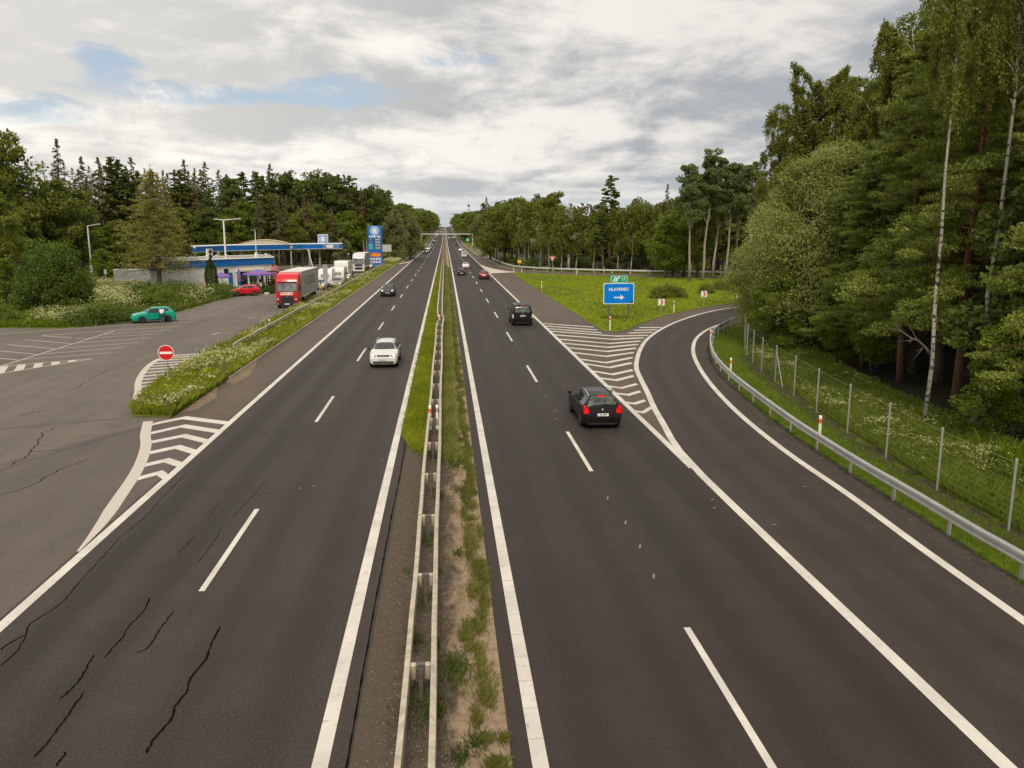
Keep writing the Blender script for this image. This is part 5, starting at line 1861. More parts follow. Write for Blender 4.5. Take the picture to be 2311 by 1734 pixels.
m = MB()
m.prism(foot(), 0, 3.45)
wl = m.build('wall', M_wall, st)
m = MB()
m.prism(foot(.18), 3.40, 4.45)
rf = m.build('roof_band', M_stblue, st)
m = MB()
fo = foot(.26)
m.tube([(x, y, 4.48) for x, y in fo + [fo[0]]], .075, 4)
m.build('roof_rim', M_signw, rf)
m = MB()
m.prism(foot(.05), 4.452, 4.462)
m.build('roof_deck', pbr('roof_grey', (.30, .26, .21), .9, var=.2, vscale=.6), rf)
m = MB()
m.box((bl_ * .79, -.16, 2.62), (5.9, .5, .30))
m.build('awning', pbr('awning_white', (.70, .63, .52), .7), wl)


def win(x, z, w_, h_, mat, nm='window'):
    q = MB()
    q.box((x, -.03, z), (w_ + .16, .06, h_ + .16))
    f = q.build(nm, M_signw, wl)
    q = MB()
    q.box((x, -.065, z), (w_, .02, h_))
    q.build('pane', mat, f)
    return f


win(bl_ * .73, 1.45, 1.5, 2.1, M_glass)
win(bl_ * .81, 1.45, 1.5, 2.1, M_glass)
win(bl_ * .885, 1.55, 1.1, 1.9, M_glass)
win(bl_ * .715, .75, 2.0, .8, M_stblue, 'poster_panel')
win(bl_ * .58, 2.65, .9, .8, M_glass)
q = MB()
q.box((bl_ * .615, -.05, 1.2), (.75, .10, 2.4))
q.build('door', M_stblue, wl)
q = MB()
q.lathe((bl_ * .865, -.15, 1.5), [(.42, .02), (.42, 0)], 20, axis='y')
q.build('round_sign', pbr('disc_grey', (.42, .45, .45), .5), wl)
# a pale ramped shelter leaning against the left part of the front
q = MB()
q.add([(bl_ * .18, -.4, 0), (bl_ * .52, -.4, 0), (bl_ * .52, -.4, 3.3), (bl_ * .18, -1.8, 0.0), (bl_ * .52, -1.8, .1), (bl_ * .50, -1.2, 2.2)], [(0, 1, 2), (3, 5, 4), (0, 2, 5, 3), (1, 4, 5, 2)])


def bpt(x, y):
    return (BL[0] + bd_[0] * x - bd_[1] * y, BL[1] + bd_[1] * x + bd_[0] * y)


# roof equipment: each its own thing
def on_roof(nm, label, cat, x, y, fn):
    p = bpt(x, y)
    t = thing(nm, label, cat, (p[0], p[1], 4.47), bang)
    fn(t)
    return t


def _ac(t):
    m = MB()
    m.box((0, 0, .80), (.95, .4, 1.5))
    b = m.build('housing', pbr('ac_white', (.66, .63, .56), .5), t, bevel=.03)
    for z in (.45, 1.15):
        m = MB()
        m.lathe((0, -.215, z), [(.30, 0), (.30, -.02), (.08, -.03)], 20, axis='y')
        m.build('fan', M_blackp, b)


on_roof('air_conditioner', 'pale double fan air conditioner standing on the blue banded roof', 'air conditioner', bl_ * .50, 1.2, _ac)


def _tri(t):
    m = MB()
    for a in (0, 120, 240):
        m.tube([(0, 0, .9), (.55 * math.cos(R_(a)), .55 * math.sin(R_(a)), 0)], .03, 5)
    m.tube([(0, 0, .8), (0, 0, 1.7)], .035, 5)
    m.build('tripod', pbr('tripod_green', (.20, .26, .22), .5), t)
    m = MB()
    m.lathe((0, 0, 1.65), [(.02, 0), (.14, .06), (.17, .18), (.13, .30), (.02, .36)], 10)
    m.build('ball', M_signw, t, smooth=True)


on_roof('weather_sensor', 'white ball on a thin tripod on the building roof', 'sensor', bl_ * .40, 1.6, _tri)


def _lant(t):
    m = MB()
    m.box((0, 0, .45), (.5, .5, .9))
    b = m.build('housing', pbr('lantern_blue', (.03, .06, .18), .5), t)
    m = MB()
    m.box((0, 0, 1.1), (.62, .62, .4), top=.2)
    m.build('cap', M_orange, t)


on_roof('roof_lantern', 'small dark blue roof turret with an orange cap above the left end of the building', 'turret', bl_ * .10, .8, _lant)
for i, (fx, l_) in enumerate(((.28, 'leftmost small white vent pipe on the building roof'), (.46, 'small white vent just left of the roof air conditioner'), (.54, 'small white vent just right of the roof air conditioner'), (.63, 'small white vent near the tall white double lamp'), (.98, 'white camera on the right corner of the building roof'))):
    def _v(t):
        m = MB()
        m.tube([(0, 0, 0), (0, 0, .5)], .07, 6)
        m.lathe((0, 0, .45), [(.16, 0), (.2, .08), (.08, .18)], 8)
        m.build('cap', M_signw, t, smooth=True)
    on_roof('roof_vent', l_, 'vent', bl_ * fx, .8, _v)


def _lamp2(t):
    m = MB()
    m.tube([(0, 0, 0), (0, 0, 4.3)], .06, 6)
    m.box((0, 0, .4), (.45, .3, .8))
    m.build('pole', M_signw, t)
    m = MB()
    m.box((-.35, 0, 4.32), (.75, .18, .08))
    m.build('lamp_head', M_alu, t)


on_roof('roof_lamp', 'short white lamp pole on the right end of the building roof', 'lamp', bl_ * .90, 1.0, _lamp2)

# canopy over the pumps
CP = [np.array(G(x_, y_, 5.95)) for x_, y_ in ((431.7, 556.6), (507, 553.9), (681, 550.8), (772, 550.0))]
cn = thing('pump_canopy', 'long blue edged flat canopy over the fuel pumps, square emblem board on top', 'canopy', (CP[0][0], CP[0][1], 0), 0)
o0 = CP[0]
for i in range(3):
    a, b = CP[i], CP[i + 1]

    def slab(e, dep=11.0):
        back = lambda p_: p_ * (1 + (dep + e) / np.linalg.norm(p_))
        d_ = (b - a) / np.linalg.norm(b - a)
        nn_ = np.array([-d_[1], d_[0]])
        q = [a - nn_ * e, b - nn_ * e, back(b), back(a)]
        if i == 0:
            q[0], q[3] = q[0] - d_ * e, q[3] - d_ * e
        if i == 2:
            q[1], q[2] = q[1] + d_ * e, q[2] + d_ * e
        return [tuple(p_ - o0) for p_ in q]
    m = MB()
    m.prism(slab(0), 4.90, 5.86)
    f = m.build('fascia', M_stblue, cn)
    m = MB()
    m.prism(slab(.06), 5.862, 5.95)
    m.prism(slab(.05), 4.83, 4.898)
    m.build('white_trim', M_signw, f)
a, b = CP[2] - o0, CP[3] - o0
d = (b - a) / np.linalg.norm(b - a)
n_ = np.array([-d[1], d[0]])
ang = math.atan2(d[1], d[0])
p = b - d * 2.6 - n_ * .03
m = MB()
m.box((p[0], p[1], 5.38), (3.8, .08, .92), rz=ang)
f = m.build('end_panel', pbr('panel_pale_blue', (.14, .24, .50), .5), cn)
m = MB()
m.box((p[0] - n_[0] * .06 - d[0] * .3, p[1] - n_[1] * .06 - d[1] * .3, 5.38), (1.5, .04, .66), rz=ang)
m.build('white_panel', M_signw, f)  # plain white board on the end panel
for (q_, w_) in ((CP[1] - o0 + np.array([2.0, 4.0]), .45), (CP[2] - o0 + np.array([-5.5, -2.5]), .42), (CP[2] - o0 + np.array([-1.0, 6.0]), .42), (CP[3] - o0 + np.array([-6.6, -3.8]), .36), (CP[3] - o0 + np.array([-4.9, -.9]), .36), (CP[0] - o0 + np.array([3.0, 6.0]), .40)):
    m = MB()
    m.box((q_[0], q_[1], 2.45), (w_, w_, 4.9), rz=ang)
    m.build('column', pbr('column_grey', (.30, .28, .26), .7), cn)
m = MB()
m.tube([(CP[2][0] - o0[0] + 1.2, CP[2][1] - o0[1] + .2, 4.9), (CP[2][0] - o0[0] + 2.2, CP[2][1] - o0[1] + .6, .2)], .10, 6)
m.build('drain_pipe', M_signw, cn)
# emblem board standing on the canopy
M_emblem = pbr('emblem_pale', (.42, .56, .74), .5)
M_emblemd = pbr('emblem_mid', (.16, .26, .52), .5)


def emblem(parent, m_at, r, rot=0.0):
    """letter on a pale ringed disc, in the local xz plane"""
    x, y, z = m_at
    ca, sa = math.cos(rot), math.sin(rot)

    def T(a, dy, c_):
        return (x + a * ca - dy * sa, y + a * sa + dy * ca, z + c_)
    for rr_, dy, mt, nm in ((r, -.012, M_emblem, 'disc'), (r * .80, -.018, M_emblemd, 'ring'), (r * .66, -.024, M_emblem, 'inner_disc')):
        m = MB()
        m.add([T(rr_ * math.cos(R_(a)), dy, rr_ * math.sin(R_(a))) for a in range(0, 360, 12)], [tuple(range(30))])
        e = m.build(nm, mt, parent)
    lt = text_obj('letter', 'R', r * 1.35, M_signw, parent, T(0, -.03, -r * .08), (math.pi / 2, 0, rot), bold=r * .055)
    return lt


pe = b - d * 4.2 + n_ * .4
m = MB()
m.box((pe[0], pe[1], 6.95), (2.15, .25, 2.0))
eb = m.build('emblem_board', M_signw, cn)
m = MB()
m.box((pe[0], pe[1] - .14, 6.95), (1.92, .02, 1.78))
m.build('emblem_face', M_emblemd, eb)
emblem(eb, (pe[0], pe[1] - .16, 6.95), .82, 0)

# barrel roofed hall behind
hb = thing('shelter', 'cream barrel roofed open shelter rising behind the blue canopy', 'building', (-38.6, 181, 0), R_(10))
m = MB()
prof = [(-6.6, 5.0), (-6.6, 5.4)] + [(-6.6 + 13.2 * k / 12, 5.4 + 1.35 * math.sin(math.pi * k / 12) ** .7) for k in range(1, 12)] + [(6.6, 5.4), (6.6, 5.0)]
prof2 = [(a * .9, c_) for a, c_ in prof]
m.add([(a, -4, c_) for a, c_ in prof2] + [(a, 8, c_) for a, c_ in prof2], [tuple(range(len(prof2))), tuple(range(2 * len(prof2) - 1, len(prof2) - 1, -1)), (0, len(prof2), 2 * len(prof2) - 1, len(prof2) - 1)])
m.build('gable', pbr('hall_wall', (.40, .35, .27), .8), hb)
for x_, y_ in ((-5.5, -3.5), (5.5, -3.5), (-5.5, 7.5), (5.5, 7.5), (0, 7.5)):
    m = MB()
    m.box((x_, y_, 2.5), (.3, .3, 5.0))
    m.build('column', pbr('column_grey', (.30, .28, .26), .7), hb)
m = MB()
k_ = len(prof2)
m.add([(a * 1.01, -4.1, c_ + .04) for a, c_ in prof2] + [(a * 1.01, 8.1, c_ + .04) for a, c_ in prof2], [(i, k_ + i, k_ + i + 1, i + 1) for i in range(k_ - 1)])
m.build('barrel_roof', M_cream, hb, smooth=True)
m = MB()
for i in range(10):
    yv = -3.8 + i * 1.3
    m.tube([(a * 1.015, yv, c_ + .06) for a, c_ in prof2[1:-1]], .06, 4)
m.build('roof_rib', pbr('rib_cream', (.42, .34, .23), .7), hb)


# lamps
def street_lamp(loc, label, h, arms, rz=0.0, r=.13):
    t = thing('street_lamp', label, 'street lamp', (loc[0], loc[1], 0), rz)
    m = MB()
    m.tube([(0, 0, 0), (0, 0, h * .28), (0, 0, h * .28 + .05), (0, 0, h)], [r * 1.35, r * 1.35, r, r * .72], 10)
    m.build('pole', pbr('lamp_white', (.74, .74, .72), .45), t, smooth=True)
    for a_, l_, up in arms:
        m = MB()
        m.tube([(0, 0, h - .05), (a_ * l_ * .5, 0, h + up * .5), (a_ * l_ * .72, 0, h + up * .8)], [.07, .06, .05], 6)
        ar = m.build('arm', MATS['lamp_white'], t)
        m = MB()
        m.box((a_ * l_ * .86, 0, h + up), (l_ * .34, .26, .11))
        m.build('lamp_head', MATS['lamp_white'], ar, bevel=.03)
    return t


street_lamp((-33.2, 128.5), 'tall white double armed lamp in front of the blue and white building', 10.3, ((-1, 1.35, .10), (1, 2.5, .15)), R_(4), .17)
street_lamp((-69.9, 169.5), 'white single arm lamp standing alone before the wood on the far left', 9.7, ((1, 2.5, .28),), 0, .19)

# price pylon
py_ = thing('price_pylon', 'tall blue price pylon with a round emblem, four price rows and an orange oval', 'sign pylon', (-17.1, 204.5, 0), R_(3))
m = MB()
m.box((0, .4, 5.05), (3.5, .8, 9.7))
pb = m.build('panel', pbr('pylon_blue', (.005, .14, .45), .4), py_, bevel=.12)
m = MB()
m.box((0, .45, .2), (2.6, .8, .6))
m.build('plinth', pbr('pylon_blue', (.005, .14, .45), .4), py_)
emblem(pb, (0, -.01, 8.75), 1.12)
text_obj('lettering', 'ROBIN OIL', .56, M_signw, pb, (0, -.02, 7.33), bold=.03, sx=1.0)
M_dkb = pbr('price_blue', (.03, .08, .22), .5)
M_teal = pbr('price_teal', (.06, .46, .44), .5)
M_dig = pbr('price_digits', (.66, .68, .40), .5)
for i, (z, pr, g) in enumerate(((6.65, '26.50', 0), (5.95, '26.90', 0), (5.25, '27.30', 1), (4.58, '29.50', 1))):
    m = MB()
    m.box((.62, -.01, z), (1.75, .03, .56))
    rw_ = m.build('price_row', M_dkb, pb)
    m = MB()
    m.box((-1.0, -.01, z), (.98, .03, .52))
    m.build('fuel_tag', M_teal if g else M_dkb, pb)
    text_obj('price', pr, .55, M_dig, rw_, (.66, -.035, z), bold=.02, sx=.95)
    if not g:
        m = MB()
        m.box((-.98, -.03, z), (.10, .02, .34))
        m.build('mark', M_signw, pb)
m = MB()
m.add([(1.40 * math.cos(R_(a)), -.01, 2.95 + .55 * math.sin(R_(a))) for a in range(0, 360, 12)], [tuple(range(30))])
ov = m.build('oval', pbr('oval_red', (.62, .12, .03), .5), pb)
m = MB()
m.add([(.15 + 1.15 * math.cos(R_(a)) * (1 + .12 * math.sin(R_(a * 5))), -.02, 2.90 + .33 * math.sin(R_(a)) * (1 + .25 * math.sin(R_(a * 4)))) for a in range(0, 360, 10)], [tuple(range(36))])
m.build('oval_centre', pbr('oval_orange', (.80, .30, .03), .5), ov)
for z, c0 in ((1.95, (.42, .56, .66)), (1.22, (.46, .46, .70))):
    for k in range(4):
        m = MB()
        m.box((-1.08 + .72 * k, -.01, z), (.62, .03, .52))
        m.build('pictogram', pbr('picto_%d' % int(z * 100 + k), (c0[0] + .06 * (k % 2), c0[1], c0[2]), .5), pb)
        m = MB()
        m.box((-1.08 + .72 * k, -.03, z), (.26, .02, .30))
        m.build('pictogram_mark', M_signw, pb)
# flags beside the lorry
for x, cols_, l_ in ((-19.5, ((.55, .02, .03), (.75, .50, .03), (.03, .35, .12), (.03, .10, .40)), 'left of two flagpoles between the white lorry and the pylon, red yellow and green flag'), (-18.9, ((.03, .12, .42), (.65, .60, .10), (.03, .30, .14), (.03, .05, .2)), 'right of two flagpoles between the white lorry and the pylon, mostly blue flag')):
    t = thing('flagpole', l_, 'flag', (x, 202.0 + (x + 19) * 2, 0), 0, 'flagpoles beside the pylon')
    m = MB()
    m.tube([(0, 0, 0), (0, 0, 6.3)], .07, 6)
    m.build('pole', M_alu, t)
    m = MB()
    for k in range(4):
        z0, z1 = 4.6 - k * .95, 4.6 - (k + 1) * .95
        m.add([(0, 0, z0), (.45, -.05 + .1 * (k % 2), z0 - .3), (.42, .05, z1 - .3), (0, 0, z1)], [(0, 1, 2, 3)], k)
    m.build('flag', [pbr('flag_%d_%d' % (int(x * -10), k), c_, .8) for k, c_ in enumerate(cols_)], t)


# parasols
M_par = pbr('parasol_violet', (.16, .13, .42), .8, var=.08)
M_parp = pbr('parasol_print', (.48, .07, .22), .8)


def parasol(loc, label, r, h, closed=False, rz=.3):
    t = thing('parasol', label, 'parasol', (loc[0], loc[1], 0), rz, 'violet parasols on the terrace')
    m = MB()
    m.tube([(0, 0, 0), (0, 0, h)], .04, 6)
    m.lathe((0, 0, 0), [(.35, 0), (.32, .1), (.06, .14)], 10)
    m.build('pole', M_metald, t)
    m = MB()
    if closed:
        m.lathe((0, 0, 0), [(.20, h - 2.1), (.30, h - 1.8), (.26, h - .9), (.12, h - .2), (.02, h + .12)], 8)
        m.build('canopy', M_par, t)
        m = MB()
        m.box((0, -.27, h - 1.3), (.34, .05, .34))
        m.build('print', M_parp, t)
    else:
        n = 8
        vs = [(0, 0, h + .1)] + [(r * math.cos(2 * math.pi * k / n), r * math.sin(2 * math.pi * k / n), h - .55) for k in range(n)] + [(r * math.cos(2 * math.pi * k / n), r * math.sin(2 * math.pi * k / n), h - .75) for k in range(n)]
        m.add(vs, [(0, 1 + k, 1 + (k + 1) % n) for k in range(n)] + [(1 + k, 1 + n + k, 1 + n + (k + 1) % n, 1 + (k + 1) % n) for k in range(n)])
        c_ = m.build('canopy', M_par, t)
        for k in range(n):
            a0, a1 = 2 * math.pi * (k + .28) / n, 2 * math.pi * (k + .72) / n
            m = MB()
            f0, f1 = .60, .88
            zz = lambda f: h + .1 - .65 * f + .012 + .02
            cc = math.cos(math.pi / n)
            m.add([(r * f0 * cc * math.cos(a0), r * f0 * cc * math.sin(a0), zz(f0)), (r * f0 * cc * math.cos(a1), r * f0 * cc * math.sin(a1), zz(f0)), (r * f1 * cc * math.cos(a1), r * f1 * cc * math.sin(a1), zz(f1)), (r * f1 * cc * math.cos(a0), r * f1 * cc * math.sin(a0), zz(f1))], [(0, 1, 2, 3)])
            m.build('print', M_parp, c_)
    return t


parasol(at(502, 122), 'open violet parasol nearest the dark conical conifer', 1.35, 2.75)
parasol(at(541, 123), 'folded dark violet parasol between the two open ones', 1, 3.3, True)
parasol(at(585, 124.5), 'largest open violet parasol above the people on the benches', 2.25, 3.0)

# terrace furniture and people
M_wood = pbr('dark_wood', (.045, .030, .022), .7)


def picnic(loc, rz, label):
    t = thing('picnic_table', label, 'picnic table', (loc[0], loc[1], 0), rz, 'dark picnic tables on the terrace')
    m = MB()
    m.box((0, 0, .74), (1.8, .75, .06))
    m.build('tabletop', M_wood, t)
    for s_ in (-1, 1):
        m = MB()
        m.box((0, s_ * .68, .44), (1.8, .28, .05))
        m.build('bench_seat', M_wood, t)
    for x in (-.7, .7):
        m = MB()
        for s_ in (-1, 1):
            m.tube([(x, s_ * .25, .72), (x, s_ * .7, 0)], .045, 4)
        m.tube([(x, -.75, .42), (x, .75, .42)], .04, 4)
        m.build('frame', M_wood, t)
    return t


pts = []
for i, (sx, D, l_) in enumerate(((566, 119.5, 'dark wooden picnic table farthest left under the big parasol'), (584, 121, 'dark wooden picnic table in the middle under the big parasol'), (602, 123, 'dark wooden picnic table nearest the pergola'), (530, 119, 'dark low bench table behind the red hatchback roof'))):
    p = at(sx, D)
    picnic(p, .45 + i * .15, l_)
p = at(575, 119.6)
person('person in a red top sitting on the left at the terrace tables', (p[0], p[1], 0), R_(60), 'sit', (.40, .07, .06), (.05, .05, .07), (.25, .14, .07), 1.7)
p = at(583, 119.3)
person('person in a dark blue top sitting with their back to the road at the terrace', (p[0], p[1], 0), R_(10), 'sit', (.05, .06, .12), (.05, .05, .07), (.04, .03, .02), 1.8)
p = at(594, 121.4)
person('person in black reaching across the table under the big parasol', (p[0], p[1], 0), R_(-60), 'sit', (.015, .015, .02), (.03, .03, .04), (.03, .02, .02), 1.8)
p = at(604, 121.8)
person('person in wine red sitting rightmost at the terrace beside the pergola', (p[0], p[1], 0), R_(80), 'sit', (.16, .02, .03), (.05, .05, .07), (.03, .02, .02), 1.7)
p = at(615, 128)
t = thing('pergola', 'dark timber lattice pergola at the right corner of the building', 'pergola', (p[0], p[1], 0), bang)
m = MB()
for x in (-1.2, 0, 1.2):
    for y in (0, 2.0):
        m.box((x, y, 1.25), (.14, .14, 2.5))
m.build('post', M_wood, t)
m = MB()
for k in range(9):
    m.box((-1.2 + k * .3, 1.0, 2.55), (.07, 2.4, .12))
for k in range(6):
    m.box((0, -.02, .3 + k * .38), (2.5, .05, .08))
m.build('lattice', M_wood, t)
t = thing('gumball_display', 'faded red rounded kiosk beside the building corner, partly hidden', 'kiosk', (*at(619, 137), 0), 0)
m = MB()
m.lathe((0, 0, .2), [(.9, 0), (1.25, .8), (1.25, 1.9), (.9, 2.7), (.3, 3.0)], 14)
m.build('body', pbr('kiosk_red', (.36, .12, .12), .6, var=.5, vscale=1.5), t, smooth=True)
m = MB()
m.box((0, 0, .1), (1.6, 1.6, .2))
m.build('base', M_concrete, t)

# grey corrugated container, brown low fence, concrete blocks
t = thing('container', 'grey corrugated metal container left of the white building', 'container', (*at(300, 143), 0), R_(22))
m = MB()
m.box((0, 0, 1.15), (5.6, 2.4, 2.2))
b = m.build('body', pbr('container_grey', (.36, .38, .38), .5, .3), t)
m = MB()
for k in range(30):
    m.box((-2.7 + k * .186, -1.215, 1.15), (.07, .03, 2.05))
m.build('rib', pbr('container_rib', (.26, .28, .28), .5, .3), t)
m = MB()
m.box((0, 0, 2.30), (5.75, 2.5, .10))
m.build('roof', pbr('container_top', (.50, .52, .52), .5), t)
t = thing('paling_fence', 'low rusty brown paling fence in front of the wood, left of the container', 'fence', (0, 0, 0))
m = MB()
for sx in np.arange(176, 283, 2.2):
    p = at(sx, 152)
    m.box((p[0], p[1], .55), (.12, .03, 1.1))
m.build('pale', pbr('rust_brown', (.17, .075, .035), .8, var=.3), t)
m = MB()
a_, b_ = at(176, 152.05), at(283, 152.05)
for z in (.25, .85):
    m.tube([(a_[0], a_[1], z), (b_[0], b_[1], z)], .04, 4)
m.build('rail', MATS['rust_brown'], t)
t = thing('wayside_post', 'slim grey sign post in the meadow before the paling fence', 'post', (*at(240, 140), 0))
m = MB()
m.tube([(0, 0, 0), (0, 0, 2.4)], .05, 6)
m.build('pole', M_alu, t)
m = MB()
m.box((0, -.04, 2.1), (.45, .03, .7))
m.build('plate', M_alu, t)
# pale tracks and dusty ground in the meadow
sheet('gravel_path', [at(0, 122), at(60, 122), at(160, 128), at(290, 134), at(290, 139), at(150, 133), at(60, 128), at(0, 128)], 0.012, pbr('pale_concrete', (.46, .40, .33), .9, var=.15))
sheet('dusty_path', [(-29.5, 84.5), (-33, 84.0), (-37, 88), (-41, 96), (-42.5, 95), (-39, 87), (-34.5, 81.6), (-30.5, 82.4)], 0.010, M_sand)
sheet('dry_meadow', [at(160, 122), at(330, 112), at(360, 128), at(300, 147), at(190, 150), at(60, 140)], -0.012, ground_mat('dry_grass', ((0.16, 0.17, 0.05), (0.26, 0.22, 0.09), (0.10, 0.13, 0.03)), (.2, 1.5, 8.0)))
r = np.random.default_rng(2)
for k in range(12):
    p = at(600 + k * 2.2, 116 + k * .6)
    m = MB()
    m.box((0, 0, .12), (.5 + .1 * r.random(), .35, .25), rz=r.random() * .6, top=.85)
    o = m.build('kerb_stone', pbr('pale_stone', (.55, .50, .44), .85, var=.15), bevel=.04)
    o.location = (p[0], p[1], 0)
    tag(o, 'pale kerb stone in the row at the terrace corner behind the red lorry', 'stone', 'pale kerb stones at the terrace corner')


# ================================================================== vegetation generators
def unit(v):
    return v / np.maximum(np.linalg.norm(v, axis=1, keepdims=True), 1e-9)


def leaf_mesh(name, P, size, lv, rng, mat, dirs=None, k=0.0, asp=0.55, flat=0.0, extra=None):
    """one small rhombic face per leaf cluster"""
    n = len(P)
    a = rng.normal(0, 1, (n, 3))
    if dirs is not None:
        a = unit(a) * (1 - k) + dirs * k
    a = unit(a)
    r = rng.normal(0, 1, (n, 3))
    if flat > 0:
        up = np.array([0, 0, 1.0]) + rng.normal(0, 1 - flat, (n, 3)) * 0.8
        b = np.cross(up, a)
    else:
        b = np.cross(r, a)
    b = unit(b)
    s = size * (0.6 + 0.8 * rng.random((n, 1)))
    c = np.cross(a, b) * s * 0.12
    V = np.empty((n, 4, 3))
    V[:, 0] = P - a * s * .5
    V[:, 1] = P + b * s * asp * .5 + c
    V[:, 2] = P + a * s * .5
    V[:, 3] = P - b * s * asp * .5 + c
    me = bpy.data.meshes.new(name)
    me.vertices.add(4 * n)
    me.vertices.foreach_set('co', V.reshape(-1).astype(np.float32))
    me.loops.add(4 * n)
    me.loops.foreach_set('vertex_index', np.arange(4 * n, dtype=np.int32))
    me.polygons.add(n)
    me.polygons.foreach_set('loop_start', np.arange(0, 4 * n, 4, dtype=np.int32))
    me.polygons.foreach_set('loop_total', np.full(n, 4, dtype=np.int32))
    at_ = me.attributes.new('lv', 'FLOAT', 'FACE')
    at_.data.foreach_set('value', np.clip(lv, 0, 1).astype(np.float32))
    me.materials.append(mat)
    me.update(calc_edges=True)
    return me


def ball(rng, n, shell=.45):
    d = unit(rng.normal(0, 1, (n, 3)))
    return d * (shell + (1 - shell) * rng.random((n, 1)) ** (1 / 2.0))


def bend(p0, p1, sag, rng, n=4, jit=.04):
    p0, p1 = np.array(p0, float), np.array(p1, float)
    L = np.linalg.norm(p1 - p0)
    out = []
    for i in range(n + 1):
        t = i / n
        q = p0 * (1 - t) + p1 * t
        q[2] += sag * L * 4 * t * (1 - t)
        if 0 < i < n:
            q = q + rng.normal(0, jit * L, 3)
        out.append(tuple(q))
    return out


def gen_broad(seed, H, W, nl, ls, mat, bark, base=.12, lobes=9, sub=9, trunk_r=.018, droop=0.0, shape='round', forks=1, sparse=0.0):
    rng = np.random.default_rng(seed)
    m = MB()
    P, LV = [], []
    tr = trunk_r * H
    tips = []
    for f in range(forks):
        ang = rng.random() * 6.28
        lean = (rng.random() * .07 + (.06 if forks > 1 else .0)) * H
        top = np.array([math.cos(ang) * lean, math.sin(ang) * lean, H * .86])
        tk = [(0 + math.cos(ang) * (.012 * H if forks > 1 else 0), math.sin(ang) * (.012 * H if forks > 1 else 0), -.1)]
        for i in range(1, 7):
            t = i / 6
            tk.append(tuple(top * t + np.array([0, 0, 0]) + rng.normal(0, .010 * H, 3) * np.array([1, 1, 0])))
        m.tube(tk, [tr * (1.25 - 1.05 * (i / 6)) for i in range(7)], 7)
        tips.append(tk)
    cz = H * (base + (1 - base) * .5)
    hz = H * (1 - base) * .5
    for L in range(lobes):
        tk = tips[L % forks]
        # lobe centre inside the crown envelope
        u = (L + .5) / lobes
        z = cz + hz * (2 * u - 1) * .80
        if shape == 'round':
            rad = W * .5 * math.sqrt(max(.08, 1 - ((z - cz * .96) / hz) ** 2)) * .66
        elif shape == 'tall':
            rad = W * .5 * (1 - .62 * abs(u - .35)) * .62
        else:
            rad = W * .5 * (1.02 - .72 * u) * .66
        a = L * 2.4 + rng.random() * 1.0
        rr = rad * (.35 + .65 * rng.random()) if u < .86 else rad * .35
        tt = tk[min(6, max(1, int(u * 6)))]
        C0 = np.array([math.cos(a) * rr + tt[0], math.sin(a) * rr + tt[1], z])
        lr = W * .22 * (.75 + .5 * rng.random()) * (1 - .30 * u)
        sp = np.array(tk[max(int(round(base * 6 + .2)), min(5, int((base + (1 - base) * u) * 6 * .82)))])
        m.tube(bend(sp, C0, .05, rng, 4), [tr * .34 * (1 - .8 * i / 4) for i in range(5)], 5)
        for s_ in range(sub):
            d = unit(rng.normal(0, 1, (1, 3)))[0]
            d[2] = d[2] * .8 + .15
            C1 = C0 + d * lr * (.65 + .5 * rng.random())
            r1 = lr * (.34 + .26 * rng.random())
            m.tube([tuple(C0), tuple((C0 + C1) / 2 + rng.normal(0, .04, 3)), tuple(C1)], [tr * .13, tr * .09, tr * .03], 4)
            nn = int(nl / (lobes * sub) * (.55 + .9 * rng.random()) * (1 - sparse * rng.random()))
            q = ball(rng, nn, .35) * r1 * np.array([1.25, 1.25, .80 + droop])
            if droop > 0:
                q[:, 2] -= np.abs(rng.normal(0, 1, nn)) * r1 * droop * 1.4
            P.append(C1 + q)
            tone = .25 + .5 * rng.random()
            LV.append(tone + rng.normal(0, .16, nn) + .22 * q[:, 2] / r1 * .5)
    P, LV = np.concatenate(P), np.concatenate(LV)
    P[:, 2] = np.maximum(P[:, 2], .15)
    P[:, :2] += P[:, :2] * 0
    me = leaf_mesh('crown', P, ls, LV, rng, mat)
    return m, bark, me


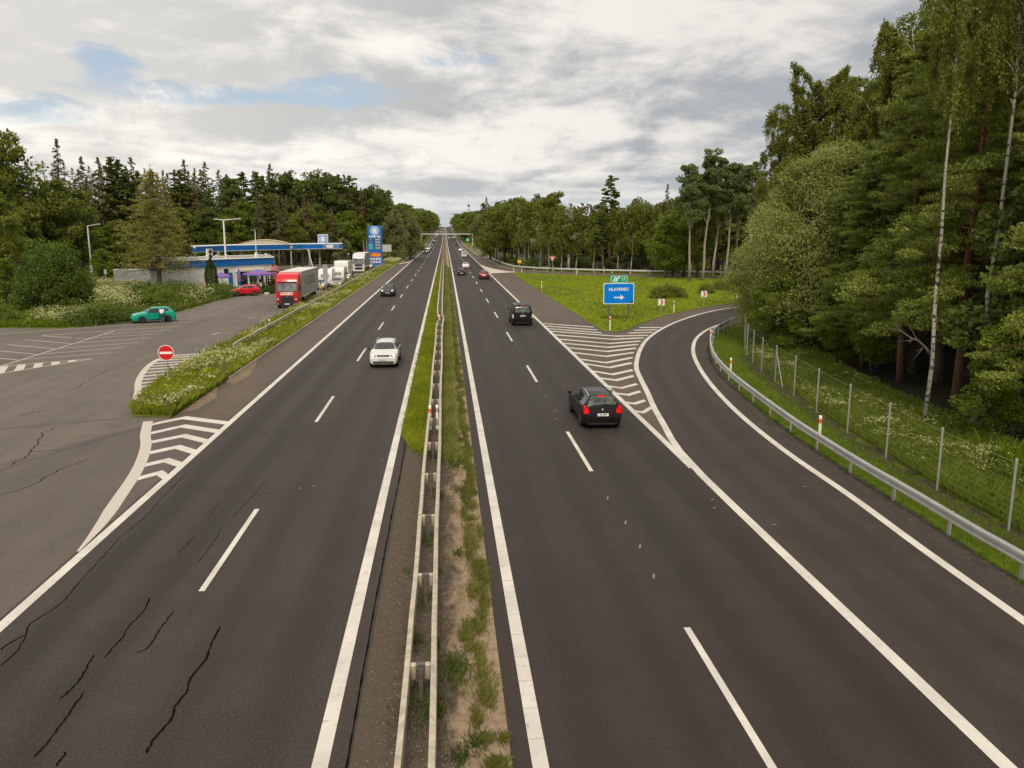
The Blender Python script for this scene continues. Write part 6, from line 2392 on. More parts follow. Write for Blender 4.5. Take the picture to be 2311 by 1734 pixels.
def gen_conifer(seed, H, W, nl, ls, mat, bark, base=.15, whorls=16, per=6, droop=.12, up=0.0, taper=1.0, pad=.5, trunk_r=.012, sparse=.0, flat=.6, bare=.0, ragged=.25, asp=.4, padz=.10, dead=0.0, clump=0.0):
    rng = np.random.default_rng(seed)
    m = MB()
    P, LV, DR = [], [], []
    tr = trunk_r * H
    ax = rng.normal(0, .006 * H, (9, 2)).cumsum(0) * .6
    tk = [(ax[i][0] * (i > 0), ax[i][1] * (i > 0), H * i / 8 * .985 - .1 * (i == 0)) for i in range(9)]
    m.tube(tk, [tr * (1.2 - 1.12 * i / 8) for i in range(9)], 7)
    tot = 0
    br = []
    nb = int(whorls * per * 1.25)
    for k in range(nb):
        if rng.random() < sparse:
            continue
        u = ((k + rng.random() * 2.5) / nb) ** (1.0 + .25 * (taper < .6))
        u = min(.985, u)
        z = H * (base + (1 - base) * u)
        rad = W * .5 * ((1 - u) ** taper + .05)
        a = k * 2.39996 + rng.normal(0, .35)
        L = rad * (1 - ragged * rng.random() * 1.4) * (1 + .25 * math.sin(a * 2 + seed) * (ragged > .3))
        br.append((u, z, a, max(.15, L)))
        tot += L
    for u, z, a, L in br:
        i = min(7, int(z / H * 8))
        c = np.array([ax[i][0], ax[i][1], z])
        d = np.array([math.cos(a), math.sin(a), 0])
        tip = c + d * L + np.array([0, 0, up * L - droop * L * (.4 + 1.2 * rng.random()) + (u - .5) * L * .25])
        path = bend(c, tip, .06 if up > 0 else -.02, rng, 3, .02)
        m.tube(path, [tr * .22 * (1 - u * .6), tr * .16 * (1 - u * .6), tr * .10, tr * .03], 4)
        nn = max(6, int(nl * L / tot * (.6 + .8 * rng.random())))
        t = (1 - pad) + pad * rng.random(nn) ** .8 if bare == 0 else bare + (1 - bare) * rng.random(nn)
        side = np.array([-d[1], d[0], 0])
        if clump > 0:
            npad = max(3, int(L * clump))
            tp = (1 - pad) + pad * (np.arange(npad) + rng.random(npad)) / npad
            so = rng.normal(0, .55, npad) * (L * .26 * (1.2 - tp) + .1)
            zo = rng.normal(0, padz, npad) * L * .4
            pi = rng.integers(0, npad, nn)
            r_ = .30 + .035 * L
            q = c[None] * (1 - tp[pi][:, None]) + tip[None] * tp[pi][:, None] + side[None] * so[pi][:, None]
            q[:, 2] += (.06 if up > 0 else -.02) * L * 4 * tp[pi] * (1 - tp[pi]) + zo[pi]
            q += ball(rng, nn, .3) * np.array([1.25, 1.25, .42]) * r_
            P.append(q)
            DR.append(np.tile(d * .7 + np.array([0, 0, .4]), (nn, 1)))
            tn = .25 + .5 * rng.random(npad)
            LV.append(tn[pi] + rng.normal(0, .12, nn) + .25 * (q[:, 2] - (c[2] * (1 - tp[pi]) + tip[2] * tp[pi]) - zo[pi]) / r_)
            for j in range(npad if clump < 2.9 else 0):
                b0_ = c * (1 - tp[j]) + tip * tp[j]
                m.tube([tuple(b0_), tuple(b0_ + side * so[j] + np.array([0, 0, zo[j]]))], [tr * .06, .006], 3)
            continue
        q = c[None] * (1 - t[:, None]) + tip[None] * t[:, None]
        q[:, 2] += (.06 if up > 0 else -.02) * L * 4 * t * (1 - t)
        sw = L * .30 * (1.15 - t) * (1.0 if pad > .7 else 1.15) + .12
        q += side[None] * (rng.normal(0, .55, nn) * sw)[:, None]
        q[:, 2] += rng.normal(0, padz, nn) * L * .55
        P.append(q)
        DR.append(np.tile(d * .8 + np.array([0, 0, .2 if up > 0 else -.25]), (nn, 1)))
        tone = .3 + .4 * rng.random()
        LV.append(tone + rng.normal(0, .15, nn))
        if dead > 0:
            for _ in range(3):
                t_ = .3 + .6 * rng.random()
                p_ = c * (1 - t_) + tip * t_
                m.tube([tuple(p_), tuple(p_ + rng.normal(0, .14, 3) * L + d * .2 * L)], [tr * .08, .008], 3)
    # leader tuft
    nn = int(nl * .02) + 6
    q = rng.normal(0, 1, (nn, 3)) * np.array([.12, .12, .35]) * W * .12 + np.array([ax[7][0], ax[7][1], H * .97])
    P.append(q)
    LV.append(np.full(nn, .5))
    DR.append(np.tile(np.array([0, 0, 1.0]), (nn, 1)))
    P, LV, DR = np.concatenate(P), np.concatenate(LV), np.concatenate(DR)
    me = leaf_mesh('crown', P, ls, LV, rng, mat, dirs=unit(DR), k=.5, asp=asp, flat=flat)
    return m, bark, me


def gen_birch(seed, H, W, nl, ls, mat, bark, base=.25, limbs=26, trunk_r=.010, hang=.16, stems=1, bare_low=0):
    rng = np.random.default_rng(seed)
    m = MB()
    P, LV = [], []
    tr = trunk_r * H
    tks = []
    for f in range(stems):
        a = rng.random() * 6.28
        ln = (.05 + .05 * rng.random()) * H if stems > 1 else .02 * H
        off = rng.normal(0, .009 * H, (9, 2)).cumsum(0)
        tk = [(math.cos(a) * ln * (i / 8) ** 1.3 + off[i][0] * (i > 0), math.sin(a) * ln * (i / 8) ** 1.3 + off[i][1] * (i > 0), H * .97 * i / 8 - .1 * (i == 0)) for i in range(9)]
        m.tube(tk, [tr * (1.15 - 1.05 * i / 8) for i in range(9)], 8)
        tks.append(tk)
    for k in range(limbs * stems):
        tk = tks[k % stems]
        u = ((k // stems) + rng.random()) / limbs
        z0 = (base + (1 - base) * u * .92)
        i = min(7, int(z0 * 8))
        f = z0 * 8 - i
        s0 = np.array(tk[i]) * (1 - f) + np.array(tk[i + 1]) * f
        a = k * 2.4 + rng.random()
        L = W * .5 * (.45 + .6 * rng.random()) * (1 - .55 * u) * (.75 + .5 * math.sin(min(1, u * 3) * 1.57))
        e = s0 + np.array([math.cos(a) * L, math.sin(a) * L, L * (.55 + .5 * rng.random())])
        pth = bend(s0, e, .08, rng, 4, .03)
        m.tube(pth, [tr * .34 * (1 - .4 * u), tr * .25, tr * .17, tr * .10, tr * .03], 5)
        ns = 7
        for j in range(ns):
            t = .25 + .75 * (j + rng.random()) / ns
            ii = min(3, int(t * 4))
            ff = t * 4 - ii
            b0 = np.array(pth[ii]) * (1 - ff) + np.array(pth[ii + 1]) * ff
            hl = H * hang * (.35 + .8 * rng.random())
            sd = rng.normal(0, .30, 3) * L * .6
            nn = int(nl / (limbs * stems * ns) * (.6 + .8 * rng.random()))
            tt = rng.random(nn) ** .8
            q = b0[None] + sd[None] * (tt ** .6)[:, None]
            q[:, 2] = b0[2] + .10 * hl * np.sin(tt * 3) - hl * tt ** 1.6
            q += rng.normal(0, .045, (nn, 3)) * L * .9 + rng.normal(0, .05, (nn, 3))
            P.append(q)
            tone = .3 + .45 * rng.random()
            LV.append(tone + rng.normal(0, .14, nn))
    P, LV = np.concatenate(P), np.concatenate(LV)
    P[:, 2] = np.maximum(P[:, 2], .2)
    me = leaf_mesh('crown', P, ls, LV, rng, mat, asp=.7)
    return m, bark, me


def gen_bush(seed, H, W, nl, ls, mat, bark, stems=14, feather=.0, low=.0):
    rng = np.random.default_rng(seed)
    m = MB()
    P, LV, DR = [], [], []
    for k in range(stems * 5):
        a = rng.random() * 6.28
        el = math.asin(min(1, .05 + .95 * rng.random()))
        d = np.array([math.cos(a) * math.cos(el), math.sin(a) * math.cos(el), math.sin(el)])
        tip = d * np.array([W * .5, W * .5, H]) * (.72 + .30 * rng.random())
        st_ = np.array([math.cos(a), math.sin(a), 0]) * W * .10
        if k < stems:
            m.tube(bend(st_, tip * .9, .04, rng, 3, .03), [.035 * H * .25, .02 * H * .3, .01 * H * .3, .006], 4)
        nn = int(nl / (stems * 5))
        t = .35 + .65 * rng.random(nn) ** .7
        q = st_[None] * (1 - t[:, None]) + tip[None] * t[:, None]
        r = W * (.085 - .045 * feather) * (1.3 - t * feather)
        q += rng.normal(0, 1, (nn, 3)) * r[:, None] * np.array([1, 1, .8])
        P.append(q)
        DR.append(np.tile(d, (nn, 1)))
        tone = .25 + .5 * rng.random()
        LV.append(tone + rng.normal(0, .14, nn))
    P, LV, DR = np.concatenate(P), np.concatenate(LV), np.concatenate(DR)
    P[:, 2] = np.maximum(P[:, 2], .06 + low)
    me = leaf_mesh('foliage', P, ls, LV, rng, mat, dirs=DR, k=.45 * feather + .1, asp=.5)
    return m, bark, me


def gen_column(seed, H, W, nl, ls, mat, bark):
    rng = np.random.default_rng(seed)
    m = MB()
    m.tube([(0, 0, -.05), (0, 0, H * .9)], [.08, .02], 6)
    t = rng.random(nl) ** .85
    a = rng.random(nl) * 6.28
    prof = np.sin(np.clip(t * 1.25 + .35, 0, 1.57)) * (1 - t ** 2.2) ** .8
    lump = 1 + .10 * np.sin(a * 5 + t * 14) + .08 * np.sin(a * 9 - t * 23)
    r = W * .5 * prof * lump * (.80 + .25 * rng.random(nl))
    P = np.stack([np.cos(a) * r, np.sin(a) * r, .05 + t * H], 1)
    D = unit(np.stack([np.cos(a) * .5, np.sin(a) * .5, np.ones(nl)], 1))
    me = leaf_mesh('foliage', P, ls, .4 + .3 * np.sin(a * 7 + t * 19) + rng.normal(0, .15, nl), rng, mat, dirs=D, k=.6, asp=.35)
    return m, bark, me


L_oak = leaf_mat('leaf_oak', (0.092, 0.127, 0.017), (0.242, 0.289, 0.038), (0.192, 0.196, 0.030), 0.32)
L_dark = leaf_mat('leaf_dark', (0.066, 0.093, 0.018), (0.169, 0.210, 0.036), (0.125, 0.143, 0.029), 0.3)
L_lime = leaf_mat('leaf_bright', (0.092, 0.144, 0.011), (0.230, 0.287, 0.021), (0.172, 0.207, 0.018), 0.38)
L_birch = leaf_mat('leaf_birch', (0.108, 0.137, 0.015), (0.265, 0.300, 0.037), (0.228, 0.235, 0.033), 0.38)
L_birchn = leaf_mat('leaf_birch_near', (0.097, 0.121, 0.013), (0.254, 0.281, 0.034), (0.194, 0.204, 0.025), 0.38)
L_pine = leaf_mat('needle_pine', (0.068, 0.106, 0.022), (0.176, 0.233, 0.048), (0.152, 0.176, 0.040), 0.2)
L_pinen = leaf_mat('needle_pine_near', (0.103, 0.151, 0.032), (0.311, 0.375, 0.068), (0.271, 0.302, 0.052), 0.25)
L_spruce = leaf_mat('needle_spruce', (0.112, 0.126, 0.041), (0.272, 0.266, 0.092), (0.306, 0.239, 0.101), 0.15)
L_larch = leaf_mat('needle_larch', (0.190, 0.176, 0.039), (0.469, 0.432, 0.098), (0.325, 0.308, 0.086), 0.35)
L_dead = leaf_mat('needle_dead', (0.170, 0.108, 0.058), (0.330, 0.216, 0.110), (0.234, 0.187, 0.110), 0.25)
L_willow = leaf_mat('leaf_willow', (0.12, 0.14, 0.04), (0.33, 0.35, 0.13), (0.25, 0.26, 0.09), 0.35)
L_willn = leaf_mat('leaf_willow_near', (0.141, 0.170, 0.030), (0.403, 0.447, 0.122), (0.361, 0.393, 0.104), 0.35)
L_silver = leaf_mat('leaf_silver_poplar', (0.22, 0.25, 0.14), (0.52, 0.54, 0.38), (0.4, 0.42, 0.26), 0.35)
L_poplar = leaf_mat('leaf_aspen', (0.077, 0.121, 0.032), (0.217, 0.282, 0.089), (0.177, 0.209, 0.064), 0.32)
L_bush = leaf_mat('leaf_shrub', (0.055, 0.095, 0.013), (0.188, 0.253, 0.044), (0.131, 0.179, 0.026), 0.3)
L_thuja = leaf_mat('leaf_thuja', (0.027, 0.055, 0.005), (0.094, 0.144, 0.013), (0.068, 0.101, 0.010), 0.15)
L_heath = leaf_mat('leaf_russet', (0.12, 0.065, 0.045), (0.2, 0.12, 0.08), (0.15, 0.1, 0.06), 0.2)
B_brown = bark_mat('bark_brown', (.070, .052, .038), (.13, .10, .078))
B_pale = bark_mat('bark_pale', (.22, .18, .13), (.40, .33, .25))
B_pine = bark_mat('bark_pine', (.085, .048, .030), (.16, .085, .050), top=(.20, .085, .040))
B_birch = bark_mat('bark_birch', (.26, .24, .20), (.44, .41, .35), spots=(.035, .03, .026))
B_grey = bark_mat('bark_grey', (.10, .085, .07), (.17, .14, .115))
B_dead = bark_mat('bark_dead', (.14, .085, .06), (.22, .15, .11))
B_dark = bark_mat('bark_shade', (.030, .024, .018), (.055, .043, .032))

PROTO = {}


def proto(key, fn, *a, **k):
    m, bark, crown = fn(*a, **k)
    tm = bpy.data.meshes.new('trunk')
    tm.from_pydata(m.v, [], m.f)
    tm.polygons.foreach_set('use_smooth', [True] * len(tm.polygons))
    tm.materials.append(bark)
    tm.update()
    PROTO.setdefault(key, []).append((tm, crown))


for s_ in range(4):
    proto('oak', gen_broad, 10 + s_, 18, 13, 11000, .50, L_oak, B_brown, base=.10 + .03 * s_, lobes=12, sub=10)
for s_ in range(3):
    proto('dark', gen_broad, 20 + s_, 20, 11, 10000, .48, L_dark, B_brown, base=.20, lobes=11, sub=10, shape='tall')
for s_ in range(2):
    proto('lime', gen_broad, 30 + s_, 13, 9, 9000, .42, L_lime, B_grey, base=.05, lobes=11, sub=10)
for s_ in range(3):
    proto('birch', gen_birch, 40 + s_, 17, 7.5, 9000, .34, L_birch, B_birch, base=.30, limbs=26)
for s_ in range(3):
    proto('pine', gen_conifer, 50 + s_, 20, 7.5, 8500, .42, L_pine, B_pine, base=.45, whorls=9, per=6, droop=-.10, up=.12, taper=.55, pad=.65, flat=.4, asp=.5, padz=.20, ragged=.5, clump=2.0)
for s_ in range(4):
    proto('spruce', gen_conifer, 60 + s_, 24, 7.4, 4800, .36, L_spruce, B_grey, base=.34 + .06 * s_, whorls=15, per=6, droop=.30, taper=.85, pad=.85, sparse=.2 + .06 * s_, ragged=.45, asp=.4, padz=.14)
for s_ in range(2):
    proto('thin', gen_conifer, 70 + s_, 24, 5.6, 2200, .32, L_spruce, B_dead, base=.45, whorls=15, per=5, droop=.22, taper=.8, pad=.8, sparse=.30, ragged=.6, asp=.35, padz=.12, dead=1)
for s_ in range(2):
    proto('dead', gen_conifer, 80 + s_, 19, 6.5, 4200, .34, L_dead, B_dead, base=.22, whorls=16, per=6, droop=.15, taper=.8, pad=.9, sparse=.15, ragged=.4, asp=.35, padz=.15, dead=1)
proto('larch', gen_conifer, 91, 16.3, 11.5, 21000, .24, L_larch, B_brown, base=.20, whorls=17, per=8, droop=.06, up=.10, taper=.62, pad=.80, flat=.4, ragged=.35, asp=.35, padz=.13, trunk_r=.019, clump=3.0)
for s_ in range(2):
    proto('willow', gen_broad, 95 + s_, 13, 9.5, 12000, .36, L_willow, B_brown, base=.03, lobes=12, sub=11, droop=.15)
for s_ in range(2):
    proto('silver', gen_broad, 98 + s_, 14, 5.0, 5500, .30, L_silver, B_birch, base=.42, lobes=9, sub=8, shape='tall')
for s_ in range(3):
    proto('poplar', gen_broad, 100 + s_, 24, 7.0, 9500, .40, L_poplar, B_pale, base=.48, lobes=11, sub=10, shape='tall', trunk_r=.0095)
proto('bush', gen_bush, 110, 7.0, 8.0, 60000, .20, leaf_mat('leaf_big_shrub', (0.045, 0.088, 0.010), (0.184, 0.264, 0.035), (0.128, 0.176, 0.024), .3), B_brown, stems=60, feather=.75)
for s_ in range(3):
    proto('shrub', gen_bush, 111 + s_, 2.6, 3.6, 3800, .20, (L_bush, L_oak, L_lime)[s_], B_brown, stems=12, feather=.5)
proto('flowering', gen_bush, 115, 1.7, 3.0, 2600, .17, L_bush, B_brown, stems=12)
proto('thuja', gen_column, 116, 5.0, 2.3, 9000, .16, L_thuja, B_brown)
proto('globe', gen_bush, 117, 1.1, 1.5, 2600, .09, L_thuja, B_brown, stems=10)
# near trees, finer foliage
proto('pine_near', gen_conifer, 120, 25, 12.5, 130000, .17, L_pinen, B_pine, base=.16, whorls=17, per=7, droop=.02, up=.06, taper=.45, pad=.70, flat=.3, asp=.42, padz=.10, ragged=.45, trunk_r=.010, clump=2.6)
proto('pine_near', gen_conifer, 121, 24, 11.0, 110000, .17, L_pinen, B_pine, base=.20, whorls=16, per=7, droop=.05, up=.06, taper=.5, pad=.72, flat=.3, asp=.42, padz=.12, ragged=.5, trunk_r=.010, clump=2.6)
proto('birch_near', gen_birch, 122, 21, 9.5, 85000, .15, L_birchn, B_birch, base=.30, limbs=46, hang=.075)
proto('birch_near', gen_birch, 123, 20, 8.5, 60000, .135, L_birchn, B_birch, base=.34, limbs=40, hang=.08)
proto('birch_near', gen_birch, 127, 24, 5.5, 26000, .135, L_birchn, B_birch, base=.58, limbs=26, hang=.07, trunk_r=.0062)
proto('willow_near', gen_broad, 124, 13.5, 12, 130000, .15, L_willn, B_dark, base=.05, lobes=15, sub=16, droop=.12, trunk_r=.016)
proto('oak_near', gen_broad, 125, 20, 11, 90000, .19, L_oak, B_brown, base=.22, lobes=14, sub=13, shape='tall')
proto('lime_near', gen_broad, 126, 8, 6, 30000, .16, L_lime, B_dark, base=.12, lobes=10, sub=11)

NAMES = {'oak': 'oak_tree', 'dark': 'broadleaf_tree', 'lime': 'maple_tree', 'birch': 'birch_tree', 'pine': 'pine_tree', 'spruce': 'spruce_tree', 'thin': 'spruce_tree', 'dead': 'dead_conifer', 'larch': 'larch_tree',
         'willow': 'willow_tree', 'silver': 'silver_poplar', 'poplar': 'aspen_tree', 'bush': 'shrub', 'shrub': 'shrub', 'flowering': 'flowering_shrub', 'thuja': 'thuja_tree', 'globe': 'round_bush',
         'pine_near': 'pine_tree', 'birch_near': 'birch_tree', 'willow_near': 'willow_tree', 'oak_near': 'oak_tree', 'lime_near': 'maple_tree'}
PHR = {'oak': 'broad crowned green tree', 'dark': 'dark leafy tree', 'lime': 'bright green bushy tree', 'birch': 'birch with a pale trunk', 'pine': 'pine with a bare lower trunk', 'spruce': 'ragged pointed spruce', 'thin': 'nearly bare thin spruce', 'dead': 'reddish brown dying conifer',
       'willow': 'silvery green willow', 'silver': 'whitish leaved poplar', 'poplar': 'tall aspen with a pale bare trunk', 'shrub': 'low leafy shrub', 'flowering': 'shrub dotted with cream flowers', 'pine_near': 'large pine with layered branches', 'birch_near': 'tall birch with hanging twigs', 'oak_near': 'dense leafy tree', 'lime_near': 'low bright green tree', 'globe': 'clipped round bush'}
TREES = []
trng = random.Random(42)


def plant(key, x, y, h=None, wk=1.0, v=None, label=None, region=None, group=None, rz=None):
    pr = PROTO[key]
    tm, cm = pr[(trng.randrange(len(pr)) if v is None else v) % len(pr)]
    t = bpy.data.objects.new(NAMES[key], None)
    COL.objects.link(t)
    t.empty_display_size = .3
    t.location = (x, y, gz(y))
    t.rotation_euler = (0, 0, trng.random() * 6.28 if rz is None else rz)
    nat = {'oak': 18, 'dark': 20, 'lime': 13, 'birch': 17, 'pine': 20, 'spruce': 24, 'thin': 24, 'dead': 19, 'larch': 16.3, 'willow': 13, 'silver': 14, 'poplar': 24, 'bush': 7, 'shrub': 2.6, 'flowering': 1.7, 'thuja': 5.0, 'globe': 1.1}
    nh = nat.get(key) or {'pine_near': (25, 24), 'birch_near': (21, 20, 24), 'willow_near': (13.5,), 'oak_near': (20,), 'lime_near': (8,)}[key][pr.index((tm, cm))]
    k = (h / nh) if h else 1.0
    t.scale = (k * wk, k * wk, k)
    link('trunk' if key not in ('bush', 'shrub', 'flowering', 'globe') else 'stems', tm, t)
    link('crown' if key not in ('bush', 'shrub', 'flowering', 'thuja', 'globe') else 'foliage', cm, t)
    t['category'] = 'tree' if key not in ('bush', 'shrub', 'flowering', 'globe') else 'shrub'
    if group:
        t['group'] = group
    if label:
        t['label'] = label
    else:
        TREES.append([t, key, region, proj(x, y, gz(y) + (h or nh) * .7)[0], (h or nh), y])
    return t


# ---- left side singles
gx_, gy_ = G(110, 708)
plant('bush', gx_ - .4, gy_ + 2.6, 7.9, 1.02, label='big dark feathery shrub at the parking lot corner on the left')
plant('larch', -38.6, 114.9, 16.3, 1.0, label='wide olive brown conifer on a bare stem in front of the white building')
gx_, gy_ = G(475, 670)
plant('thuja', gx_, gy_ + 1, 5.0, 1.0, label='dark green conical thuja in front of the white building')
for i, (sx, D, l_) in enumerate(((603, 117.5, 'small clipped round bush behind the red hatchback'), (612, 118.5, 'bigger clipped round bush left of the lorry cab'), (622, 127, 'clipped dark bush between the pergola and the lorry'))):
    p = at(sx, D)
    plant('globe', p[0], p[1], (1.0, 1.35, 2.0)[i], 1.1, label=l_)


# shrubs round the parking lot
def Lx(sx, Y):
    return at(sx, Y, 7.0)[0]


for (sx, D, k_, h_) in ((150, 80.5, 'flowering', 1.7), (185, 79.5, 'flowering', 1.8), (215, 80.5, 'flowering', 1.9), (245, 81.5, 'flowering', 1.6), (272, 83, 'flowering', 1.4), (205, 85, 'shrub', 1.8), (240, 88, 'flowering', 1.7), (275, 90, 'shrub', 1.5), (290, 86, 'shrub', 1.2),
                        (10, 80, 'shrub', 1.4), (-15, 82, 'shrub', 2.0),
                        (330, 94, 'shrub', 2.2), (355, 97, 'shrub', 2.4), (380, 99, 'shrub', 2.3), (402, 98, 'shrub', 2.0), (345, 103, 'shrub', 2.6), (375, 105, 'flowering', 2.6), (400, 104, 'shrub', 2.6), (425, 103, 'shrub', 2.3), (310, 102, 'flowering', 2.1), (320, 108, 'shrub', 2.2), (350, 111, 'flowering', 2.3),
                        (440, 107, 'flowering', 1.9), (464, 108.5, 'flowering', 1.3), (430, 110, 'flowering', 2.1), (405, 112, 'flowering', 2.5), (380, 114, 'flowering', 2.4), (484, 109.5, 'flowering', 2.1), (496, 112.5, 'flowering', 2.0), (506, 115.5, 'flowering', 1.7), (492, 116, 'shrub', 2.3), (512, 119.5, 'shrub', 1.5),
                        (280, 113, 'flowering', 1.6), (300, 117, 'flowering', 1.7), (250, 118, 'flowering', 1.6), (330, 119, 'flowering', 2.0), (350, 121, 'flowering', 2.3), (280, 126, 'flowering', 1.5), (230, 126, 'flowering', 1.4), (200, 122, 'flowering', 1.4), (310, 130, 'shrub', 1.5)):
    x_ = Lx(sx, D)
    plant(k_, x_, D, h_ * (.86 if D > 95 else 1), 1.1, region='beside the parking lot' if D < 95 else ('in the planted strip before the white building' if sx > 300 else 'in the dry meadow left of the building'), group='shrubs round the parking lot')
for (sx, D, h_) in ((222, 150, 5.5), (232, 152, 5.0), (0, 98, 5.5)):
    plant('lime', Lx(sx, D), D, h_, 1.1, v=0, region='near the lone lamp on the left')

# ---- left wood, front rows and skyline
FRONT = [(-30, 128, 'oak', 14), (0, 150, 'oak', 15.5), (45, 160, 'oak', 15), (95, 165, 'pine', 11.5), (140, 168, 'oak', 18.5), (185, 175, 'oak', 17), (70, 185, 'oak', 17), (232, 192, 'lime', 10), (262, 196, 'lime', 11.5), (290, 195, 'lime', 10), (330, 196, 'lime', 11), (362, 200, 'lime', 13), (400, 204, 'oak', 14.5), (430, 206, 'lime', 13), (470, 206, 'dark', 15),
         (500, 208, 'lime', 12.5), (528, 208, 'lime', 14), (560, 212, 'lime', 15.5), (592, 214, 'spruce', 18), (615, 214, 'pine', 16.5), (640, 216, 'spruce', 17), (662, 218, 'oak', 14), (690, 222, 'oak', 15), (716, 226, 'dark', 16.5), (740, 226, 'oak', 14), (765, 228, 'lime', 13.5), (790, 236, 'lime', 14), (812, 240, 'lime', 13)]
for sx, Y, k_, h_ in FRONT:
    plant(k_, Lx(sx, Y), Y, h_, 1.0, region='at the front of the wood behind the filling station')
SKY = [(-40, 172, 'oak', 27), (12, 160, 'oak', 26.5), (-6, 168, 'dark', 25), (58, 185, 'thin', 24.5), (75, 190, 'thin', 23.5), (90, 188, 'thin', 22), (118, 192, 'thin', 24), (145, 182, 'spruce', 27.5), (128, 186, 'thin', 21), (162, 196, 'thin', 24), (180, 198, 'thin', 23),
       (200, 206, 'spruce', 26), (218, 206, 'thin', 24), (240, 208, 'spruce', 26), (262, 210, 'pine', 26), (280, 212, 'pine', 25.5), (315, 214, 'spruce', 26.5), (338, 214, 'thin', 24), (356, 216, 'thin', 24), (378, 216, 'dead', 23.5), (432, 226, 'spruce', 27), (475, 226, 'spruce', 26.5), (490, 230, 'thin', 22.5), (552, 232, 'thin', 24), (612, 238, 'spruce', 27),
       (655, 244, 'thin', 24.5), (730, 250, 'dead', 23.5), (808, 252, 'dead', 22), (820, 256, 'dead', 20.5), (690, 244, 'dead', 18.5)]
for sx, Y, k_, h_ in SKY:
    plant(k_, Lx(sx, Y), Y, h_, 1.1 if k_ in ('thin', 'spruce') else 1.0, region='on the skyline of the left wood')
for sx, Y, h_ in ((468, 222, 24.0), (520, 226, 23.5), (575, 230, 24.5), (600, 230, 23.0), (640, 234, 25.0), (668, 236, 24.5), (700, 240, 24.5), (740, 244, 25.5), (768, 246, 24.5), (795, 250, 24.5), (835, 252, 22.0), (856, 262, 22.5), (880, 272, 21.5), (410, 222, 20.0), (300, 222, 12.0), (350, 224, 14.0), (440, 222, 21.0), (235, 216, 12.0), (180, 210, 14.0), (120, 206, 15.0), (60, 200, 18.0), (20, 196, 20.0)):
    plant(trng.choice(('dark', 'dark', 'oak', 'spruce', 'pine')), Lx(sx, Y), Y, h_, 1.0, region='in the middle rows of the left wood')
for sx, Y, k_, h_ in ((688, 219, 'dead', 17.5), (752, 225, 'dead', 14.5), (818, 246, 'dead', 21), (585, 209, 'spruce', 19), (628, 212, 'spruce', 18), (538, 208, 'spruce', 17), (648, 224, 'spruce', 18), (700, 228, 'spruce', 17), (690, 226, 'dead', 17), (748, 234, 'dead', 15), (550, 216, 'spruce', 16.5), (480, 214, 'pine', 19), (455, 218, 'pine', 18)):
    plant(k_, Lx(sx, Y), Y, h_, 1.0, region='in the middle rows of the left wood')
for i_ in range(20):
    sx = 175 + i_ * 14.5 + trng.random() * 8
    Y = 214 + trng.random() * 9
    plant(trng.choice(('spruce', 'spruce', 'pine', 'thin')), Lx(sx, Y), Y, 21.5 + trng.random() * 3.6, 1.15, region='on the skyline of the left wood')
for i_ in range(12):
    sx = 460 + i_ * 29 + trng.random() * 12
    Y = 228 + i_ * 1.6
    plant(trng.choice(('spruce', 'pine', 'spruce')), Lx(sx, Y), Y, 23.0 + trng.random() * 2.6, 1.15, region='on the skyline of the left wood')
# willows beside the pylon
for sx, Y, h_, w_, l_ in ((893, 250, 15.0, .85, 'left of the two large silvery willows right of the price pylon'), (925, 262, 14.5, 1.0, 'right one of the two large silvery willows right of the price pylon'), (772, 208, 7.0, 1.1, 'small silvery willow under the right end of the blue canopy')):
    plant('willow', Lx(sx, Y), Y, h_, w_, label=l_)
# left edge running up the hill
y = 275
i = 0
while y < 1420:
    st_ = 9 + y * .012
    for row in range(2 if y < 700 else 1):
        x_ = (-26.5 if y < 420 else (-22.0 if y < 560 else -16.5)) - row * 9 - trng.random() * 3 - (3 if y < 420 else 0)
        k_ = trng.choice(('oak', 'dark', 'oak', 'dark', 'lime', 'birch') if row == 0 else ('dark', 'spruce', 'oak'))
        plant(k_, x_, y + trng.random() * 5, 17 + trng.random() * 5 + row * 3 + (3 if y < 420 else 2), 1.5 if y > 600 else 1.0, region='along the left edge of the road up the hill', group='trees lining the road up the hill on the left')
    y += st_ * (1.0 if y < 600 else 1.5)

# ---- right side: wood beyond the loop road
for sx, Y, k_, h_, v_ in ((1000 + 185, 195, 'silver', 14.5, 0), (1218, 186, 'silver', 11, 0), (1242, 182, 'birch', 14, 0), (1266, 178, 'birch', 13, 1), (1284, 178, 'silver', 14.2, 1), (1300, 177, 'birch', 14, 2), (1338, 174, 'birch', 14, 0), (1378, 182, 'pine', 20.5, 0), (1362, 172, 'pine', 12.5, 1), (1396, 172, 'birch', 13.5, 1), (1425, 172, 'birch', 14.5, 2), (1448, 176, 'willow', 15.5, 0),
                          (1500, 192, 'spruce', 19.5, 0), (1482, 170, 'birch', 14.5, 0), (1520, 160, 'oak', 13.5, 1), (1505, 150, 'lime', 11.5, 0), (1545, 156, 'dark', 15, 0), (1575, 150, 'oak', 14, 2), (1196, 190, 'birch', 15.5, 0), (1172, 200, 'birch', 16, 1), (1165, 215, 'pine', 17, 2), (1150, 224, 'birch', 16, 2), (1132, 240, 'birch', 17, 0), (1122, 250, 'oak', 16, 0), (1112, 268, 'birch', 16, 1), (1100, 290, 'willow', 15.5, 1),
                          (1120, 232, 'birch', 14, 2), (1106, 255, 'lime', 14, 1), (1090, 300, 'pine', 18.5, 0), (1098, 330, 'spruce', 22, 1)):
    plant(k_, Lx(sx, Y), Y, h_, 1.05, v=v_, region='at the front of the wood beyond the loop road')
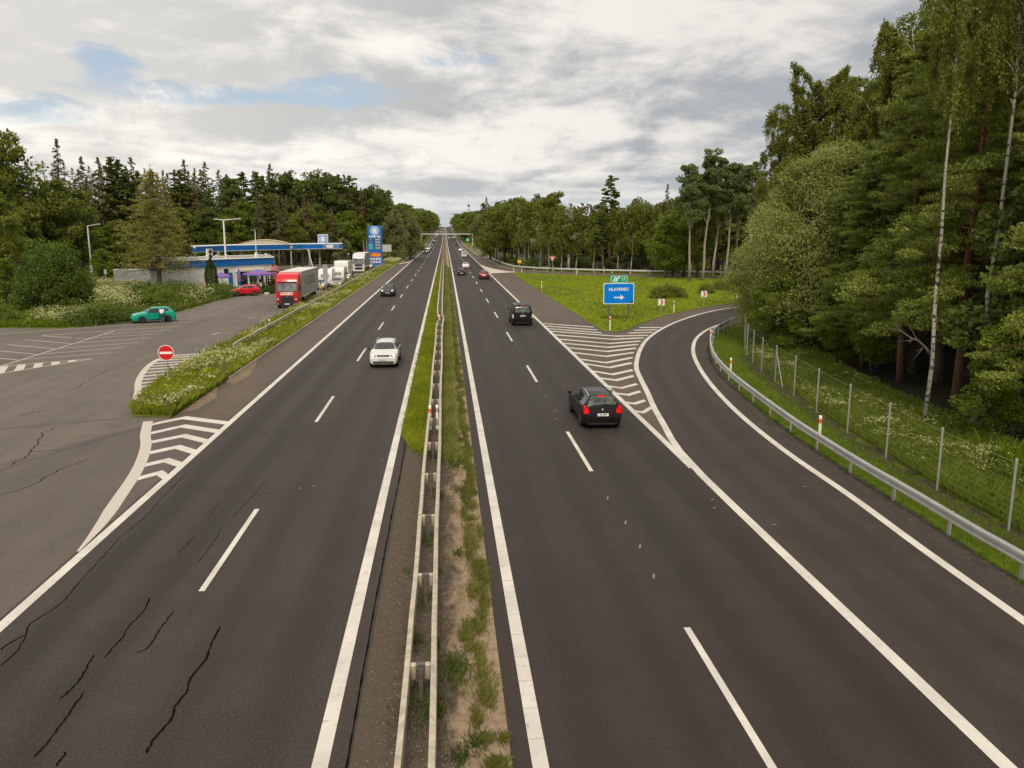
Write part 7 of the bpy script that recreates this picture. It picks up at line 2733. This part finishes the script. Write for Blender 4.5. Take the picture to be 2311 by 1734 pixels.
for sx, Y, h_, v_ in ((1560, 140, 20.5, 0), (1590, 142, 22.5, 1), (1612, 146, 22, 2), (1640, 143, 21, 0), (1668, 150, 20.5, 1), (1700, 140, 21, 2)):
    plant('poplar', Lx(sx, Y), Y, h_, 1.0, v=v_, region='in the clump of tall aspens left of the willow')
for i in range(46):
    sx = 1120 + i * 13.5 + trng.random() * 8
    Y = 205 + trng.random() * 45 - max(0, (sx - 1400)) * .16
    plant(trng.choice(('dark', 'oak', 'dark', 'birch')), Lx(sx, Y), Y, 12.2 + trng.random() * 2.6 + (3.4 if sx > 1480 else 0) + (2.5 if sx < 1180 else 0), 1.15, region='deep in the wood beyond the loop road')
for i in range(7):
    sx = 1200 + i * 62 + trng.random() * 14
    Y = 180 - max(0, sx - 1240) * .055
    plant('shrub', Lx(sx, Y), Y + 10, 2.6 + trng.random() * 1.5, 1.2, v=0, region='under the birches beyond the loop road fence')
# right edge up the hill
y = 330
while y < 1420:
    st_ = 9 + y * .012
    for row in range(3 if y < 620 else 2):
        x_ = (22.0 if y < 560 else 15.8) + row * 10 + trng.random() * 3
        k_ = trng.choice(('birch', 'oak', 'dark', 'birch', 'lime') if row == 0 else ('oak', 'dark', 'oak'))
        plant(k_, x_, y + trng.random() * 5, 17 + trng.random() * 3.5 + row * 2.5, 1.55 if y > 600 else 1.1, region='along the right edge of the road up the hill', group='trees lining the road up the hill on the right')
    y += st_ * (1.0 if y < 600 else 1.6)

# ---- right foreground
RN = [('willow_near', 1850, 60.0, 15.0, 1.0, 0, 'large olive willow leaning over the ramp bend, in front of the pines'),
      ('willow_near', 1745, 64.0, 9.5, 1.0, 0, 'lower rounded willow at the left foot of the right hand wood'),
      ('birch_near', 1845, 72.0, 22.4, 1.0, 0, 'tall light birch with bare white twigs rising behind the olive willow'),
      ('birch_near', 1760, 80.0, 20.0, .9, 1, 'slender birch at the left edge of the right hand wood, above the loop road'),
      ('birch_near', 2005, 60.0, 23.4, 1.0, 0, 'very tall birch whose drooping top overhangs the olive willow'),
      ('oak_near', 1935, 78.0, 23.5, 1.0, 0, 'dense dark leafy tree between the two tallest birches'),
      ('pine_near', 2188, 38.6, 24.5, .90, 0, 'big pine with a reddish trunk filling the upper right corner'),
      ('pine_near', 2055, 45.0, 19.0, 1.0, 1, 'pine with layered dark boughs left of the red trunked pine'),
      ('pine_near', 1965, 50.0, 13.5, 1.1, 0, 'shorter pine with spreading boughs between the willow and the birch trunk'),
      ('birch_near', 2118, 34.6, 23.0, .62, 2, 'thin birch with a mottled white trunk, left of the red trunked pine'),
      ('birch_near', 2232, 34.4, 24.0, .7, 2, 'thin birch with a bright white trunk right of the red trunked pine'),
      ('oak_near', 2300, 46.0, 24.0, 1.0, 0, 'leafy tree whose crown fills the top right corner behind the pines'),
      ('pine_near', 2345, 38.0, 22.0, 1.0, 1, 'pine cut off by the right border of the view'),
      ('pine_near', 2470, 30.0, 19.0, 1.0, 0, 'pine behind the right border whose boughs reach into view'),
      ('oak_near', 2120, 64.0, 26.0, 1.1, 0, 'dense leafy tree behind the layered pines'),
      ('oak_near', 2270, 58.0, 25.5, 1.1, 0, 'dense leafy tree rising behind the rightmost birch'),
      ('lime_near', 1772, 57.6, 5.6, 1.0, 0, 'small bright green tree under the willow behind the fence'),
      ('lime_near', 1905, 51.5, 4.6, 1.0, 0, 'low bright green tree on the shaded wood edge behind the fence'),
      ('lime_near', 1990, 47.5, 6.5, 1.1, 0, 'bright green sapling in front of the dark trunks left of the thin birch'),
      ('lime_near', 2330, 31.0, 5.0, 1.1, 0, 'low green tree at the right border above the flower meadow'),
      ('oak_near', 1900, 66.0, 12.0, 1.0, 0, 'dark leafy understorey tree between willow and pines'),
      ('oak_near', 2030, 72.0, 20.0, 1.2, 0, 'broad dark leafy tree deep in the right hand wood')]
for i_, (k_, sx, Y, h_, wk_, v_, l_) in enumerate(RN):
    plant(k_, Lx(sx, Y), Y, h_, wk_, v=v_, label=l_, rz=1.1 + i_ * 1.37)
for i in range(40):
    Y = 52 + trng.random() * 50
    sx = 1900 + trng.random() * 700
    plant(trng.choice(('dark', 'pine', 'dark', 'oak')), Lx(sx, Y), Y, 17 + trng.random() * 7, 1.0, region='deep in the shaded wood on the right')
for i, (sx, Y) in enumerate(((1960, 46), (2045, 44), (2110, 41), (2240, 37.5), (2290, 33), (2330, 30), (2000, 50), (2170, 43), (1850, 54), (1930, 55))):
    plant('dark', Lx(sx, Y) + 3.0, Y + 3.5, 9 + trng.random() * 4, 1.0, region='understorey of the shaded wood on the right')

# bare dead boughs of the foremost pine and birch
bpy.context.view_layer.update()
for i, (key_, z, dxx, dzz) in enumerate((('big pine with a reddish', 6.4, -4.6, .3), ('big pine with a reddish', 5.0, -3.2, -.5), ('thin birch with a mottled', 3.2, -2.2, 1.2), ('big pine with a reddish', 3.4, 2.6, -1.4))):
    tree = [o for o in bpy.data.objects if str(o.get('label', '')).startswith(key_)][0]
    m = MB()
    r = np.random.default_rng(30 + i)
    pth = bend((0, 0, 0), (dxx, r.normal(0, .4) - .6, dzz), .08, r, 6, .02)
    m.tube(pth, [.07, .06, .05, .04, .03, .02, .01], 5)
    for k in range(8):
        p_ = np.array(pth[1 + k % 6])
        m.tube([tuple(p_), tuple(p_ + r.normal(0, .35, 3) + np.array([dxx * .12, 0, 0]))], [.02, .005], 3)
    o = m.build('dead_branch', B_grey, tree)
    o.matrix_parent_inverse = tree.matrix_world.inverted()
    o.location = (tree.location.x, tree.location.y, z)

# far-off wood masses behind the rows
rng = np.random.default_rng(77)


def bank(name, label, pts, n, h0, h1, size, mat, depth=14):
    P = resample(pts, 400)
    i = rng.integers(0, 400, n)
    h = h0 + (h1 - h0) * (.75 + .25 * np.sin(i * .25) * np.cos(i * .11))
    z = rng.random(n) ** .8 * h * (.88 + .2 * rng.random(n))
    Q = np.stack([P[i, 0] + rng.normal(0, depth * .4, n), P[i, 1] + rng.normal(0, depth * .4, n), z], 1)
    Q[:, 2] += np.array([gz(y_) for y_ in P[i, 1]])
    me = leaf_mesh(name, Q, size, .4 + .25 * np.sin(i * .7) + rng.normal(0, .15, n), rng, mat)
    o = link(name, me)
    tag(o, label, 'woodland', kind='stuff')


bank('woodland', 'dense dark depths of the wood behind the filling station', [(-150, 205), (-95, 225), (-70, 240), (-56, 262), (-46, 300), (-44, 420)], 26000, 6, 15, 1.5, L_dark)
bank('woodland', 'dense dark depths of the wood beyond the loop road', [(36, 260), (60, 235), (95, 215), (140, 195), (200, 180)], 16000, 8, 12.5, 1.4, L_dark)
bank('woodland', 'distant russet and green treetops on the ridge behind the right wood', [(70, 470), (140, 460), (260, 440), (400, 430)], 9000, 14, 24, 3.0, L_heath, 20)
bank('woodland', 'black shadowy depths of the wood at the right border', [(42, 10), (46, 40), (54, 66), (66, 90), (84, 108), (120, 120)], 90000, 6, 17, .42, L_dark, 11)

# ------------------------------------------------------------------ labels of the many trees: kind, place in line, nearest landmark
ORD = ['first', 'second', 'third', 'fourth', 'fifth', 'sixth', 'seventh', 'eighth', 'ninth', 'tenth', 'eleventh', 'twelfth', 'thirteenth', 'fourteenth', 'fifteenth', 'sixteenth', 'seventeenth', 'eighteenth', 'nineteenth', 'twentieth']
grp = {}
for rec in TREES:
    grp.setdefault((rec[1] if rec[1] != 'thin' else 'thin', rec[2]), []).append(rec)
for (key, region), recs in grp.items():
    recs.sort(key=lambda r: r[3])
    hs = sorted(r[4] for r in recs)
    for i, r in enumerate(recs):
        t = r[0]
        ph = PHR[key]
        if 'up the hill' in region:
            recs2 = sorted(recs, key=lambda q: q[5])
            j = recs2.index(r)
            o_ = (ORD[j] + ' nearest') if j and j < len(ORD) else ('nearest' if j == 0 else None)
            if o_ is None or j >= 20:
                t['label'] = '%s far %s, near the crest' % (ph, region.replace('along', 'along'))
                t['group'] = t.get('group', 'trees lining the far road')
            else:
                t['label'] = '%s, %s %s' % (o_, ph, region)
        else:
            if len(recs) == 1:
                t['label'] = '%s %s' % (ph, region)
            elif i == 0:
                t['label'] = 'leftmost %s %s' % (ph, region)
            elif i == len(recs) - 1:
                t['label'] = 'rightmost %s %s' % (ph, region)
            elif i < 20:
                t['label'] = '%s %s from the left %s' % (ORD[i], ph, region)
            else:
                t['label'] = '%s among those right of the middle %s' % (ph, region)
            if 'group' not in t:
                t['group'] = 'trees ' + region
        if len(t['label'].split()) > 16:
            t['label'] = ' '.join(t['label'].split()[:16])


# ================================================================== grass, weeds and flowers
def in_poly(P, poly):
    x, y = P[:, 0], P[:, 1]
    ins = np.zeros(len(P), bool)
    n = len(poly)
    for i in range(n):
        x0, y0 = poly[i]
        x1, y1 = poly[(i + 1) % n]
        c = ((y0 > y) != (y1 > y)) & (x < (x1 - x0) * (y - y0) / (y1 - y0 + 1e-12) + x0)
        ins ^= c
    return ins


def scatter(poly, n, rng, near=None):
    poly = np.array(poly, float)
    lo, hi = poly.min(0), poly.max(0)
    out = []
    tot = 0
    while tot < n:
        u = rng.random((n, 2))
        P = lo + (hi - lo) * u
        if near is not None:      # more tufts where they show larger
            keep = rng.random(n) < np.clip((near / np.maximum(P[:, 1], 1)) ** 1.3, 0, 1)
            P = P[keep]
        P = P[in_poly(P, poly)]
        out.append(P)
        tot += len(P)
    return np.concatenate(out)[:n]


def blades(name, P, h, wd, lean, mat, rng, label, lv=None, cat='grass', hvar=.5, z0=0.0):
    n = len(P)
    a = rng.random(n) * 6.28
    H_ = h * (1 - hvar + 2 * hvar * rng.random(n)) if not hasattr(h, '__len__') else h
    d = np.stack([np.cos(a), np.sin(a)], 1)
    s = np.stack([-d[:, 1], d[:, 0]], 1) * (wd * (.6 + .8 * rng.random(n)))[:, None] * .5
    l_ = (lean * H_ * (.3 + rng.random(n)))[:, None]
    V = np.zeros((n, 4, 3))
    V[:, 0, :2] = P - s
    V[:, 1, :2] = P + s
    V[:, 2, :2] = P + s * .75 + d * l_ * .35
    V[:, 3, :2] = P + d * l_
    V[:, 2, 2] = H_ * .62
    V[:, 3, 2] = H_
    V[:, :, 2] += z0
    me = bpy.data.meshes.new(name)
    me.vertices.add(4 * n)
    me.vertices.foreach_set('co', V.reshape(-1).astype(np.float32))
    me.loops.add(4 * n)
    me.loops.foreach_set('vertex_index', np.arange(4 * n, dtype=np.int32))
    me.polygons.add(n)
    me.polygons.foreach_set('loop_start', np.arange(0, 4 * n, 4, dtype=np.int32))
    me.polygons.foreach_set('loop_total', np.full(n, 4, dtype=np.int32))
    at_ = me.attributes.new('lv', 'FLOAT', 'FACE')
    if lv is None:
        lv = .5 + .3 * np.sin(P[:, 0] * 1.7 + 1.3 * np.sin(P[:, 1] * .6)) * np.sin(P[:, 1] * .9) + rng.normal(0, .15, n)
    at_.data.foreach_set('value', np.clip(lv, 0, 1).astype(np.float32))
    me.materials.append(mat)
    me.update(calc_edges=True)
    o = link(name, me)
    return tag(o, label, cat, kind='stuff')


def umbels(name, P, h, mat, rng, label, per=7, spread=.12, size=.05):
    Q = np.repeat(np.concatenate([P, h[:, None]], 1), per, 0)
    Q = Q + rng.normal(0, 1, Q.shape) * np.array([spread, spread, spread * .35])
    me = leaf_mesh(name, Q, size, rng.random(len(Q)), rng, mat, flat=.75, asp=.95)
    return tag(link(name, me), label, 'flowers', kind='stuff')


Gm_tall = leaf_mat('grass_tall', (0.15, 0.2, 0.008), (0.34, 0.38, 0.022), (0.25, 0.28, 0.03), 0.38)
Gm_mead = leaf_mat('grass_meadow', (0.2, 0.27, 0.008), (0.4, 0.45, 0.018), (0.3, 0.35, 0.02), 0.38)
Gm_mow = leaf_mat('grass_mown', (0.09, 0.15, 0.006), (0.17, 0.245, 0.01), (0.15, 0.2, 0.01), 0.35)
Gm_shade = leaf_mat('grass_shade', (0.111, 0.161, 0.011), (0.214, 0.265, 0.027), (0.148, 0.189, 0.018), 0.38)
Gm_dry = leaf_mat('grass_dry', (.16, .15, .04), (.34, .29, .12), (.3, .25, .1), .3)
Gm_flow = leaf_mat('flower_cream', (.42, .42, .14), (.74, .72, .40), (.6, .6, .3), .3)
Gm_yel = leaf_mat('flower_yellow', (.50, .42, .02), (.70, .60, .04), (.6, .5, .03), .2)

rng = np.random.default_rng(5)
isl_p = [(-12.98, 38.8), (-12.98, 212), (-16.6, 214), (-16.6, 58), (-16.4, 50), (-15.9, 44), (-15.0, 39.4)]
blades('tall_grass', scatter(isl_p, 80000, rng, 50), .42, .035, .6, Gm_tall, rng, 'tall rank grass on the verge between the motorway and the parking lot')
P = scatter(isl_p, 6000, rng, 60)
P = P[(np.sin(P[:, 1] * .55 + 1.5 * np.sin(P[:, 0])) + rng.normal(0, .4, len(P))) > .45]
blades('weed_stalks', P, .70, .05, .35, leaf_mat('weed', (0.1, 0.12, 0.03), (0.2, 0.2, 0.07), (0.15, 0.15, 0.05), 0.3), rng, 'taller weed stalks standing in the verge grass')
P = scatter(isl_p, 4200, rng, 90)
P = P[(np.sin(P[:, 1] * .35 + 2 * np.sin(P[:, 0] * .7)) + np.sin(P[:, 1] * .13 + 1) * .8 + rng.normal(0, .35, len(P))) > .35]
umbels('white_flowers', P, .45 + .30 * rng.random(len(P)), Gm_flow, rng, 'cream white flower heads scattered over the verge grass', 7, .13, .085)
P = scatter(isl_p, 200, rng, 80)
umbels('yellow_flowers', P, .6 + .4 * rng.random(len(P)), Gm_yel, rng, 'a few yellow flower spikes in the verge', 9, .12, .08)

# central reservation
mp = [(-1.85, 33.2), (-1.85, 210), (-.95, 210), (-.95, 33.2)]
blades('median_grass', np.concatenate([scatter([(-1.80, 33.2), (-1.95, 35), (-1.95, 210), (-1.0, 210), (-.95, 32.6), (-1.4, 32.6)], 26000, rng, 38)] + [np.array([cx_, cy_]) + rng.normal(0, 1, (220, 2)) * np.array([.10, .25]) for cx_, cy_ in ((-1.4, 32.4), (-1.15, 32.0), (-1.0, 31.7))]), .26, .022, .5, Gm_tall, rng, 'green grass strip left of the central barrier')
Pm = scatter([(-.2, 32.5), (-.2, 210), (.42, 210), (.38, 32.5)], 20000, rng, 38)
Pm = np.concatenate([Pm] + [np.array([cx_, cy_]) + rng.normal(0, 1, (260, 2)) * np.array([.13, .35]) for cx_, cy_ in ((.0, 32.2), (.2, 31.4), (-.1, 30.7), (.3, 30.2))])
blades('median_grass', Pm, .30, .022, .5, leaf_mat('grass_mix', (0.124, 0.165, 0.030), (0.314, 0.315, 0.083), (0.330, 0.315, 0.090), .3), rng, 'longer grass strip right of the central barrier')
Pm = scatter([(-.9, 60), (-.9, 400), (-.25, 400), (-.25, 60)], 6000, rng, 90)
blades('median_grass', Pm, .22, .05, .5, Gm_dry, rng, 'dry weeds between the two beams of the central barrier')
Pm = []
y_ = 8.0
while y_ < 200:
    k_ = 1 + (rng.random() < .4)
    for _ in range(k_):
        cx_ = .66 + rng.normal(0, .13) + .06 * math.sin(y_ * .7)
        sg = np.array([.035 + .07 * rng.random(), .07 + .22 * rng.random()]) * (1 + y_ / 120)
        n_ = int(np.clip(5200 * sg[0] * sg[1] * 2.2 * (25 / max(y_, 18)) ** .6 * (8 if y_ < 60 else 5), 8, 220))
        Pm.append(np.array([cx_, y_]) + rng.normal(0, 1, (n_, 2)) * sg)
    y_ += .22 + .42 * rng.random() * (1 + y_ / 60)
Pm = np.concatenate(Pm)
Pm = Pm[(Pm[:, 0] < .955) & (Pm[:, 0] > .1)]
blades('grass_tufts', Pm, .11, .013, .8, leaf_mat('grass_edge', (.10, .115, .018), (.25, .24, .055), (.2, .18, .06), .3), rng, 'ragged grass tufts along the sandy edge of the right carriageway')
Pm = scatter([(-.2, 9), (-.2, 33), (.5, 33), (.5, 9)], 9000, rng, 22)
cl = np.sin(Pm[:, 1] * 1.3 + 2.1 * np.sin(Pm[:, 0] * 5)) + .6 * np.sin(Pm[:, 1] * 3.1 + 4 * Pm[:, 0])
Pm = Pm[cl + rng.normal(0, .3, len(Pm)) > 1.05]
blades('dry_tufts', Pm, .06, .012, .9, Gm_dry, rng, 'sparse dry tufts on the brown soil right of the central barrier')
Pt = []
for (cx_, cy_, r_, n_) in ((.05, 15.0, .16, 500), (-.62, 13.9, .22, 380), (-.30, 13.6, .12, 260), (-.62, 18.0, .14, 120), (-.35, 26.0, .10, 160), (-.60, 31.0, .2, 200), (.1, 12.2, .08, 120), (-.75, 16.2, .12, 120), (-.62, 22, .12, 150), (.22, 21.0, .08, 90), (.3, 26.5, .12, 120), (.2, 29.5, .15, 200), (.35, 12.6, .08, 100), (-1.1, 20.0, .05, 30), (-.3, 19.8, .06, 60), (-.3, 16.0, .06, 70)):
    Pt.append(np.array([cx_, cy_]) + rng.normal(0, r_, (n_, 2)) * np.array([1, 2.2]))
blades('grass_tufts', np.concatenate(Pt), .11, .013, .8, leaf_mat('weed_low', (.04, .065, .012), (.11, .15, .02), (.1, .12, .03), .3), rng, 'small green weeds growing in the median gravel around the posts')
# pebbles
Pp = np.stack([rng.uniform(-1.6, .9, 5200), 9 + 28 * rng.random(5200) ** 1.6, np.full(5200, .004)], 1)
me = leaf_mesh('pebbles', Pp, .028, rng.random(5200), rng, leaf_mat('pebble', (.16, .13, .10), (.38, .32, .25), (.25, .2, .17), .0), flat=.9, asp=.8)
tag(link('pebbles', me), 'pale pebbles and grit strewn over the median', 'pebbles', kind='stuff')

# mown grass between ramp rail and fence
inn2 = offset(rr, 1.45)
inn2 = inn2[(inn2[:, 1] < 76) & (inn2[:, 1] > 8)]
poly_m = [tuple(p) for p in inn2] + [(x - .1, y) for x, y in reversed(FP)]
blades('mown_grass_blades', scatter(poly_m, 60000, rng, 24), .07, .014, .7, Gm_mow, rng, 'short mown grass between the ramp guardrail and the wire fence')
gpe = resample(offset(rr, 1.25)[:80], 260)
Pe = np.concatenate([g_ + rng.normal(0, 1, (int(120 * rng.random()) + 10, 2)) * .13 for g_ in gpe])
blades('grass_fringe', Pe, .09, .014, .8, Gm_mow, rng, 'ragged grass fringe creeping over the gravel under the ramp guardrail')
# flower meadow behind the fence
poly_f = [(x + .15, y) for x, y in FP] + [(32, 72), (27.5, 60), (25.0, 50), (23.4, 38), (22.8, 28), (22.5, 13)]
Pf = scatter(poly_f, 60000, rng, 26)
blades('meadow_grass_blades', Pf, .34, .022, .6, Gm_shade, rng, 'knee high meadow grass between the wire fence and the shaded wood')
Pf = scatter(poly_f, 2600, rng, 26)
Pf = Pf[(np.sin(Pf[:, 1] * .5 + Pf[:, 0]) + .8 * np.sin(Pf[:, 0] * 2.1 + 2 * np.sin(Pf[:, 1] * .4)) + rng.normal(0, .4, len(Pf))) > .45]
umbels('white_flowers', Pf, .38 + .3 * rng.random(len(Pf)), Gm_flow, rng, 'small white flower heads in the meadow behind the wire fence', 6, .07, .042)
Pf = np.array([20.6, 24.5]) + rng.normal(0, 1, (1600, 2)) * np.array([.7, 1.4])
blades('weed_stalks', Pf, .9, .03, .4, Gm_mow, rng, 'clump of taller green weeds in the flower meadow behind the fence')
Pf = np.concatenate([np.array([c]) + rng.normal(0, .35, (26, 2)) for c in ((20.9, 23.2), (21.6, 24.6), (22.0, 22.2), (21.4, 26.2), (19.9, 27.6), (18.6, 33), (18.4, 36.5), (22.3, 20.3), (21.0, 20.8), (20.5, 47.5), (20.8, 50.5), (21.2, 53))])
umbels('white_flowers', Pf, .55 + .3 * rng.random(len(Pf)), Gm_flow, rng, 'dense white flower clusters near the right border behind the fence', 8, .08, .05)

# grass wedge
isl_q = [(13.85, 170), (13.85, 73), (14.7, 70.2), (15.9, 71.6), (18.2, 76.5), (22.4, 83.8), (29.3, 92.6), (34.6, 97.4), (47, 102), (70, 99.6), (70, 140), (53, 146.5), (41.2, 151.8), (30.9, 157.5), (20.8, 165), (15.9, 170.4)]
blades('wedge_grass', scatter(isl_q, 80000, rng, 85), .22, .075, .6, Gm_mead, rng, 'bright yellow green grass covering the wedge around the direction board')
Pq = scatter(isl_q, 26000, rng, 100)
f_ = np.sin(Pq[:, 0] * .45 + 1.2 * np.sin(Pq[:, 1] * .12)) + np.sin(Pq[:, 1] * .21 + 1.7) + rng.normal(0, .35, len(Pq))
blades('clover_patches', Pq[f_ > .5], .24, .14, .8, leaf_mat('clover', (0.12, 0.17, 0.03), (0.24, 0.3, 0.06), (0.2, 0.22, 0.03), 0.3), rng, 'darker clover and weed patches in the grass wedge')
for (sx, D, h_, l_) in ((1490, 104, 1.8, 'left part of the dark bush row in the grass wedge behind the chevron boards'), (1512, 106, 2.0, 'middle of the dark bush row in the grass wedge'), (1535, 105, 1.7, 'right part of the dark bush row in the grass wedge'), (1598, 112, 1.6, 'lone small bush in the wedge right of the far chevron board'), (1632, 118, 1.8, 'small bush in the wedge close to the willow')):
    plant('shrub', Lx(sx, D), D, h_, 1.15, v=1, label=l_)

# weeds and flowers round the parking lot and in the dry meadow
sp_ = [(-29.2, 91), (-28.9, 104), (-28.6, 112), (-25.6, 118.5), (-30, 122), (-44, 116), (-52, 112), (-46, 96), (-40, 90), (-34, 86)]
blades('weeds', scatter(sp_, 26000, rng, 90), .55, .07, .6, leaf_mat('weeds_mid', (0.07, 0.105, 0.012), (0.2, 0.24, 0.04), (0.15, 0.18, 0.03), 0.3), rng, 'dense weeds in the planted strip before the white building')
Pq = scatter(sp_, 2100, rng, 100)
Pq = Pq[np.sin(Pq[:, 0] * .6 + Pq[:, 1] * .25) + rng.normal(0, .5, len(Pq)) > .2]
umbels('white_flowers', Pq, .8 + .9 * rng.random(len(Pq)), Gm_flow, rng, 'cream flower heads over the planted strip before the building', 6, .22, .13)
sp2 = [(-32.4, 79.5), (-34.8, 77.0), (-41, 77.8), (-52, 84), (-75, 93), (-75, 110), (-48, 100), (-42, 92), (-37, 86), (-33.5, 82.8)]
blades('weeds', scatter(sp2, 26000, rng, 80), .5, .06, .6, Gm_mow, rng, 'rough green weeds round the big shrub at the lot corner')
Pq = np.concatenate([scatter([(-32.6, 79.5), (-35, 77.2), (-38.5, 78.2), (-38.5, 82), (-36.5, 84.0), (-33.6, 82.6)], 330, rng)])
umbels('white_flowers', Pq, .6 + 1.0 * rng.random(len(Pq)), Gm_flow, rng, 'cream flower sprays on the shrubs left of the turquoise car', 6, .16, .10)
sp3 = [at(120, 112), at(330, 108), at(350, 124), at(300, 146), at(190, 150), at(60, 138)]
blades('dry_grass', scatter(sp3, 22000, rng, 120), .5, .10, .5, Gm_dry, rng, 'dry straw coloured grass of the meadow left of the building')
Pq = scatter(sp3, 900, rng, 120)
umbels('white_flowers', Pq, .6 + .4 * rng.random(len(Pq)), Gm_flow, rng, 'cream flowers sprinkled over the dry meadow', 5, .2, .13)
# right and left far verges
blades('far_verge_grass', scatter([(-13.3, 216), (-13.3, 470), (-24, 470), (-24, 300), (-30, 268), (-24, 232), (-17, 226)], 16000, rng, 240), .55, .22, .5, Gm_tall, rng, 'long grass on the far left verge beyond the pylon')
Pq = scatter([(-13.5, 226), (-13.3, 520), (-16.5, 520), (-17, 232)], 2600, rng, 260)
umbels('white_flowers', Pq, .5 + .4 * rng.random(len(Pq)), Gm_flow, rng, 'pale flowers along the far left verge', 5, .4, .28)
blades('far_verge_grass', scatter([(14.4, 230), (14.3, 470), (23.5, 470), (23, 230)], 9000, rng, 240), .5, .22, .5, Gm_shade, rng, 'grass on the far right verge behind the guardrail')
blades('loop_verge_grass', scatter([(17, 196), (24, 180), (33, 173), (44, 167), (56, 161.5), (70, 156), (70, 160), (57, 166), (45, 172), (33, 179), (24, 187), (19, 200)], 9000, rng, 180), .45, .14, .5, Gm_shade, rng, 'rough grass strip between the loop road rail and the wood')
Ps = scatter([(17.5, 30), (18.6, 41), (20, 50), (19.5, 50.2), (18.0, 41.5), (17.0, 33.5)], 10, rng)
